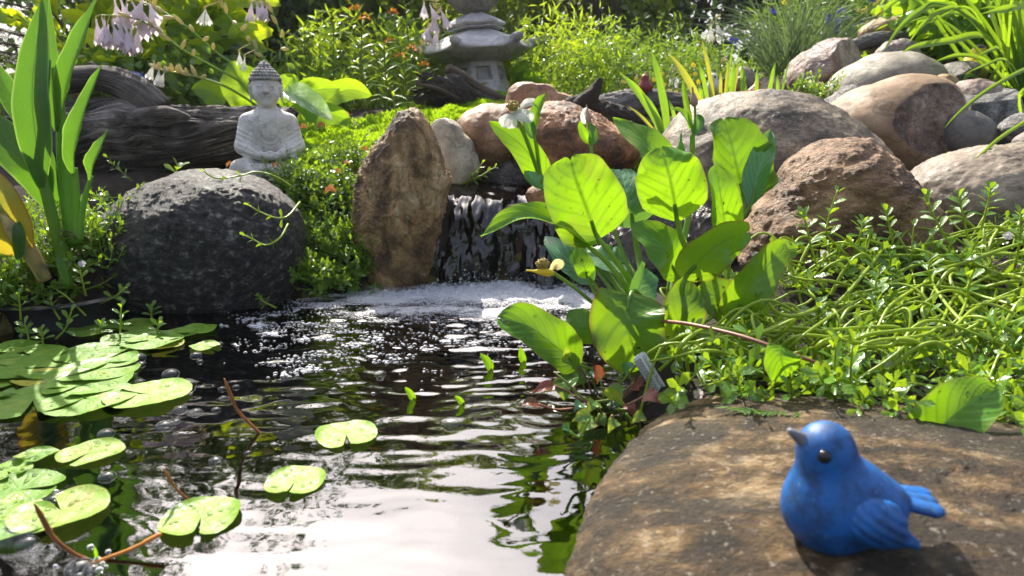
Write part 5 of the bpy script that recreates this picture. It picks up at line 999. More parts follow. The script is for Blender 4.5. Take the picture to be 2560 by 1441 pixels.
# ------------------------------------------------------------------ creeping water hyssop
BT = leaf_tpl(5, 3, 'obov', .46, .10, .12)
def sprig_arrays(p0, dirs, L, nodes, ls, rg, top=True):
    """stem polyline plus leaf pairs; returns stem points, leaf dirs, normals, positions, sizes"""
    d = np.array(dirs, float); d /= np.linalg.norm(d); pts = [np.array(p0, float)]; D = []; Nn = []; Po = []; Sz = []
    step = L / nodes; bendv = rg.normal(size=3) * .25 + np.array([0, -.02, .28])
    for i in range(nodes):
        d = d + bendv * .35 + rg.normal(size=3) * .06; d /= np.linalg.norm(d); pts.append(pts[-1] + d * step)
        a = np.cross(d, [0.3, .2, 1.0]); a /= np.linalg.norm(a) + 1e-9; b = np.cross(d, a); ang = (i % 2) * math.pi / 2 + rg.normal() * .25
        s_ = a * math.cos(ang) + b * math.sin(ang); t = i / max(1, nodes - 1)
        for sg in (-1, 1):
            ld = s_ * sg * (1.0 - .45 * t) + d * (.45 + .75 * t) + rg.normal(size=3) * .12; D.append(ld); Nn.append(d * 1.0 + np.array([0, -.2, .5]) - s_ * sg * .3); Po.append(pts[-1]); Sz.append(ls * (1 - .35 * t ** 3) * rg.uniform(.5, 1.2))
    return pts, D, Nn, Po, Sz
def mat_patch(name, label, seeds, dirf, Lr, nodes, ls, seed, stems=True, cat='creeping plant'):
    rg = np.random.default_rng(seed); D = []; Nn = []; Po = []; Sz = []; qs = MB()
    for p in seeds:
        nd = int(rg.integers(*nodes)); pts, a, b, c, s = sprig_arrays(p, dirf(p, rg), rg.uniform(*Lr), nd, ls, rg)
        D += a; Nn += b; Po += c; Sz += s
        tube(qs, pts[::2] if len(pts) > 5 else pts, .0011, .0007, 5, max(4, len(pts)), False, rg.random())
    q = MB(); q.inst(BT, rot_to(np.array(D), np.array(Nn), np.array(Sz)), np.array(Po)); o = q.build(name, M['bacopa']); tag(o, label, cat, kind='stuff')
    s_ = qs.build('stems', M['bacopa_stem'], o); s_['kind'] = 'stuff'; return o
rgb = np.random.default_rng(21)
def inpoly(px, py, poly):
    ins = False; n = len(poly)
    for i in range(n):
        (x1, y1), (x2, y2) = poly[i], poly[(i + 1) % n]
        if (y1 > py) != (y2 > py) and px < (x2 - x1) * (py - y1) / (y2 - y1 + 1e-9) + x1: ins = not ins
    return ins
def seeds_in(poly_px, n, zoff=(0, .03), mind=0.0):        # points on the ground seen inside a photo outline
    xs_, ys_ = [p[0] for p in poly_px], [p[1] for p in poly_px]; out = []; k = 0
    while len(out) < n and k < n * 30:
        k += 1; px, py = rgb.uniform(min(xs_), max(xs_)), rgb.uniform(min(ys_), max(ys_))
        if not inpoly(px, py, poly_px): continue
        d = ray(px, py); lo = .3; p = None
        for Y in np.arange(.45, 2.6, .03):
            c = CAMP + d * (Y / d.y)
            if c.z < gz(c.x, c.y) + .004: p = c; break
        if p is not None: out.append(np.array([p.x, p.y, gz(p.x, p.y) + rgb.uniform(*zoff)]))
    return out
RB = [(1680, 880), (1760, 800), (1850, 760), (1950, 700), (2100, 680), (2300, 660), (2450, 600), (2700, 560), (2700, 1150), (2560, 1110), (2300, 1070), (2050, 1040), (1850, 1000), (1720, 1000), (1640, 960)]
sd_r = seeds_in(RB, 360, (-.004, .030))
for px in np.linspace(1690, 2600, 52):
    if 2225 < px < 2530: continue
    yb_ = np.interp(px, [1690, 1860, 2050, 2300, 2600], [1012, 1000, 1018, 1050, 1100]); c = W(px + rgb.uniform(-12, 12), yb_ - rgb.uniform(4, 40), .05); sd_r.append(np.array([c.x, c.y, .046 + rgb.uniform(0, .022)]))
mat_patch('hyssop_mat', 'dense mat of creeping water hyssop covering the bank below the stones', sd_r, lambda p, rg: np.array([rg.normal(-.2, .8), rg.normal(-.3, .6), rg.uniform(-.1, .6)]), (.035, .075), (4, 7), .0195, 3)
# long bare runners lying across the mat
runs = [[(2560, 610), (2400, 660), (2250, 700), (2130, 760), (2020, 830)], [(2470, 800), (2360, 850), (2260, 900), (2150, 950)], [(2540, 880), (2400, 800), (2330, 700), (2380, 670), (2420, 690), (2400, 790)], [(2250, 560), (2180, 660), (2080, 770), (1960, 840)], [(2560, 640), (2350, 640), (2180, 640), (2080, 660)], [(2200, 950), (2330, 850), (2440, 770), (2540, 740)],
        [(2310, 950), (2340, 880), (2430, 810), (2560, 750)], [(1880, 960), (2000, 920), (2120, 880), (2250, 820)], [(2130, 910), (2180, 830), (2230, 760), (2330, 700)], [(2080, 760), (1990, 790), (1930, 770), (1900, 700), (1885, 660)], [(1760, 940), (1850, 900), (1950, 880), (2060, 850)], [(2000, 930), (2080, 950), (2150, 955), (2250, 965)],
        [(2480, 960), (2400, 930), (2330, 930), (2240, 960)], [(2150, 600), (2250, 620), (2360, 600), (2480, 560)], [(2560, 780), (2450, 740), (2380, 720), (2260, 720)], [(1700, 870), (1800, 850), (1900, 830), (2000, 780)], [(2560, 700), (2480, 690), (2390, 740), (2330, 830), (2290, 930)]]
for i, r_ in enumerate(runs):
    pts = []
    for k, (px, py) in enumerate(r_):
        d = ray(px, py); hit = None
        for Y in np.arange(.5, 1.6, .01):
            c = CAMP + d * (Y / d.y)
            if c.z < gz(c.x, c.y) + .060 + .008 * math.sin(i * 2.1 + k * 1.7): hit = c; break
        pts.append(hit if hit is not None else CAMP + d * (1.0 / d.y))
    pts = [p_ if p_.y > .665 else Vector((p_.x, .665 + (i % 4) * .012, p_.z)) for p_ in pts]; pts = [Vector(pts[0]) + Vector((.012, .03, -.04))] + pts + [Vector(pts[-1]) + Vector((-.02, .025, -.04))]
    q = MB(); tube(q, pts, .0021 if i % 3 else .0027, .0016, 8, 40, tint=(i * .37) % 1); o = q.build('hyssop_runner', M['bacopa_stem'])
    tag(o, 'long smooth yellow-green hyssop runner lying across the mat', 'creeping plant', 'hyssop runners across the mat')
# the many thin stems that loop through the mat
rgl = np.random.default_rng(55); qs = MB()
for i, p in enumerate(seeds_in(RB, 130, (.0, .02))):
    a = rgl.normal(.55, .5); L_ = rgl.uniform(.07, .17); sg = 1 if rgl.random() < .75 else -1; d_ = np.array([math.cos(a) * sg, math.sin(a) * .8, 0]); s_ = np.array([-d_[1], d_[0], 0]) * rgl.normal() * .35; h_ = rgl.uniform(.03, .055)
    pts = []
    for t in np.linspace(0, 1, 6):
        q_ = p + d_ * L_ * (t - .3) + s_ * L_ * math.sin(t * 3.1); pts.append(np.array([q_[0], q_[1], gz(q_[0], q_[1]) + .018 + h_ * math.sin(min(1, t * 1.1) * 2.6) * (1 if t > 0 else 0)]))
    if pts[-1][1] < .60 or min(q[1] for q in pts) < .64: continue
    tube(qs, pts, rgl.uniform(.0016, .0029), .0013, 7, 18, False, rgl.random())
o = qs.build('hyssop_stems', M['bacopa_stem']); tag(o, 'tangle of thin looping yellow-green stems running through the mat', 'creeping plant', kind='stuff')
CB2 = [(705, 470), (760, 450), (830, 420), (905, 405), (900, 470), (890, 560), (930, 620), (960, 690), (940, 735), (800, 760), (690, 745), (730, 650), (740, 560)]
sd_c = seeds_in(CB2, 430, (-.002, .035))
mat_patch('hyssop_cascade', 'small-leaved green hyssop tumbling down between the dark boulder and the tall stone', sd_c, lambda p, rg: np.array([rg.normal(0, .5), rg.normal(-.7, .4), rg.uniform(-.35, .6)]), (.03, .07), (5, 9), .0150, 5)
LB = [(-60, 560), (120, 545), (260, 545), (300, 500), (345, 470), (300, 560), (290, 640), (330, 740), (300, 800), (100, 850), (-60, 850)]
sd_l = seeds_in(LB, 300, (-.002, .035))
mat_patch('hyssop_bank', 'green hyssop growing round the canna stems down to the water', sd_l, lambda p, rg: np.array([rg.normal(0, .5), rg.normal(-.5, .4), rg.uniform(-.1, .8)]), (.03, .075), (5, 9), .0155, 6)
MSb = [(640, 430), (720, 428), (800, 410), (905, 395), (900, 430), (800, 440), (720, 450)]
mat_patch('hyssop_tuft', 'low hyssop leaves in front of the seated statue', seeds_in(MSb, 130, (-.002, .012)), lambda p, rg: np.array([rg.normal(0, .5), rg.normal(-.3, .4), rg.uniform(.1, .8)]), (.02, .045), (4, 7), .0135, 8)
mat_patch('hyssop_tuft', 'low creeping leaves between the pinkish and the oval boulders', seeds_in([(1950, 225), (2060, 205), (2130, 185), (2100, 250), (2060, 280), (1990, 250)], 90, (0, .02)), lambda p, rg: np.array([rg.normal(0, .5), rg.normal(-.3, .4), rg.uniform(.3, .9)]), (.03, .06), (4, 7), .017, 9)
mat_patch('hyssop_tuft', 'little leafy tuft beside the orange-brown boulder and grey boulder', seeds_in([(1520, 410), (1600, 380), (1650, 420), (1620, 470), (1530, 470)], 60, (0, .02)), lambda p, rg: np.array([rg.normal(0, .5), rg.normal(-.3, .4), rg.uniform(.3, .9)]), (.03, .05), (4, 7), .015, 10)
# sprigs that stand out one by one
BL_ME = mesh_arrays('leaf', *(lambda t: (t[0], t[1], [4] * len(t[1]), t[2]))(leaf_tpl(8, 5, 'obov', .46, .12, .16))); BL_ME.materials.append(M['bacopa'])
def sprig(pts_px, ls, nodes, label, group, seed, name='hyssop_sprig'):
    rg = np.random.default_rng(seed); pts = [P(*s) for s in pts_px]; th_ = thing(name, pts[0], label, 'sprig', group); C = catmull(pts, nodes * 4 + 1)
    q = MB(); tube(q, pts, .0016, .0011, 7, 22); q.build('stem', M['bacopa_stem'], th_); T = np.gradient(C, axis=0)
    for i in range(nodes):
        k = int((.22 + .78 * (i + 1) / nodes) * (len(C) - 1)); d = T[k] / np.linalg.norm(T[k]); a = np.cross(d, [.3, 1.0, .2]); a /= np.linalg.norm(a); b = np.cross(d, a); ang = (i % 2) * 1.57 + .4 + rg.normal() * .2; s_ = a * math.cos(ang) + b * math.sin(ang); t = i / max(1, nodes - 1)
        for sg in (-1, 1):
            ld = s_ * sg * (1 - .35 * t) + d * (.35 + .7 * t) + rg.normal(size=3) * .1
            m3 = rot_to(np.array([ld]), np.array([d + np.array([0, -.3, .3])]), [ls * rg.uniform(.8, 1.15) * (1 - .25 * t ** 3)])[0]
            o = link('leaf', BL_ME, None, th_); m4 = Matrix.Identity(4)
            for r0 in range(3):
                for c0 in range(3): m4[r0][c0] = m3[r0][c0]
            m4.translation = Vector(C[k]) - pts[0]; o.matrix_basis = m4
    return th_
rl = 'upright hyssop sprig with rounded leaves standing above the right-hand mat'; rgp = 'hyssop sprigs above the mat'
for i, s in enumerate([[(2120, 640, .93), (2070, 590, .92), (2072, 545, .92), (2095, 475, .92)], [(2235, 640, .96), (2230, 600, .96), (2222, 560, .96), (2214, 525, .96)], [(2040, 660, .90), (2026, 610, .90), (2015, 560, .90), (2004, 535, .90)], [(2380, 620, .95), (2350, 570, .94), (2325, 520, .94), (2312, 485, .94)], [(2420, 600, .93), (2410, 550, .92), (2402, 515, .92), (2398, 490, .92)], [(2450, 590, .92), (2462, 540, .91), (2472, 500, .91), (2476, 470, .91)],
                         [(2140, 620, .95), (2150, 590, .94), (2155, 570, .94), (2158, 555, .94)], [(1990, 780, .82), (1930, 750, .82), (1900, 710, .82), (1885, 660, .82)], [(2540, 660, .86), (2550, 600, .85), (2552, 560, .85), (2553, 535, .85)], [(1790, 880, .74), (1750, 850, .735), (1735, 835, .735), (1728, 820, .735)], [(2230, 780, .80), (2200, 740, .80), (2190, 715, .80), (2195, 690, .80)], [(2330, 720, .84), (2325, 690, .84), (2322, 670, .84), (2326, 650, .84)], [(2060, 830, .76), (2050, 800, .76), (2040, 780, .76), (2046, 760, .76)], [(2430, 760, .78), (2420, 730, .78), (2426, 700, .78), (2420, 690, .78)], [(1980, 980, .66), (1990, 960, .66), (1985, 940, .66), (1975, 925, .66)], [(2205, 960, .66), (2210, 930, .66), (2205, 910, .66), (2212, 895, .66)]]):
    sprig(s, .0185, 6 if i < 9 else 5, rl, rgp, 100 + i)
ll = 'hyssop sprig rising out of the dark water by the lily pads'; lgp = 'hyssop sprigs in the water at the left bank'
for i, s in enumerate([[(52, 800, .98), (50, 770, .98), (47, 740, .98)], [(72, 850, .95), (68, 830, .95), (62, 812, .95)], [(107, 862, .93), (106, 845, .93), (104, 828, .93)], [(140, 848, .96), (165, 820, .96), (178, 780, .96)], [(300, 832, .98), (302, 805, .98), (303, 770, .98)], [(393, 838, .98), (394, 825, .98), (398, 810, .98)], [(250, 835, .98), (250, 825, .98), (252, 812, .98)], [(150, 800, 1.0), (135, 775, 1.0), (128, 755, 1.0)], [(215, 790, 1.02), (170, 745, 1.02), (142, 725, 1.02)], [(250, 760, 1.05), (290, 740, 1.04), (312, 722, 1.04)], [(380, 800, 1.05), (378, 785, 1.05), (380, 770, 1.05)], [(215, 740, 1.03), (205, 700, 1.02), (200, 675, 1.02)], [(690, 770, 1.12), (660, 755, 1.11), (650, 745, 1.11)]]):
    sprig(s, .0165, 4, ll, lgp, 140 + i)
bl_ = 'hyssop runner trailing over the dark granite boulder'; bgp = 'hyssop runners over the dark boulder'
for i, s in enumerate([[(735, 470, 1.22), (690, 442, 1.21), (640, 430, 1.20), (600, 440, 1.18), (540, 446, 1.16), (505, 425, 1.16)], [(750, 505, 1.16), (720, 540, 1.11), (690, 545, 1.09), (650, 530, 1.09), (625, 515, 1.09)], [(720, 560, 1.12), (700, 595, 1.085), (665, 613, 1.085), (635, 600, 1.085), (615, 590, 1.085)], [(265, 560, 1.20), (300, 520, 1.18), (330, 490, 1.18), (355, 462, 1.18)], [(255, 560, 1.17), (285, 535, 1.16), (300, 515, 1.16), (318, 500, 1.16)]]):
    sprig(s, .0140, 6 if i in (0, 3) else 4, ['long hyssop runner draped over the top of the dark granite boulder', 'curved hyssop runner on the upper face of the dark granite boulder', 'hooked hyssop runner hanging lowest on the dark granite boulder', 'leafy hyssop runner climbing the canna side of the dark boulder', 'short hyssop sprig at the canna side of the dark boulder'][i], None, 170 + i)
sprig([(1150, 462, 1.45), (1180, 450, 1.42), (1205, 438, 1.42), (1235, 420, 1.42)], .016, 5, 'small leafy sprig hanging over the stream above the waterfall', None, 190)
sprig([(1165, 470, 1.44), (1175, 445, 1.42), (1195, 425, 1.42), (1205, 408, 1.42)], .015, 4, 'small upright leafy sprig beside the stream above the waterfall', None, 191)
sprig([(435, 445, 1.30), (440, 430, 1.29), (445, 418, 1.29)], .028, 3, 'bright young seedling on top of the dark boulder', None, 192, 'seedling')
# small pale lilac hyssop flowers
def small_flower(px, py, Y, r, mat, label, group, seed, petals=5, name='hyssop_flower', cat='flower'):
    rg = np.random.default_rng(seed); c = P(px, py, Y); f_ = thing(name, c, label, cat, group); ax = Vector((rg.normal() * .4, -.8, .5 + rg.normal() * .2)).normalized(); x = ax.orthogonal().normalized(); y = ax.cross(x)
    for k in range(petals):
        a = k / petals * 6.283; d_ = x * math.cos(a) + y * math.sin(a); q = MB(); leaf_surf(q, [c, c + d_ * r * .6 + ax * r * .15, c + d_ * r + ax * r * .05], r * .95, 'obov', tuple(ax), .1, 0, 1, 6, 5, seed=k); q.build('petal', M[mat], f_)
    q = MB(); tube(q, [c - ax * r * 1.4, c], r * .14, r * .25, 6, 5); q.build('stalk', M['bacopa_stem'], f_); return f_
for i, (px, py, Y) in enumerate([(2060, 510 + 125, .90), (1745, 985, .645), (2055, 1032, .60), (2222, 912, .66), (2520, 590, .84), (2045, 900, .69), (2005, 785, .77), (1890, 640, .81), (205, 660, 1.02)]):
    small_flower(px, py, Y, .0055, 'petal_lilac', 'tiny pale lilac hyssop flower', 'tiny lilac hyssop flowers', 300 + i)
# ------------------------------------------------------------------ heart-leaved plant at the slab
hp = thing('heart_leaf_plant', W(1520, 1010, .0), 'low trailing plant with small red-edged heart leaves between slab and water', 'plant')
hl = [((1470, 935), (1355, 985), 60, 'heartleaf'), ((1385, 965), (1328, 985), 34, 'heart_red'), ((1410, 905), (1420, 865), 26, 'heartleaf'), ((1430, 985), (1412, 1000), 42, 'heartleaf'), ((1405, 960), (1410, 1005), 46, 'heartleaf'), ((1530, 1000), (1565, 970), 62, 'heartleaf'), ((1525, 1002), (1545, 1018), 40, 'sword_leaf_blue'), ((1480, 1050), (1445, 1085), 52, 'heartleaf'), ((1478, 1042), (1430, 1055), 44, 'heartleaf'), ((1500, 1040), (1512, 1070), 30, 'heartleaf'), ((1425, 1078), (1405, 1075), 34, 'sword_leaf_blue'), ((1610, 990), (1660, 1010), 52, 'heart_red'), ((1465, 925), (1450, 960), 60, 'sword_leaf_blue'), ((1440, 920), (1425, 880), 30, 'heartleaf'), ((1560, 930), (1590, 915), 34, 'sword_leaf_blue'), ((1345, 1010), (1300, 1015), 34, 'heart_red'), ((1490, 1005), (1470, 1035), 36, 'heartleaf'), ((1540, 1050), (1520, 1085), 34, 'heartleaf'), ((1570, 1010), (1585, 1045), 34, 'heart_red'), ((1455, 1010), (1435, 1030), 32, 'sword_leaf_blue'), ((1610, 1040), (1580, 1060), 34, 'heartleaf'), ((1585, 960), (1615, 985), 44, 'heart_red'), ((1500, 950), (1480, 915), 44, 'heart_red')]
for i, (a, b, wpx, mt) in enumerate(hl):
    Yb = W(*a, .025 + .02 * ((i * 7) % 3) / 2).y; sp = [(a[0], a[1], Yb), ((a[0] + b[0]) / 2, (a[1] + b[1]) / 2 - 6, Yb - .006), (b[0], b[1], Yb - .008)]
    o = ribbon_leaf(sp, wpx, ((i % 3 - 1) * .3, -.6, .75), mt, hp, 'heart', .25, i, nu=14, nv=9, wave=.03)
    q = MB(); tube(q, [P(*sp[0]), P(a[0] + (1520 - a[0]) * .25, a[1] + 14, Yb), P(a[0] + (1520 - a[0]) * .5, a[1] + (1030 - a[1]) * .6, Yb)], .0010, .0013, 6, 10); q.build('leaf_stalk', M['red_stem' if i % 2 else 'stem_green'], o)
q = MB(); tube(q, [P(*s) for s in [(1530, 1000, .655), (1470, 1003, .65), (1420, 960, .65), (1385, 930, .66)]], .0016, .0011, 7, 20); q.build('runner', M['stem_olive'], hp)
q = MB(); rg = random.Random(3)
for _ in range(40):
    p = W(rg.uniform(1420, 1640), rg.uniform(900, 1060), rg.uniform(.0, .02)); tube(q, [p, p + Vector((rg.uniform(-.02, .02), rg.uniform(-.01, .01), rg.uniform(0, .018)))], .0006, .0003, 4, 4)
q.build('bare_stems', M['stem_olive'], hp)['kind'] = 'stuff'
# ------------------------------------------------------------------ floating lily pads
def pad(px, py, wpx, notch_deg, mat, label, group=None, lvl=0, seed=0, tilt=0.0, nw=9.0, z=None):
    c = W(px, py, .0015 + lvl * .0009 if z is None else z); d0_ = ray(px, py); r = wpx * .5 * ((c.y / d0_.y) / FPX) * .99; rg = np.random.default_rng(seed); nr, nt = 12, 72
    a = np.linspace(R(nw), 2 * math.pi - R(nw), nt); s = np.linspace(0.0, 1, nr)
    lobe = 1 + .035 * np.sin(2 * a + seed) + .02 * np.sin(3 * a + seed * 2) + .006 * np.sin(23 * a + seed)
    op = 1 - np.clip(1 - np.minimum(a, 2 * math.pi - a) / R(nw + 16), 0, 1) ** 2 * .22
    rad = r * s[:, None] * (lobe * op)[None]
    aa = a[None] + 0 * s[:, None]
    X, Y = rad * np.cos(aa), rad * np.sin(aa); Z = .0007 * fbm(np.stack([X * 60 + seed, Y * 60, X * 0], -1), 3) + .0035 * (s[:, None] ** 7) * (.5 + .5 * np.sin(3 * aa + seed)) + tilt * X
    V = np.stack([X, Y, Z], -1).reshape(-1, 3); i, j = np.meshgrid(np.arange(nr - 1), np.arange(nt - 1), indexing='ij'); Q = np.stack([i * nt + j, (i + 1) * nt + j, (i + 1) * nt + j + 1, i * nt + j + 1], -1).reshape(-1, 4)
    o = link('lily_pad', mesh_arrays('lily_pad', V, Q, [4] * len(Q), np.stack([s[:, None] + 0 * aa, aa / 6.283], -1).reshape(-1, 2)), M[mat]); o.location = c; o.rotation_euler = (0, 0, R(notch_deg)); tag(o, label, 'lily pad', group)
    if z is None:
        q = MB(); d, F = csphere(3); k = (d[:, 2] > -.3)[F].all(1)
        for _ in range(int(rg.integers(7, 17))):
            t, u = rg.uniform(.5, 5.8), math.sqrt(rg.uniform(.05, .75)); rr_ = rg.uniform(.0006, .0022); q.addq(np.array([u * r * math.cos(t), u * r * math.sin(t), .0008]) + d * np.array([rr_, rr_, rr_ * .45]), F[k])
        dd = link('water_droplets', q.mesh('water_droplets'), M['droplet'], o); dd['kind'] = 'stuff'
    return o
pad(866, 1087, 158, -75, 'pad_pale', 'lone pale pad in the ripples, close to the sky reflection', seed=1)
pad(739, 1203, 152, -92, 'pad_pale', 'lone pale pad with closed notch, beside a round bubble', seed=2, nw=4)
pad(503, 1293, 192, -75, 'pad_pale', 'largest lone pad, with the dark bubble beside it', seed=3, nw=6)
pad(227, 1132, 150, -110, 'pad_stain', 'pad with an olive-brown blotch, floating on its own', seed=4)
pad(152, 1275, 215, 140, 'pad_stain', 'big pad with a brown eye-shaped mark, beside the red-brown bud', seed=5, lvl=2)
gl = 'lily pads in the left raft'; lb_ = 'wet green lily pad packed among others in the raft'
for i, (px, py, w_, nd, mt, lv) in enumerate([(18, 1178, 112, -40, 'pad_pale', 1), (50, 1225, 200, 10, 'pad', 0), (-10, 1280, 120, 60, 'pad_pale', 1), (30, 1310, 190, 120, 'pad', 1), (225, 998, 214, 160, 'pad', 2), (82, 1002, 236, -60, 'pad', 1), (222, 955, 206, -100, 'pad', 3), (42, 868, 112, 20, 'pad', 0), (78, 890, 168, 150, 'pad', 1),
     (228, 884, 168, -70, 'pad', 2), (300, 896, 90, -120, 'pad', 3), (62, 920, 190, 0, 'pad', 2), (165, 915, 200, 200, 'pad', 3), (248, 925, 190, 30, 'pad', 4), (18, 955, 110, -30, 'pad', 0), (165, 957, 110, 80, 'pad', 1), (5, 988, 60, 10, 'pad', 2)]):
    own = {0: 'half-seen round pad just above the split pad', 1: 'long split pad above the bubble-edged one', 2: 'pale pad cut off beside the large bubble', 3: 'pad lying under the one with the brown eye-shaped mark', 4: 'broad pad between the yellow-green outer pad and the raft', 5: 'largest pad of the raft, its notch open', 10: 'small notched pad on the boulder side of the raft', 7: 'upper pad of the raft, next to the sunken pot'}
    pad(px, py, w_, nd, mt, own.get(i, lb_), None if i in own else gl, lv, 20 + i)
pad(98, 945, 118, 200, 'pad_yellow', 'yellowing pad wedged in the raft', None, 2, 50)
pad(370, 985, 198, 170, 'pad_pale', 'smooth yellow-green pad at the outer edge of the raft', None, 3, 51)
g2 = 'lily pads near the dark boulder'
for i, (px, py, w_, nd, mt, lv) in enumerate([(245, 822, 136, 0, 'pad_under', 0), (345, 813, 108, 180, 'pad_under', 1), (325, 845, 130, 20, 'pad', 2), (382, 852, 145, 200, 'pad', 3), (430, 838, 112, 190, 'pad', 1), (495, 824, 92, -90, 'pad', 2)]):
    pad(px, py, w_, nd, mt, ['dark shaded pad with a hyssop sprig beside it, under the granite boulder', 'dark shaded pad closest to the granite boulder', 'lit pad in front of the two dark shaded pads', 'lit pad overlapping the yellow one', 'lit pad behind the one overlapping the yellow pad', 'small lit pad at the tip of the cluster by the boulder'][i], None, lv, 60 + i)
pad(405, 862, 100, 160, 'pad_yellow', 'yellow pad tucked under the small cluster by the boulder', None, 0, 70)
pad(512, 866, 74, -20, 'pad_pale', 'smallest pale pad, adrift beside the cluster by the boulder', None, 0, 71)
pad(92, 1138, 96, -100, 'pad', 'small folded green pad, just above the water', None, 2, 72, .12)
pad(285, 1230, 100, 150, 'pad_under', 'green pad sunk just below the surface', None, 0, 73, .1, z=-.012)
# reddish bud stems and sprouts standing out of the water
def bud_stem(pts, r, label, mat='bud_stem', tip=True):
    C = [W(*pts[-1])]; base = C[0]; o = thing('lily_bud', base, label, 'bud'); P3 = [P(*s) for s in pts[:-1]] + [base]; P3.append(base + (P3[-1] - P3[-2]).normalized() * .03)
    q = MB(); tube(q, P3, 0, None, 10, 40, rf=lambda t: r * (1.25 - .3 * abs(t - .12) * 4 if t < .2 else .95)); q.build('stem', M[mat], o)
    if tip:
        q = MB(); d_ = (P3[0] - P3[1]).normalized(); tube(q, [P3[0] - d_ * r * 1, P3[0] + d_ * r * 3, P3[0] + d_ * r * 7], r * 1.25, r * .35, 10, 8); q.build('tip', M['bud_stem'], o)
    return o
Yb = W(650, 1083).y
bud_stem([(570, 970, Yb - .015), (590, 1020, Yb - .008), (620, 1055, Yb - .003), (650, 1083)], .0016, 'curved red-brown bud stem standing alone in mid pond')
Yb = W(215, 1398).y
bud_stem([(100, 1285, Yb - .03), (135, 1345, Yb - .02), (180, 1382, Yb - .008), (215, 1398)], .0015, 'red-brown bud stem leaning over the big blotched pad')
Yb = W(470, 1250).y
bud_stem([(418, 1188, Yb - .01), (440, 1222, Yb - .006), (470, 1250)], .0012, 'short thin red-brown stem beside the largest lone pad')
Yb = W(250, 1402).y
bud_stem([(402, 1335, Yb + .012), (330, 1372, Yb + .006), (250, 1402)], .0014, 'bright orange stalk slanting from the largest lone pad', 'bud_stem_orange', False)
for i, (a, b, c, w_) in enumerate([((1228, 925), (1218, 905), (1200, 884), 22), ((1035, 998), (1026, 985), (1012, 968), 18), ((1158, 1010), (1148, 1000), (1136, 990), 16), ((1310, 905), (1303, 890), (1300, 868), 20), ((243, 1398), (240, 1380), (236, 1366), 9)]):
    Y0 = W(*a).y; o = thing('leaf_sprout', W(*a), ['bright green leaf tip poking out of the rippled water under the big leaves', 'small leaf tip in open rippled water near the foam', 'tiny folded leaf tip in open water', 'dark green sprout in the water under the lowest broad leaf', 'thin yellow-green shoot beside the orange stalk'][i], 'sprout')
    ribbon_leaf([(a[0], a[1] + 4, Y0), (b[0], b[1], Y0 - .002), (c[0], c[1], Y0 - .004)], w_, (.3, -.9, .2), 'sword_leaf', o, 'ovate', .5, i)
    q = MB(); bz = W(*a); tube(q, [bz + Vector((0, 0, .002)), bz + Vector((.003, .005, -.06))], .0012, .001, 6, 5); q.build('stalk', M['stem_olive'], o)
# stems trailing under water
for i, s in enumerate([[(60, 1105), (110, 1075), (150, 1045), (185, 1020)], [(70, 1115), (120, 1085), (190, 1035)], [(90, 1120), (160, 1075), (220, 1020)], [(345, 1220), (400, 1200), (470, 1170), (560, 1130)], [(200, 1230), (250, 1195), (330, 1140)], [(420, 1110), (500, 1080), (600, 1030)], [(560, 1200), (640, 1150), (760, 1090)]]):
    q = MB(); tube(q, [W(x, y, -.018 - .006 * k) for k, (x, y) in enumerate(s)], .0016, .0010, 6, 20); tag(q.build('pond_weed', M['bud_stem_orange' if i in (2, 4) else 'stem_olive']), 'thin pond weed strand trailing under the clear water among the lily pads', 'pond weed', 'weed strands under the water')
# ------------------------------------------------------------------ bubbles
d, F = csphere(10); k = (d[:, 2] > -.12)[F].all(1); BB = mesh_arrays('bubble', d * np.array([1, 1, .66]), F[k], [4] * int(k.sum())); BB.materials.append(M['bubble'])
bubs = [(427, 930, 23), (467, 955, 25), (450, 1020, 18), (490, 1027, 18), (540, 1022, 13), (412, 1060, 25), (440, 1052, 13), (265, 1080, 21), (268, 1187, 22), (42, 1330, 52), (68, 1352, 26), (148, 1235, 20), (112, 1243, 16), (80, 1250, 12), (820, 1213, 18), (448, 1265, 26), (540, 1148, 19), (345, 890, 20), (352, 908, 13), (336, 935, 11), (350, 952, 13), (490, 885, 16), (500, 902, 9), (450, 860, 11), (550, 858, 9), (858, 950, 14), (835, 972, 11), (1130, 1052, 31), (978, 1128, 13),
        (555, 970, 11), (558, 993, 11), (952, 930, 16), (978, 888, 18), (1000, 898, 13), (930, 890, 12), (785, 1110, 11), (200, 1412, 34), (232, 1418, 22), (700, 1020, 10), (945, 1060, 11), (640, 1000, 9), (590, 965, 10), (620, 1130, 10)]
def bubble(px, py, r, lab, gr):
    r = r * .80; c = W(px, py + r * .4); s = r * ((c - CAMP).length / FPX); o = link('bubble', BB); o.location = c; o.scale = (s, s, s); return tag(o, lab, 'bubble', gr)
for px, py, r in bubs: bubble(px, py, r, 'clear round air bubble floating alone on the dark water', 'air bubbles on the pond')
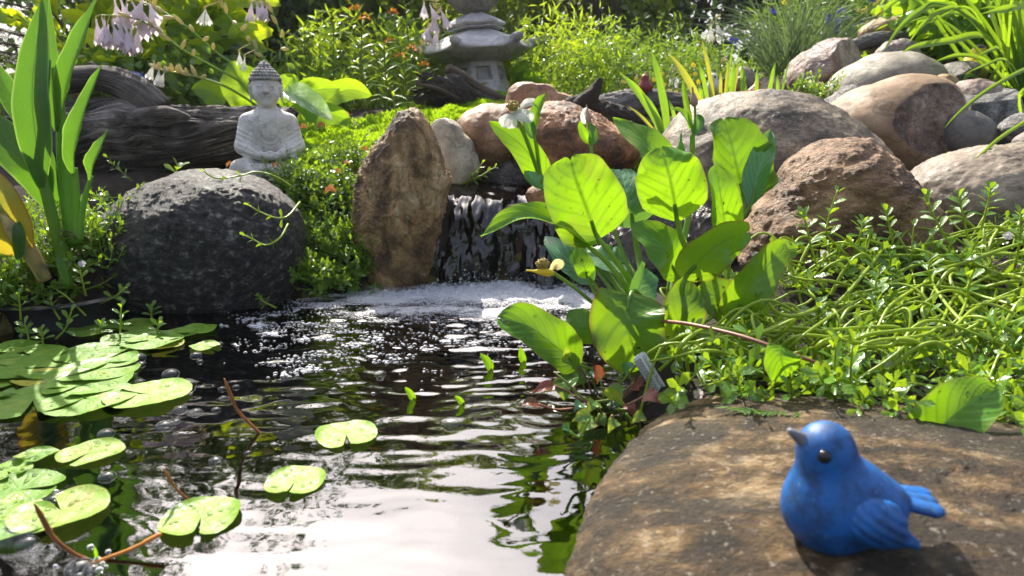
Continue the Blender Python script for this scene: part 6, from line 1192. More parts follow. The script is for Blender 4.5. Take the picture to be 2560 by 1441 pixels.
# foam: thousands of tiny bubbles below the fall
d2, F2 = csphere(2); k2 = (d2[:, 2] > -.3)[F2].all(1); tpl = (d2 * np.array([1, 1, .75]), F2[k2], np.zeros((len(d2), 2)))
rg = np.random.default_rng(77); pos = []; sz = []
def clump(x, y, n, spread, r0, r1):
    for _ in range(n): pos.append((x + rg.normal() * spread, y + rg.normal() * spread * .7)); sz.append(rg.uniform(r0, r1))
N_ = 60000; fx, fy = rg.uniform(560, 1500, N_), 712 + np.abs(rg.normal(size=N_)) * 125; ok_ = fy < 1000; fx, fy = fx[ok_], fy[ok_]
fp = np.array([list(W(a, b)[:2]) for a, b in zip(fx, fy)]); rel = (fy - 712) / 250
nzf = fbm(np.stack([fp[:, 0] * 16, fp[:, 1] * 28, fp[:, 0] * 0 + .5], -1), 4) + .35
keep = np.exp(-rel * 2.7) * (.10 + .9 * (nzf > .16 * (1 + 3.2 * rel))) * np.where(fx < 640 + 190 * np.clip(1 - rel * 3, 0, 1), .12, 1) * np.where(rel < .16, 1.0, .62)
sel = rg.random(len(fx)) < keep; pos += [tuple(p) for p in fp[sel]]; sz += list(rg.uniform(.0005, .0015, int(sel.sum())) * (1 + .5 * rel[sel]))
N_ = 15000; ex_f = np.array([list(W(a, b)[:2]) for a, b in zip(rg.uniform(960, 1500, N_), 711 + np.abs(rg.normal(size=N_)) * 26)]); pos += [tuple(p) for p in ex_f]; sz += list(rg.uniform(.0004, .0014, N_))
for px, py, k_ in [(645, 815, 60), (680, 835, 60), (620, 800, 30), (560, 815, 6), (735, 905, 18), (770, 925, 40), (720, 935, 25), (1000, 890, 20), (960, 905, 18), (880, 865, 30), (830, 850, 26), (940, 850, 40), (1060, 870, 26), (1120, 850, 30), (760, 850, 30), (810, 890, 22), (1180, 860, 30), (90, 1245, 26), (60, 1255, 16), (205, 1408, 10), (640, 880, 12), (600, 860, 8)]:
    c = W(px, py); clump(c.x, c.y, k_, .010, .0008, .0030)
pos = np.array(pos); sz = np.array(sz); zz = wave(pos[:, 0], pos[:, 1]); near_ = np.exp(-((pos[:, 1] - FALL[1]) / .05) ** 2)
Mx = np.eye(3)[None] * sz[:, None, None]; q = MB(); q.inst(tpl, Mx, np.stack([pos[:, 0], pos[:, 1], zz + .0002 + near_ * rg.random(len(pos)) * .012], -1)); fo = q.build('foam', M['foam']); tag(fo, 'white foam of tiny bubbles spreading below the waterfall', 'foam', kind='stuff')
# froth sheet lying on the water under the bubbles
gx_, gy_ = np.meshgrid(np.linspace(W(640, 760).x, xb + .10, 240), np.linspace(.86, 1.33, 190), indexing='ij'); rx_ = np.maximum(np.abs(gx_ - (xa + xb) / 2 + .03) - .17, 0); dy_ = 1.29 - gy_
den = np.exp(-(np.clip(dy_ - .02, 0, 9) / .105) ** 1.2 - (rx_ / .11) ** 2) + .62 * np.exp(-(dy_ / .26) ** 2 - (rx_ / .20) ** 2) * np.clip(.45 + 1.3 * fbm(np.stack([gx_ * 10, gy_ * 20, gx_ * 0], -1), 3), 0, 1.3); den = np.clip(den, 0, 1)
fz = wave(gx_, gy_) + .0011 + .008 * den * np.abs(fbm(np.stack([gx_ * 60, gy_ * 60, gx_ * 0 + 4], -1), 3)) * np.exp(-(dy_ / .10) ** 2); n0, n1 = gx_.shape; ii, jj = np.meshgrid(np.arange(n0 - 1), np.arange(n1 - 1), indexing='ij')
Qf = np.stack([ii * n1 + jj, (ii + 1) * n1 + jj, (ii + 1) * n1 + jj + 1, ii * n1 + jj + 1], -1).reshape(-1, 4); Qf = Qf[(den.ravel()[Qf] > .03).any(1)]
q = MB(); q.addq(np.stack([gx_, gy_, fz], -1).reshape(-1, 3), Qf, None, den.ravel()); q.build('froth', M['froth'], fo)['kind'] = 'stuff'
# splash drops at the foot of the fall
q = MB(); N_ = 420; p_ = np.stack([rg.uniform(xa, xb, N_), 1.285 - np.abs(rg.normal(size=N_)) * .02, np.abs(rg.normal(size=N_)) * .016], -1); q.inst((d2, F2, np.zeros((len(d2), 2))), np.eye(3)[None] * rg.uniform(.0005, .0018, N_)[:, None, None], p_)
tag(q.build('splash_drops', M['foam']), 'spray of droplets at the foot of the waterfall', 'splash', kind='stuff')
# ------------------------------------------------------------------ debris: dry scraps on the slab, fallen leaves
for i, (px, py, Y, w_, lab) in enumerate([(690, 418, 1.405, 22, 'orange fallen leaf at the feet of the statue'), (828, 480, 1.28, 34, 'orange fallen leaf caught on the hyssop cascade'), (845, 432, 1.40, 18, 'small orange fallen leaf in the hyssop beside the tall stone'), (868, 412, 1.46, 18, 'pale orange fallen leaf at the edge of the moss'), (912, 378, 1.56, 22, 'rusty fallen leaf on the moss beside the tall stone'), (760, 322, 1.70, 22, 'orange and white fallen leaf on the moss by the hosta'), (805, 318, 1.78, 24, 'curled orange fallen leaf standing on the moss'), (865, 290, 1.95, 22, 'orange fallen leaf under the milkweed'), (575, 415, 1.52, 20, 'dull orange fallen leaf between log and statue')]):
    o = thing('fallen_leaf', P(px, py, Y), lab, 'fallen leaf'); q = MB(); a = P(px - w_ * .38, py + 3, Y); b = P(px, py - 6, Y - .004); c = P(px + w_ * .38, py + 2, Y - .002)
    leaf_surf(q, [a, b, c], w_ * .8 * MPP(px, py, Y), 'heart', (.1 * (i % 3 - 1), -.6, .8), .5, .06, 2, 10, 7, seed=i); q.build('blade', M['fallen'], o)
q = MB(); rg2 = random.Random(9)
for _ in range(46):
    px = rg2.gauss(1860, 22) if rg2.random() < .5 else rg2.gauss(1950, 40); py = 1022 + abs(rg2.gauss(0, 7)) + (px - 1860) * .10
    p = W(px, py, .0625); a = rg2.uniform(0, 6.28); L_ = rg2.uniform(.002, .008); v_ = Vector((math.cos(a), math.sin(a), 0)); s_ = Vector((-v_.y, v_.x, 0)) * L_ * .28; up = Vector((0, 0, rg2.uniform(0, .0015)))
    q.add([p - v_ * L_, p - s_ + up, p + v_ * L_, p + s_ + up * .5], [[0, 1, 2, 3]], tint=rg2.random())
tag(q.build('leaf_litter', M['herb']), 'scatter of dried green leaf scraps on top of the slab', 'litter', kind='stuff')
# ------------------------------------------------------------------ moss
def moss_patch(poly, n, label, seed):
    rg = np.random.default_rng(seed); pts = []; xs_, ys_ = [p[0] for p in poly], [p[1] for p in poly]
    S2 = np.array(seeds_in(poly, n // 14, (0, 0))); c = np.repeat(S2, 14, 0); c[:, :2] += rg.normal(size=(len(c), 2)) * .012; c[:, 2] = ground(c[:, 0], c[:, 1]) + .012 * (fbm(c * np.array([18, 18, 0]), 3) + .25)
    t = leaf_tpl(3, 2, 'lance', .30, .0, .1); N = len(c); dirs = np.stack([rg.normal(size=N) * .55, rg.normal(size=N) * .55, np.full(N, 1.0)], -1)
    q = MB(); q.inst(t, rot_to(dirs, rg.normal(size=(N, 3)), rg.uniform(.007, .014, N)), c, np.clip(.5 + .5 * fbm(c * np.array([9, 9, 0]), 2) + rg.normal(size=N) * .15, 0, 1)); tag(q.build('moss', M['moss']), label, 'moss', kind='stuff')
moss_patch([(520, 430), (640, 420), (760, 330), (900, 320), (960, 290), (1060, 250), (1270, 240), (1280, 280), (1140, 300), (1060, 330), (960, 360), (900, 420), (780, 432)], 34000, 'bright yellow-green moss covering the mound behind the statue', 3)
moss_patch([(1060, 245), (1270, 232), (1275, 275), (1120, 300)], 12000, 'bright moss cushion in front of the broken log', 4)
# ------------------------------------------------------------------ leaf clouds
def cloud(rg, centers, radii, n, tpl, size, out=.5, upb=.4, sq=1.0):
    k = rg.integers(0, len(centers), n); v = rg.normal(size=(n, 3)); v /= np.linalg.norm(v, axis=1)[:, None]; rr = rg.random(n) ** .5
    p = centers[k] + v * rr[:, None] * np.asarray(radii)[k][:, None] * np.array([1, 1, sq]); d = v * out + rg.normal(size=(n, 3)) * .6 + np.array([0, 0, -.15]); nn = rg.normal(size=(n, 3)) * .6 + np.array([.1, -.6, .12])
    return p, rot_to(d, nn, size * rg.uniform(.65, 1.2, n))
LT = leaf_tpl(5, 3, 'ovate', .55, .14, .15); LT3 = leaf_tpl(4, 3, 'ovate', .62, .14, .15); LN = leaf_tpl(5, 3, 'lance', .17, .2, .2)
def shrub(name, label, px, Y, wid, hgt, nclump, nleaf, lsize, mat, seed, cat='shrub', group=None, tpl=LT3, zoff=0.0, depth=None, low=.0, sparse=.22, trunks=4, trmat='twig', trr=.012):
    rg = np.random.default_rng(seed); x = P(px, 300, Y).x; z0 = gz(x, Y) + zoff; o = thing(name, (x, Y, z0), label, cat, group); depth = depth or wid * .6
    c = np.stack([x + rg.uniform(-.5, .5, nclump) * wid, Y + rg.uniform(-.5, .5, nclump) * depth, z0 + hgt * (low + (1 - low) * rg.random(nclump) ** .9)], -1); rad = rg.uniform(.6, 1.2, nclump) * sparse * min(wid, hgt)
    edge = 1 - .55 * np.clip((c[:, 2] - z0) / hgt, 0, 1) ** 3; c[:, 0] = x + (c[:, 0] - x) * edge
    p, m = cloud(rg, c, rad, nleaf, tpl, lsize); q = MB(); q.inst(tpl, m, p); cr = q.build('crown', M[mat], o)
    for t in range(trunks):
        b = Vector((x + rg.uniform(-.25, .25) * wid, Y + rg.uniform(-.2, .2) * depth, z0 - .03)); e = Vector(c[rg.integers(0, nclump)]); e.z = z0 + hgt * rg.uniform(.7, .95); q = MB(); mid = (b + e) * .5 + Vector((rg.normal() * .05, 0, .05)); tube(q, [b, mid, e], trr, trr * .3, 7, 14)
        for _ in range(5):
            u = rg.uniform(.3, .95); s_ = b.lerp(e, u); cc = Vector(c[rg.integers(0, nclump)]); v_ = (cc - s_); tube(q, [s_, s_ + v_ * .4 + Vector((0, 0, .02)), s_ + v_ * .8], trr * .4, trr * .12, 5, 8)
        q.build('trunk', M[trmat], o)
    return o
# hedge wall far behind (each clipped bush its own)
hg = 'dark bushes closing the garden'
for i, (px, Y, wd, h, n, mt, lab) in enumerate([(-700, 6.2, 3.0, 4.6, 7500, 'shrub_dark', 'dark leafy bush far behind the spruce'), (-60, 6.4, 2.8, 4.3, 9500, 'shrub_dark', 'dark leafy bush behind the lime-leaved shrub'), (420, 6.2, 2.0, 2.15, 7000, 'shrub_dark', 'dark glossy bush behind the hosta flowers'), (800, 6.2, 1.9, 1.75, 6500, 'tree_mid', 'mid-green bush behind the milkweed'),
     (1180, 7.0, 2.4, 1.95, 6500, 'tree_mid', 'mid-green bush far behind the stone lantern'), (1720, 5.2, 1.9, 1.95, 9500, 'hedge_dark', 'dense dark round-leaved bush behind the blade leaves'), (2250, 5.6, 2.2, 2.7, 8000, 'hedge_dark', 'dense dark bush behind the blue and yellow flowers'), (2850, 5.6, 2.4, 3.0, 6000, 'hedge_dark', 'dark bush at the right behind the strap-leaved clump'), (3500, 5.6, 2.4, 3.0, 3500, 'hedge_dark', 'dark bush far to the right of the stones')]):
    shrub('garden_bush', lab, px, Y, wd, h, 60, n, .085, mt, 500 + i, 'bush', hg, sparse=.17, depth=1.0, trunks=3, trmat='bark', trr=.03)
# looser small trees in the middle, sky showing through
for i, (px, Y, wd, h, n, lab) in enumerate([(1060, 4.6, 1.1, 1.5, 4200, 'loose small tree left of the lantern roof with sky between its leaves'), (1330, 4.9, 1.0, 1.5, 3800, 'loose small tree right of the lantern with bright sky gaps'), (1520, 4.4, .9, 1.4, 4200, 'small leafy tree between the lantern and the dark hedge')]):
    shrub('small_tree', lab, px, Y, wd, h, 34, n, .060, 'tree_mid', 530 + i, 'tree', None, sparse=.17, trunks=4, trmat='bark', trr=.016, depth=.7)
shrub('glossy_shrub', 'dark shrub with small glinting leaves behind the statue', 660, 3.3, 1.3, 1.0, 40, 6500, .045, 'shrub_dark', 540, sparse=.20)
shrub('glossy_shrub', 'dark small-leaved shrub between hosta and log', 420, 3.0, 1.2, .75, 40, 5000, .045, 'shrub_dark', 541, sparse=.22)
shrub('green_shrub', 'hazy green shrub behind the milkweed stems', 920, 3.3, 1.1, .95, 40, 4200, .050, 'tree_mid', 542, sparse=.22)
# lime shrub with big back-lit leaves: every leaf its own part
def bigleaf_shrub(name, label, px, Y, z0, spots, size, mat, seed, tw='twig', pf='ovate', wdt=.52):
    rg = np.random.default_rng(seed); x = P(px, 200, Y).x; o = thing(name, (x, Y, z0), label, 'shrub'); me = mesh_arrays('leaf', *(lambda t: (t[0], t[1], [4] * len(t[1]), t[2]))(leaf_tpl(9, 5, pf, wdt, .14, .20))); me.materials.append(M[mat]); org = Vector((x, Y, z0))
    for k, (sx, sy, sY, ex_, ey_) in enumerate(spots):
        b = P(sx, sy, sY + .1); e = P(ex_, ey_, sY); q = MB(); tube(q, [b, b.lerp(e, .5) + Vector((0, 0, .02)), e], .006, .0025, 6, 16); q.build('branch', M[tw], o)
        nl = max(4, int((e - b).length / (size * .15)))
        for i in range(nl):
            u = .12 + .88 * i / (nl - 1); p = b.lerp(e, u) + Vector((0, 0, .02 * 4 * u * (1 - u))); d_ = (e - b).normalized(); s_ = d_.cross(Vector((0, 0, 1))).normalized() * (1 if i % 2 else -1)
            ld = np.array(s_ * .8 + d_ * .6 + Vector((rg.normal() * .3, rg.normal() * .3, rg.normal() * .25 - .2))); m3 = rot_to(ld[None], np.array([[rg.normal() * .5, -1.0, rg.normal() * .3]]), [size * rg.uniform(.7, 1.15)])[0]
            l_ = link('leaf', me, None, o); m4 = Matrix([list(m3[r_]) + [0] for r_ in range(3)] + [[0, 0, 0, 1]]); m4.translation = p - org; l_.matrix_basis = m4
    return o
sp = [(230, 190, 2.3, 330, -30), (260, 200, 2.25, 420, 60), (240, 180, 2.2, 470, 110), (280, 200, 2.35, 560, 20), (300, 160, 2.3, 520, -60), (250, 150, 2.4, 280, -80), (330, 140, 2.25, 600, 90), (240, 170, 2.15, 390, 150), (300, 120, 2.4, 450, -40), (380, 120, 2.3, 640, -40), (220, 120, 2.3, 240, -60), (210, 200, 2.2, 300, 130), (420, 60, 2.35, 610, 60), (180, 100, 2.4, 60, -40), (200, 150, 2.45, 20, 40)]
bigleaf_shrub('lime_shrub', 'shrub with large back-lit lime-green leaves behind the hosta flowers', 250, 2.35, gz(P(250, 200, 2.35).x, 2.35), sp, .105, 'shrub_lime', 61)
# ------------------------------------------------------------------ spruce at the left
def spruce(px, Y, h, label, seed):
    rg = np.random.default_rng(seed); x = P(px, 300, Y).x; z0 = gz(x, Y); o = thing('spruce_tree', (x, Y, z0), label, 'spruce'); q = MB(); tube(q, [(x, Y, z0 - .05), (x, Y, z0 + h)], .045, .008, 10, 8); q.build('trunk', M['bark'], o)
    NT_ = leaf_tpl(3, 2, 'lance', .075, 0, .05); P_ = []; D_ = []
    for b in range(74):
        t = rg.random() ** 1.1; z = z0 + .04 + t * (h - .1); a = rg.uniform(0, 6.283); L = (1 - t * .8) * h * .34; s = Vector((x, Y, z)); e = s + Vector((math.cos(a) * L, math.sin(a) * L, -.12 * L + .1 * L * t)); q = MB(); tube(q, [s, s.lerp(e, .5) + Vector((0, 0, .03)), e], .007, .002, 5, 8)
        segs = [(s, e)]
        for k in range(9):
            u = .25 + .72 * k / 8; m_ = s.lerp(e, u) + Vector((0, 0, .03 * 4 * u * (1 - u))); dv = (e - s).normalized(); sd_ = dv.cross(Vector((0, 0, 1))) * (1 if k % 2 else -1); te = m_ + (dv * .8 + sd_ * .8 + Vector((0, 0, -.15))) * L * .32 * (1.15 - u); segs.append((m_, te)); tube(q, [m_, te], .0025, .001, 4, 3)
        q.build('branch', M['twig'], o)
        for (s1, e1) in segs:
            n = int((e1 - s1).length / .0042) + 4; u = rg.random(n); base = np.array(s1)[None] * (1 - u[:, None]) + np.array(e1)[None] * u[:, None]; dv = np.array((e1 - s1).normalized()); rnd = rg.normal(size=(n, 3)); P_.append(base); D_.append(dv[None] * .7 + rnd * .55 + np.array([0, 0, .2]))
    P_ = np.concatenate(P_); D_ = np.concatenate(D_); q = MB(); q.inst(NT_, rot_to(D_, RNG.normal(size=D_.shape), RNG.uniform(.016, .026, len(D_))), P_); q.build('needles', M['spruce'], o)['kind'] = 'stuff'
    return o
sp_ = spruce(-210, 2.5, 1.8, 'dark green spruce with hanging cones behind the canna', 71)
for i, (px, py, Y) in enumerate([(232, 178, 1.86), (192, 245, 1.86), (205, 262, 1.88)]):
    q = MB(); a = P(px - 8, py - 22, Y); b = P(px + 8, py + 14, Y); tube(q, [a, a.lerp(b, .5), b], 0, None, 10, 18, rf=lambda t: .011 * math.sin(min(1, t * .9 + .12) * 3.0) ** .7 * (1 + .12 * math.sin(t * 60)) + .001); q.build('cone', M['mulch'], sp_)
# ------------------------------------------------------------------ hosta: leaves and flower scapes
h0 = P(640, 265, 1.92)
ho = thing('hosta_plant', h0, 'hosta with broad ribbed leaves behind the statue', 'plant')
def hleaf(spine, w_, nrm, mat='hosta', seed=0, parent=ho, cup=.3): return ribbon_leaf(spine, w_, nrm, mat, parent, 'ovate', cup, seed, nu=22, nv=13, wave=.02)
hleaf([(650, 258, 1.86), (625, 230, 1.85), (595, 200, 1.85), (570, 160, 1.87)], 112, (-.2, -.9, .2), seed=1)
hleaf([(690, 255, 1.86), (705, 232, 1.85), (722, 210, 1.85), (742, 190, 1.86)], 66, (.2, -.9, .3), seed=2)
hleaf([(710, 230, 1.80), (745, 240, 1.79), (785, 265, 1.78), (832, 302, 1.78)], 62, (.15, -.8, .6), 'hosta_pale', 3, cup=.45)
hleaf([(700, 265, 1.88), (760, 240, 1.88), (800, 225, 1.88), (850, 222, 1.9)], 70, (.1, -.95, .12), seed=4)
hleaf([(720, 280, 1.84), (780, 280, 1.84), (840, 290, 1.85), (880, 310, 1.86)], 56, (.1, -.95, .12), seed=5)
hleaf([(690, 290, 1.82), (720, 300, 1.80), (745, 312, 1.79), (770, 330, 1.79)], 60, (.1, -.95, .12), seed=6)
hleaf([(760, 260, 1.95), (820, 240, 1.95), (880, 225, 1.96), (930, 240, 1.98)], 60, (.1, -.95, .12), seed=7)
hleaf([(560, 262, 1.95), (540, 240, 1.95), (515, 225, 1.95), (480, 225, 1.96)], 60, (-.1, -.95, .1), seed=8)
bell_v = None
def bell(q, c, d_, L, wd, seed=0):                       # hanging trumpet flower
    seg = 12; rp = [(0, .08), (.25, .10), (.5, .30), (.78, .46), (1.0, .62)]; C = [np.array(c) + np.array(d_) * L * t for t, _ in rp]; d_ = np.array(d_) / np.linalg.norm(d_); x = np.cross(d_, [.3, 1, .1]); x /= np.linalg.norm(x); y = np.cross(d_, x); V = []; a = np.linspace(0, 6.283, seg, endpoint=False)
    for (t, r_), c_ in zip(rp, C): V += [c_ + (x * math.cos(k) + y * math.sin(k)) * r_ * wd * (1 + (.16 if t == 1 else .04) * math.cos(6 * k + seed)) + d_ * (.10 * L * math.cos(6 * k) if t == 1 else 0) for k in a]
    q.add(V, [[i * seg + j, i * seg + (j + 1) % seg, (i + 1) * seg + (j + 1) % seg, (i + 1) * seg + j] for i in range(len(rp) - 1) for j in range(seg)])
def scape(pts, flowers, label, seed, r=.0032, fl=.040, mat='petal_lilac', nbuds=8, parent_mat='stem_green', group='hosta flower scapes'):
    rg = np.random.default_rng(seed); C = [P(*s) for s in pts]; o = thing('hosta_scape', C[0], label, 'flower stalk', group); q = MB(); tube(q, C, r, r * .6, 7, 40); q.build('stem', M[parent_mat], o); cc = catmull(C, 101)
    for (px, py, Y) in flowers:
        q = MB(); c = P(px, py, Y); k = int(np.argmin(np.linalg.norm(cc - np.array(c), axis=1))); v_ = c - Vector(cc[k]); c = Vector(cc[k]) + v_ * min(1.0, .040 / (v_.length + 1e-6)); dd = Vector((rg.normal() * .25, -.1 + rg.normal() * .2, -1)).normalized(); bell(q, c, dd, fl * rg.uniform(.8, 1.15), fl * .42, rg.random() * 6); q.build('flower', M[mat], o); k = int(np.argmin(np.linalg.norm(cc - np.array(c), axis=1))); q = MB(); tube(q, [Vector(cc[k]), c + Vector((0, 0, .006)), c + dd * .004], .0012, .0012, 5, 8); q.build('flower_stalk', M['petal_cream'], o)
    for i in range(nbuds):
        k = int(100 * (.42 + .5 * i / max(1, nbuds - 1))); p = Vector(cc[k]); s_ = Vector((rg.normal() * .6, -.5, .35 + rg.normal() * .3)).normalized(); q = MB(); L_ = rg.uniform(.02, .034); tube(q, [p, p + s_ * L_ * .5, p + s_ * L_], 0, None, 8, 8, rf=lambda t: .0048 * math.sin(min(1, t * .9 + .1) * 3.0) ** .8 + .0004); q.build('bud', M['petal_cream'], o)
    return o
scape([(660, 258, 1.88), (600, 205, 1.85), (520, 160, 1.82), (450, 120, 1.80), (390, 72, 1.80), (330, 45, 1.80), (250, 38, 1.80)], [(255, 45, 1.78), (280, 55, 1.77), (300, 48, 1.78), (262, 52, 1.8), (240, 48, 1.8), (270, 62, 1.79), (315, 60, 1.78), (330, 66, 1.79), (345, 70, 1.8)], 'hosta scape leaning left, its lilac bells in a dense bunch', 81, fl=.060)
scape([(700, 262, 1.90), (620, 190, 1.88), (540, 130, 1.86), (470, 70, 1.84), (400, 25, 1.84), (330, -5, 1.84)], [(330, 5, 1.82), (318, 10, 1.81), (350, 12, 1.82), (372, 8, 1.82), (380, 15, 1.83), (360, -5, 1.82), (300, -5, 1.82), (285, 0, 1.82), (345, 30, 1.82)], 'tallest hosta scape with lilac bells hanging in a row', 82, fl=.064)
scape([(640, 262, 1.86), (560, 215, 1.82), (480, 190, 1.80), (420, 178, 1.79), (385, 172, 1.79)], [(385, 158, 1.78), (398, 168, 1.77), (412, 178, 1.78)], 'low hosta scape with three cream-white bells above the log', 83, fl=.038, mat='petal_white', nbuds=12)
scape([(725, 262, 1.9), (690, 190, 1.88), (640, 120, 1.86), (570, 40, 1.85), (540, -10, 1.86)], [(428, 72, 1.85), (440, 68, 1.85), (525, 185, 1.8), (560, 180, 1.8)], 'hosta scape rising past the lime shrub', 84, fl=.036, mat='petal_white')
scape([(748, 258, 1.95), (745, 190, 1.93), (725, 130, 1.92), (700, 80, 1.92), (680, 30, 1.92), (650, 5, 1.92)], [(640, 5, 1.90), (655, 2, 1.9), (668, 12, 1.9), (630, 0, 1.9)], 'curved hosta scape behind the statue with lilac bells at its tip', 85, fl=.046, nbuds=5)
scape([(1000, 280, 2.4), (1030, 200, 2.42), (1060, 110, 2.42), (1090, 40, 2.42), (1085, -10, 2.42)], [(1080, 55, 2.4), (1095, 62, 2.4), (1070, 70, 2.4), (1100, 20, 2.4), (1075, 12, 2.4), (1060, 5, 2.4), (1085, 30, 2.4)], 'hosta scape with pale lilac bells left of the lantern roof', 86, fl=.056)
for i, (px, py, Y, n) in enumerate([(1540, 118, 2.9, 3), (1600, 122, 2.9, 3), (1690, 155, 2.8, 3), (1785, 50, 2.5, 3), (1660, 215, 2.6, 2), (1505, 108, 3.0, 2)]):
    scape([(px + 25, 250, Y), (px + 18, 190 if py < 180 else 240, Y), (px + 8, py + 20, Y), (px, py - 8, Y)], [(px + rg.uniform(-14, 14), py + rg.uniform(-4, 12), Y - .02) for _ in range(n)], ['pale hosta scape beside the lantern hedge, leftmost of the white-flowered row', 'pale hosta scape behind the driftwood horn', 'pale hosta scape behind the blade leaves', 'pale hosta scape with dangling bells before the dark hedge', 'low pale hosta scape behind the red figurine', 'faint pale hosta scape next to the loose tree'][i], 90 + i, fl=.05, mat='petal_white', nbuds=3)
h2 = thing('hosta_plant', P(1290, 215, 2.75), 'hosta with bright leaves right of the stone lantern', 'plant')
for i, s in enumerate([[(1275, 200, 2.7), (1262, 180, 2.69), (1252, 160, 2.69), (1243, 138, 2.7)], [(1290, 205, 2.68), (1300, 185, 2.67), (1312, 170, 2.66), (1330, 155, 2.66)], [(1285, 220, 2.68), (1310, 205, 2.67), (1335, 200, 2.66), (1365, 205, 2.66)], [(1420, 150, 2.9), (1440, 130, 2.88), (1455, 118, 2.88), (1478, 112, 2.9)], [(1450, 160, 2.9), (1475, 145, 2.88), (1495, 142, 2.88), (1512, 150, 2.9)], [(1310, 225, 2.66), (1340, 222, 2.65), (1370, 228, 2.64), (1395, 240, 2.64)]]):
    hleaf(s, [46, 46, 52, 46, 44, 50][i], (.1, -.95, .12), 'hosta' if i % 3 else 'shrub_lime', 20 + i, h2)
# ------------------------------------------------------------------ milkweed stems with orange heads
LNM = mesh_arrays('leaf', *(lambda t: (t[0], t[1], [4] * len(t[1]), t[2]))(leaf_tpl(8, 3, 'lance', .16, .2, .22))); LNM.materials.append(M['milkweed'])
PET = (lambda t: t)(leaf_tpl(3, 3, 'obov', .5, .1, .2))
def milkweed(pts, label, seed, heads=1, size=.075, group='milkweed stems', step=.016, mat='petal_orange'):
    rg = np.random.default_rng(seed); C = [P(*s) for s in pts]; o = thing('milkweed_plant', C[0], label, 'plant', group); q = MB(); tube(q, C, .0035, .002, 6, 24); q.build('stem', M['stem_olive'], o); cc = catmull(C, 80); L = np.linalg.norm(np.diff(cc, axis=0), axis=1).sum(); n = int(L / step)
    for i in range(n):
        u = .12 + .86 * i / n; k = int(u * 79); d_ = cc[min(k + 1, 79)] - cc[k - 1]; d_ /= np.linalg.norm(d_); a = i * 2.4 + rg.normal() * .3; s_ = np.array([math.cos(a), math.sin(a), 0]); m3 = rot_to((s_ * 1.0 + d_ * (.45 + .4 * u) + np.array([0, 0, rg.normal() * .15]))[None], np.array([d_ + np.array([0, -.2, .3])]), [size * rg.uniform(.7, 1.1) * (1 - .3 * u)])[0]
        l_ = link('leaf', LNM, None, o); m4 = Matrix([list(m3[r_]) + [0] for r_ in range(3)] + [[0, 0, 0, 1]]); m4.translation = Vector(cc[k]) - C[0]; l_.matrix_basis = m4
    for h in range(heads):
        c = cc[-1] + np.array([rg.normal() * .012, rg.normal() * .012, .004]); N = 34; v = rg.normal(size=(N, 3)); v[:, 2] = np.abs(v[:, 2]); v /= np.linalg.norm(v, axis=1)[:, None]; q = MB(); q.inst(PET, rot_to(v, rg.normal(size=(N, 3)), rg.uniform(.006, .010, N)), c + v * .011); q.build('flower_head', M[mat], o)
    return o
ml = 'milkweed stem with narrow leaves and an orange flower head'
for i, (px, py, Y, hx) in enumerate([(905, 50, 2.25, 1), (1032, 130, 2.2, 1), (1000, 148, 2.22, 1), (960, 110, 2.3, 1), (870, 30, 2.4, 1), (985, 40, 2.4, 1), (790, 20, 2.45, 0), (835, 60, 2.4, 0), (930, 120, 2.35, 0), (1010, 0, 2.5, 0), (760, 90, 2.5, 0), (880, 130, 2.2, 0), (960, 190, 2.1, 0), (1060, 170, 2.4, 1), (1395, 120, 2.9, 1), (1410, 150, 2.8, 0), (1440, 170, 2.75, 0), (1370, 165, 2.8, 0), (1480, 180, 2.8, 0), (1340, 180, 2.75, 0), (1460, 140, 2.9, 0)]):
    bx = px + (-6 + 17 * ((i * 5) % 7) / 3); milkweed([(bx + 10, 275 if px < 1100 else 250, Y), (bx + 4, (py + 275) / 2, Y), (px, py, Y - .02)], ml if hx else 'milkweed stem in leaf without flowers', 600 + i, hx, .062, 'flowering milkweed' if hx else 'milkweed without flowers', .013)
# ------------------------------------------------------------------ blade-leaved clumps
ir = thing('iris_plant', P(1660, 320, 1.62), 'blade-leaved iris clump between driftwood and the largest boulder', 'plant')
for i, (b, t, Y, w_, mt) in enumerate([((1668, 330), (1626, 118), 1.60, 22, 'iris'), ((1762, 300), (1669, 130), 1.58, 22, 'iris_yellow'), ((1650, 325), (1545, 178), 1.60, 24, 'iris'), ((1655, 335), (1603, 228), 1.58, 18, 'iris'), ((1690, 320), (1672, 250), 1.60, 12, 'iris'), ((1645, 345), (1566, 262), 1.57, 8, 'iris_yellow')]):
    bx, by = b; tx_, ty_ = t; ribbon_leaf([(bx, by, Y), (bx + (tx_ - bx) * .25, by + (ty_ - by) * .35, Y), (bx + (tx_ - bx) * .6, by + (ty_ - by) * .7, Y), (tx_, ty_, Y + .01)], w_, (.2, -.95, .1), mt, ir, 'strap', .4, i, nu=16, nv=5)
ir2 = thing('iris_plant', P(1840, 260, 1.88), 'row of blade leaves standing behind the largest boulder', 'plant')
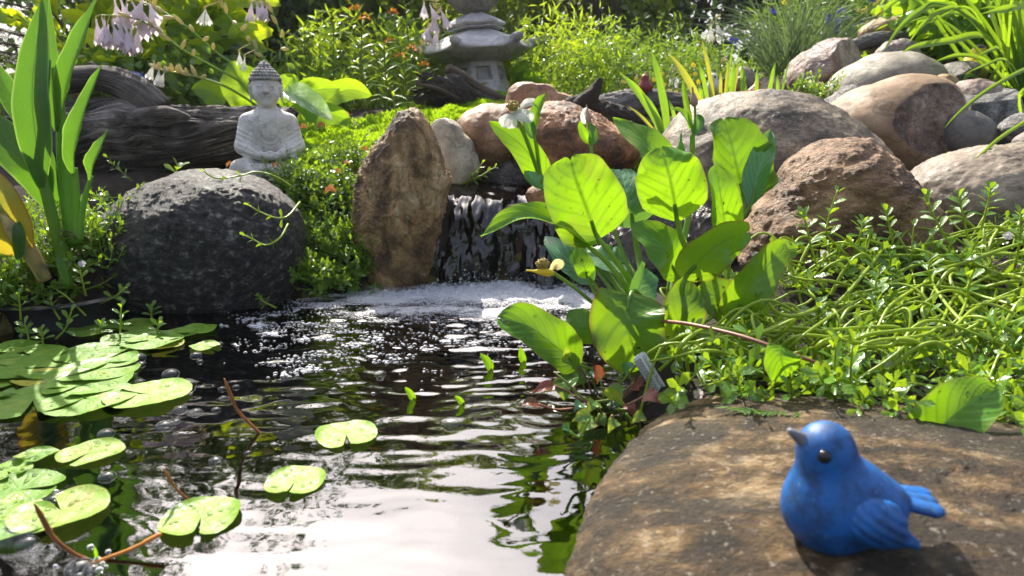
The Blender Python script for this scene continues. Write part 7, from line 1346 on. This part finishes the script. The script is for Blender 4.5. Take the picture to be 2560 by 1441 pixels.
for i, (b, t, w_, mt) in enumerate([((1785, 260), (1754, 98), 11, 'iris_yellow'), ((1768, 250), (1745, 155), 12, 'iris'), ((1800, 260), (1802, 176), 10, 'iris_yellow'), ((1812, 260), (1824, 145), 8, 'iris_yellow'), ((1822, 260), (1838, 150), 13, 'iris'), ((1830, 260), (1850, 152), 9, 'iris_yellow'), ((1860, 262), (1855, 158), 15, 'iris'), ((1890, 262), (1893, 168), 10, 'iris'), ((1918, 262), (1939, 155), 13, 'iris'), ((1945, 262), (1944, 184), 9, 'iris'), ((1950, 262), (1975, 150), 6, 'iris'), ((1815, 250), (1835, 100), 6, 'iris'), ((1755, 250), (1748, 210), 10, 'iris'), ((1830, 255), (1853, 105), 4, 'iris')]):
    bx, by = b; tx_, ty_ = t; Y = 1.86 + (i % 3) * .03; ribbon_leaf([(bx, by, Y), (bx + (tx_ - bx) * .3, by + (ty_ - by) * .4, Y), (bx + (tx_ - bx) * .65, by + (ty_ - by) * .75, Y), (tx_, ty_, Y + .01)], w_, (.25 * (i % 3 - 1), -.95, .1), mt, ir2, 'strap', .35, i, nu=14, nv=5)
def grass_clump(name, label, base, n, L, spread, w_, mat, seed, lean=0.0, droop=.6, cat='grass'):
    rg = np.random.default_rng(seed); o = thing(name, base, label, cat); q = MB()
    for i in range(n):
        a = rg.uniform(0, 6.283); rr = rg.random() ** .6; d_ = np.array([math.cos(a) * rr * spread + lean, math.sin(a) * rr * spread, 1.0]); d_ /= np.linalg.norm(d_); l_ = L * rg.uniform(.6, 1.1); b = np.array(base) + np.array([rg.normal() * .03, rg.normal() * .03, 0]); h = np.array([d_[0], d_[1], 0]) * droop
        pts = [b, b + d_ * l_ * .4, b + d_ * l_ * .75 + h * l_ * .12 - np.array([0, 0, droop * .05 * l_]), b + d_ * l_ + h * l_ * .35 - np.array([0, 0, droop * .30 * l_ * rr])]
        leaf_surf(q, pts, w_ * rg.uniform(.7, 1.2), 'strap', (rg.normal() * .6, -.8, .4), .3, 0, 1, 9, 3, seed=i, tint=rg.random())
    q.build('blades', M[mat], o)['kind'] = 'stuff'; return o
b = P(1975, 215, 2.35); grass_clump('grass_clump', 'big tuft of fine blue-green grass beside the pinkish boulder', b, 230, .40, 1.0, .0040, 'grass_blue', 91, -.05, 1.0)
b = P(2060, 190, 2.6); grass_clump('grass_clump', 'second fine grass tuft under the blue flowers', b, 130, .30, .8, .004, 'grass_blue', 92, 0, .7)
dl = thing('daylily_plant', P(2545, 245, 1.75), 'daylily clump with long arching strap leaves above the stones', 'plant')
dls = [([(2540, 235, 1.75), (2440, 60, 1.72), (2340, 15, 1.70), (2260, 60, 1.68), (2202, 136, 1.66)], 20), ([(2545, 240, 1.75), (2470, 100, 1.68), (2370, 105, 1.64), (2290, 118, 1.62), (2255, 132, 1.62)], 22), ([(2600, 120, 1.70), (2560, 25, 1.6), (2510, 26, 1.58), (2450, 36, 1.57)], 26), ([(2620, 160, 1.5), (2560, 175, 1.42), (2470, 225, 1.38), (2400, 280, 1.36), (2356, 325, 1.35)], 11), ([(2660, 260, 1.3), (2590, 290, 1.24), (2500, 345, 1.20), (2440, 400, 1.17), (2398, 438, 1.16)], 10),
       ([(2545, 230, 1.72), (2480, 110, 1.70), (2400, 30, 1.70), (2330, 10, 1.70), (2270, 40, 1.70)], 16), ([(2550, 240, 1.74), (2500, 120, 1.73), (2430, 20, 1.74), (2380, -40, 1.76)], 18), ([(2550, 235, 1.72), (2530, 130, 1.71), (2500, 40, 1.71), (2470, -40, 1.72)], 20), ([(2555, 240, 1.72), (2560, 120, 1.70), (2555, 20, 1.69), (2540, -60, 1.70)], 22), ([(2540, 240, 1.70), (2470, 160, 1.66), (2400, 140, 1.64), (2320, 160, 1.63)], 16), ([(2545, 215, 1.66), (2500, 130, 1.60), (2480, 125, 1.58), (2435, 145, 1.57)], 13), ([(2550, 190, 1.6), (2510, 150, 1.55), (2460, 165, 1.53), (2400, 190, 1.52)], 9), ([(2540, 245, 1.74), (2450, 200, 1.70), (2420, 190, 1.69), (2400, 215, 1.69)], 14), ([(2560, 240, 1.74), (2600, 100, 1.72), (2640, 0, 1.72)], 20), ([(2560, 240, 1.7), (2590, 150, 1.66), (2620, 120, 1.64), (2680, 160, 1.62)], 18), ([(2535, 235, 1.78), (2420, 130, 1.78), (2340, 40, 1.79), (2300, -30, 1.8)], 14), ([(2545, 230, 1.7), (2420, 40, 1.69), (2350, 30, 1.68), (2300, 70, 1.67), (2270, 110, 1.67)], 15), ([(2560, 330, 1.45), (2545, 260, 1.43), (2555, 230, 1.42), (2600, 200, 1.42)], 14)]
for i, (s, w_) in enumerate(dls): ribbon_leaf(s, w_, (.1, -.8, .5), 'daylily', dl, 'strap', .45, i, nu=26, nv=5)
rg = np.random.default_rng(17); b0 = np.array(P(2545, 245, 1.75))
for i in range(46):
    a = rg.uniform(-1.2, 1.2); l_ = rg.uniform(.28, .46); d_ = np.array([math.sin(a) * .8, rg.normal() * .3, 1.0]); d_ /= np.linalg.norm(d_); bb = b0 + np.array([rg.normal() * .035, rg.normal() * .04, 0]); hz = np.array([d_[0], d_[1], 0]); q = MB()
    leaf_surf(q, [bb, bb + d_ * l_ * .45, bb + d_ * l_ * .8 + hz * l_ * .15, bb + d_ * l_ * .9 + hz * l_ * .5 - np.array([0, 0, l_ * rg.uniform(.05, .3)])], rg.uniform(.010, .018), 'strap', (rg.normal() * .3, -.8, .4), .45, 0, 1, 16, 5, seed=i, tint=rg.random()); q.build('leaf', M['daylily'], dl)
# ------------------------------------------------------------------ blue and yellow flowers, herb layer
for i, (px, py, Y) in enumerate([(2075, 45, 2.6), (2095, 55, 2.58), (2085, 65, 2.6), (2110, 40, 2.62), (2100, 28, 2.62), (2070, 60, 2.61), (2180, 2, 2.7), (2430, 28, 2.2), (1932, 30, 2.7), (2090, 75, 2.59), (1835, 100, 2.6)]):
    small_flower(px, py, Y, .017, 'petal_blue', 'deep blue larkspur bloom before the dark hedge', 'blue larkspur blooms', 700 + i, 6, 'larkspur_flower')
for i, (px, py, Y) in enumerate([(2165, 22, 2.5), (2190, 12, 2.5), (2203, 32, 2.5), (2190, 38, 2.52), (2238, 3, 2.5), (2218, 24, 2.5), (2172, 58, 2.5), (2200, 2, 2.5), (2150, 28, 2.5), (2160, 30, 2.52), (1960, 6, 2.7), (1733, 163, 2.35), (1650, 172, 2.3), (1655, 185, 2.3), (1717, 203, 2.2), (1590, 197, 2.4), (1558, 205, 2.4), (1675, 228, 2.2), (1746, 205, 2.3), (1660, 212, 2.3), (1690, 232, 2.2), (1738, 185, 2.35), (1635, 200, 2.4)]):
    small_flower(px, py, Y, .011 if i < 11 else .008, 'petal_yellow', 'small yellow tickseed flower above the upper stones' if i < 11 else 'tiny yellow flower in the herb bed behind the iris', 'yellow tickseed flowers' if i < 11 else 'tiny yellow herb flowers', 730 + i, 7, 'tickseed_flower')
shrub('herb_bed', 'feathery green herb bed with tiny yellow flowers behind the grey driftwood', 1640, 2.75, .80, .22, 60, 5200, .030, 'herb', 551, 'herb', None, LN, sparse=.5, trunks=6, trr=.003, trmat='stem_olive')
shrub('herb_bed', 'leafy undergrowth between the lantern and the driftwood horn', 1420, 2.75, .55, .26, 40, 2400, .040, 'milkweed', 552, 'herb', None, LN, sparse=.45, trunks=6, trr=.003, trmat='stem_olive')
shrub('herb_bed', 'green undergrowth at the foot of the blue and yellow flowers', 2130, 2.75, .75, .32, 50, 4200, .035, 'herb', 553, 'herb', None, LN, sparse=.45, trunks=6, trr=.003, trmat='stem_olive')
shrub('herb_bed', 'leafy undergrowth beside the lantern under the milkweed', 930, 2.65, .8, .24, 40, 3600, .045, 'milkweed', 554, 'herb', None, LN, sparse=.5, trunks=6, trr=.003, trmat='stem_olive')
shrub('herb_bed', 'dark low growth behind the driftwood log', 430, 2.35, .9, .16, 40, 3600, .030, 'herb', 555, 'herb', None, LT3, sparse=.6, trunks=6, trr=.003, trmat='stem_olive')
shrub('herb_bed', 'pale leafy growth under the daylily at the right', 2480, 2.2, .7, .3, 30, 2000, .05, 'hosta', 556, 'herb', None, LT3, sparse=.35, trunks=4, trr=.003, trmat='stem_olive')
# feathery spikes behind the log
for i, (px, y0, y1) in enumerate([(450, 245, 105), (430, 240, 200), (470, 245, 195), (405, 240, 212), (515, 245, 190), (440, 245, 165)]):
    rg = np.random.default_rng(800 + i); C = [P(px + 4, y0, 2.1), P(px, (y0 + y1) / 2, 2.1), P(px, y1, 2.1)]; o = thing('feathery_spike', C[0], 'upright feathery green spike behind the driftwood log', 'plant', 'feathery spikes'); q = MB(); tube(q, C, .002, .001, 5, 10); q.build('stem', M['stem_olive'], o); N = int(abs(y0 - y1) * 2.2); u = rg.random(N); cc = catmull(C, 50); p = cc[(u * 49).astype(int)]; a = rg.uniform(0, 6.28, N); q = MB(); q.inst(LN, rot_to(np.stack([np.cos(a), np.sin(a), np.full(N, .7)], -1), rg.normal(size=(N, 3)), rg.uniform(.010, .016, N)), p); q.build('foliage', M['herb'], o)['kind'] = 'stuff'

# ------------------------------------------------------------------ hazy morning air
hz_ = NT('haze'); pv = hz_.n('ShaderNodeVolumePrincipled'); pv.inputs['Color'].default_value = (.92, .95, 1, 1); pv.inputs['Density'].default_value = .0020; pv.inputs['Anisotropy'].default_value = .35; hz_.l(pv.outputs[0], hz_.out.inputs['Volume'])
q = MB(); bx = [(x, y, z) for z in (-1.6, 4.2) for y in (-21, 61) for x in (-41, 41)]; q.add(bx, [[0, 2, 3, 1], [4, 5, 7, 6], [0, 1, 5, 4], [2, 6, 7, 3], [0, 4, 6, 2], [1, 3, 7, 5]])
tag(q.build('haze', hz_.m, smooth=False), 'thin bright haze filling the garden air', 'haze', kind='stuff')
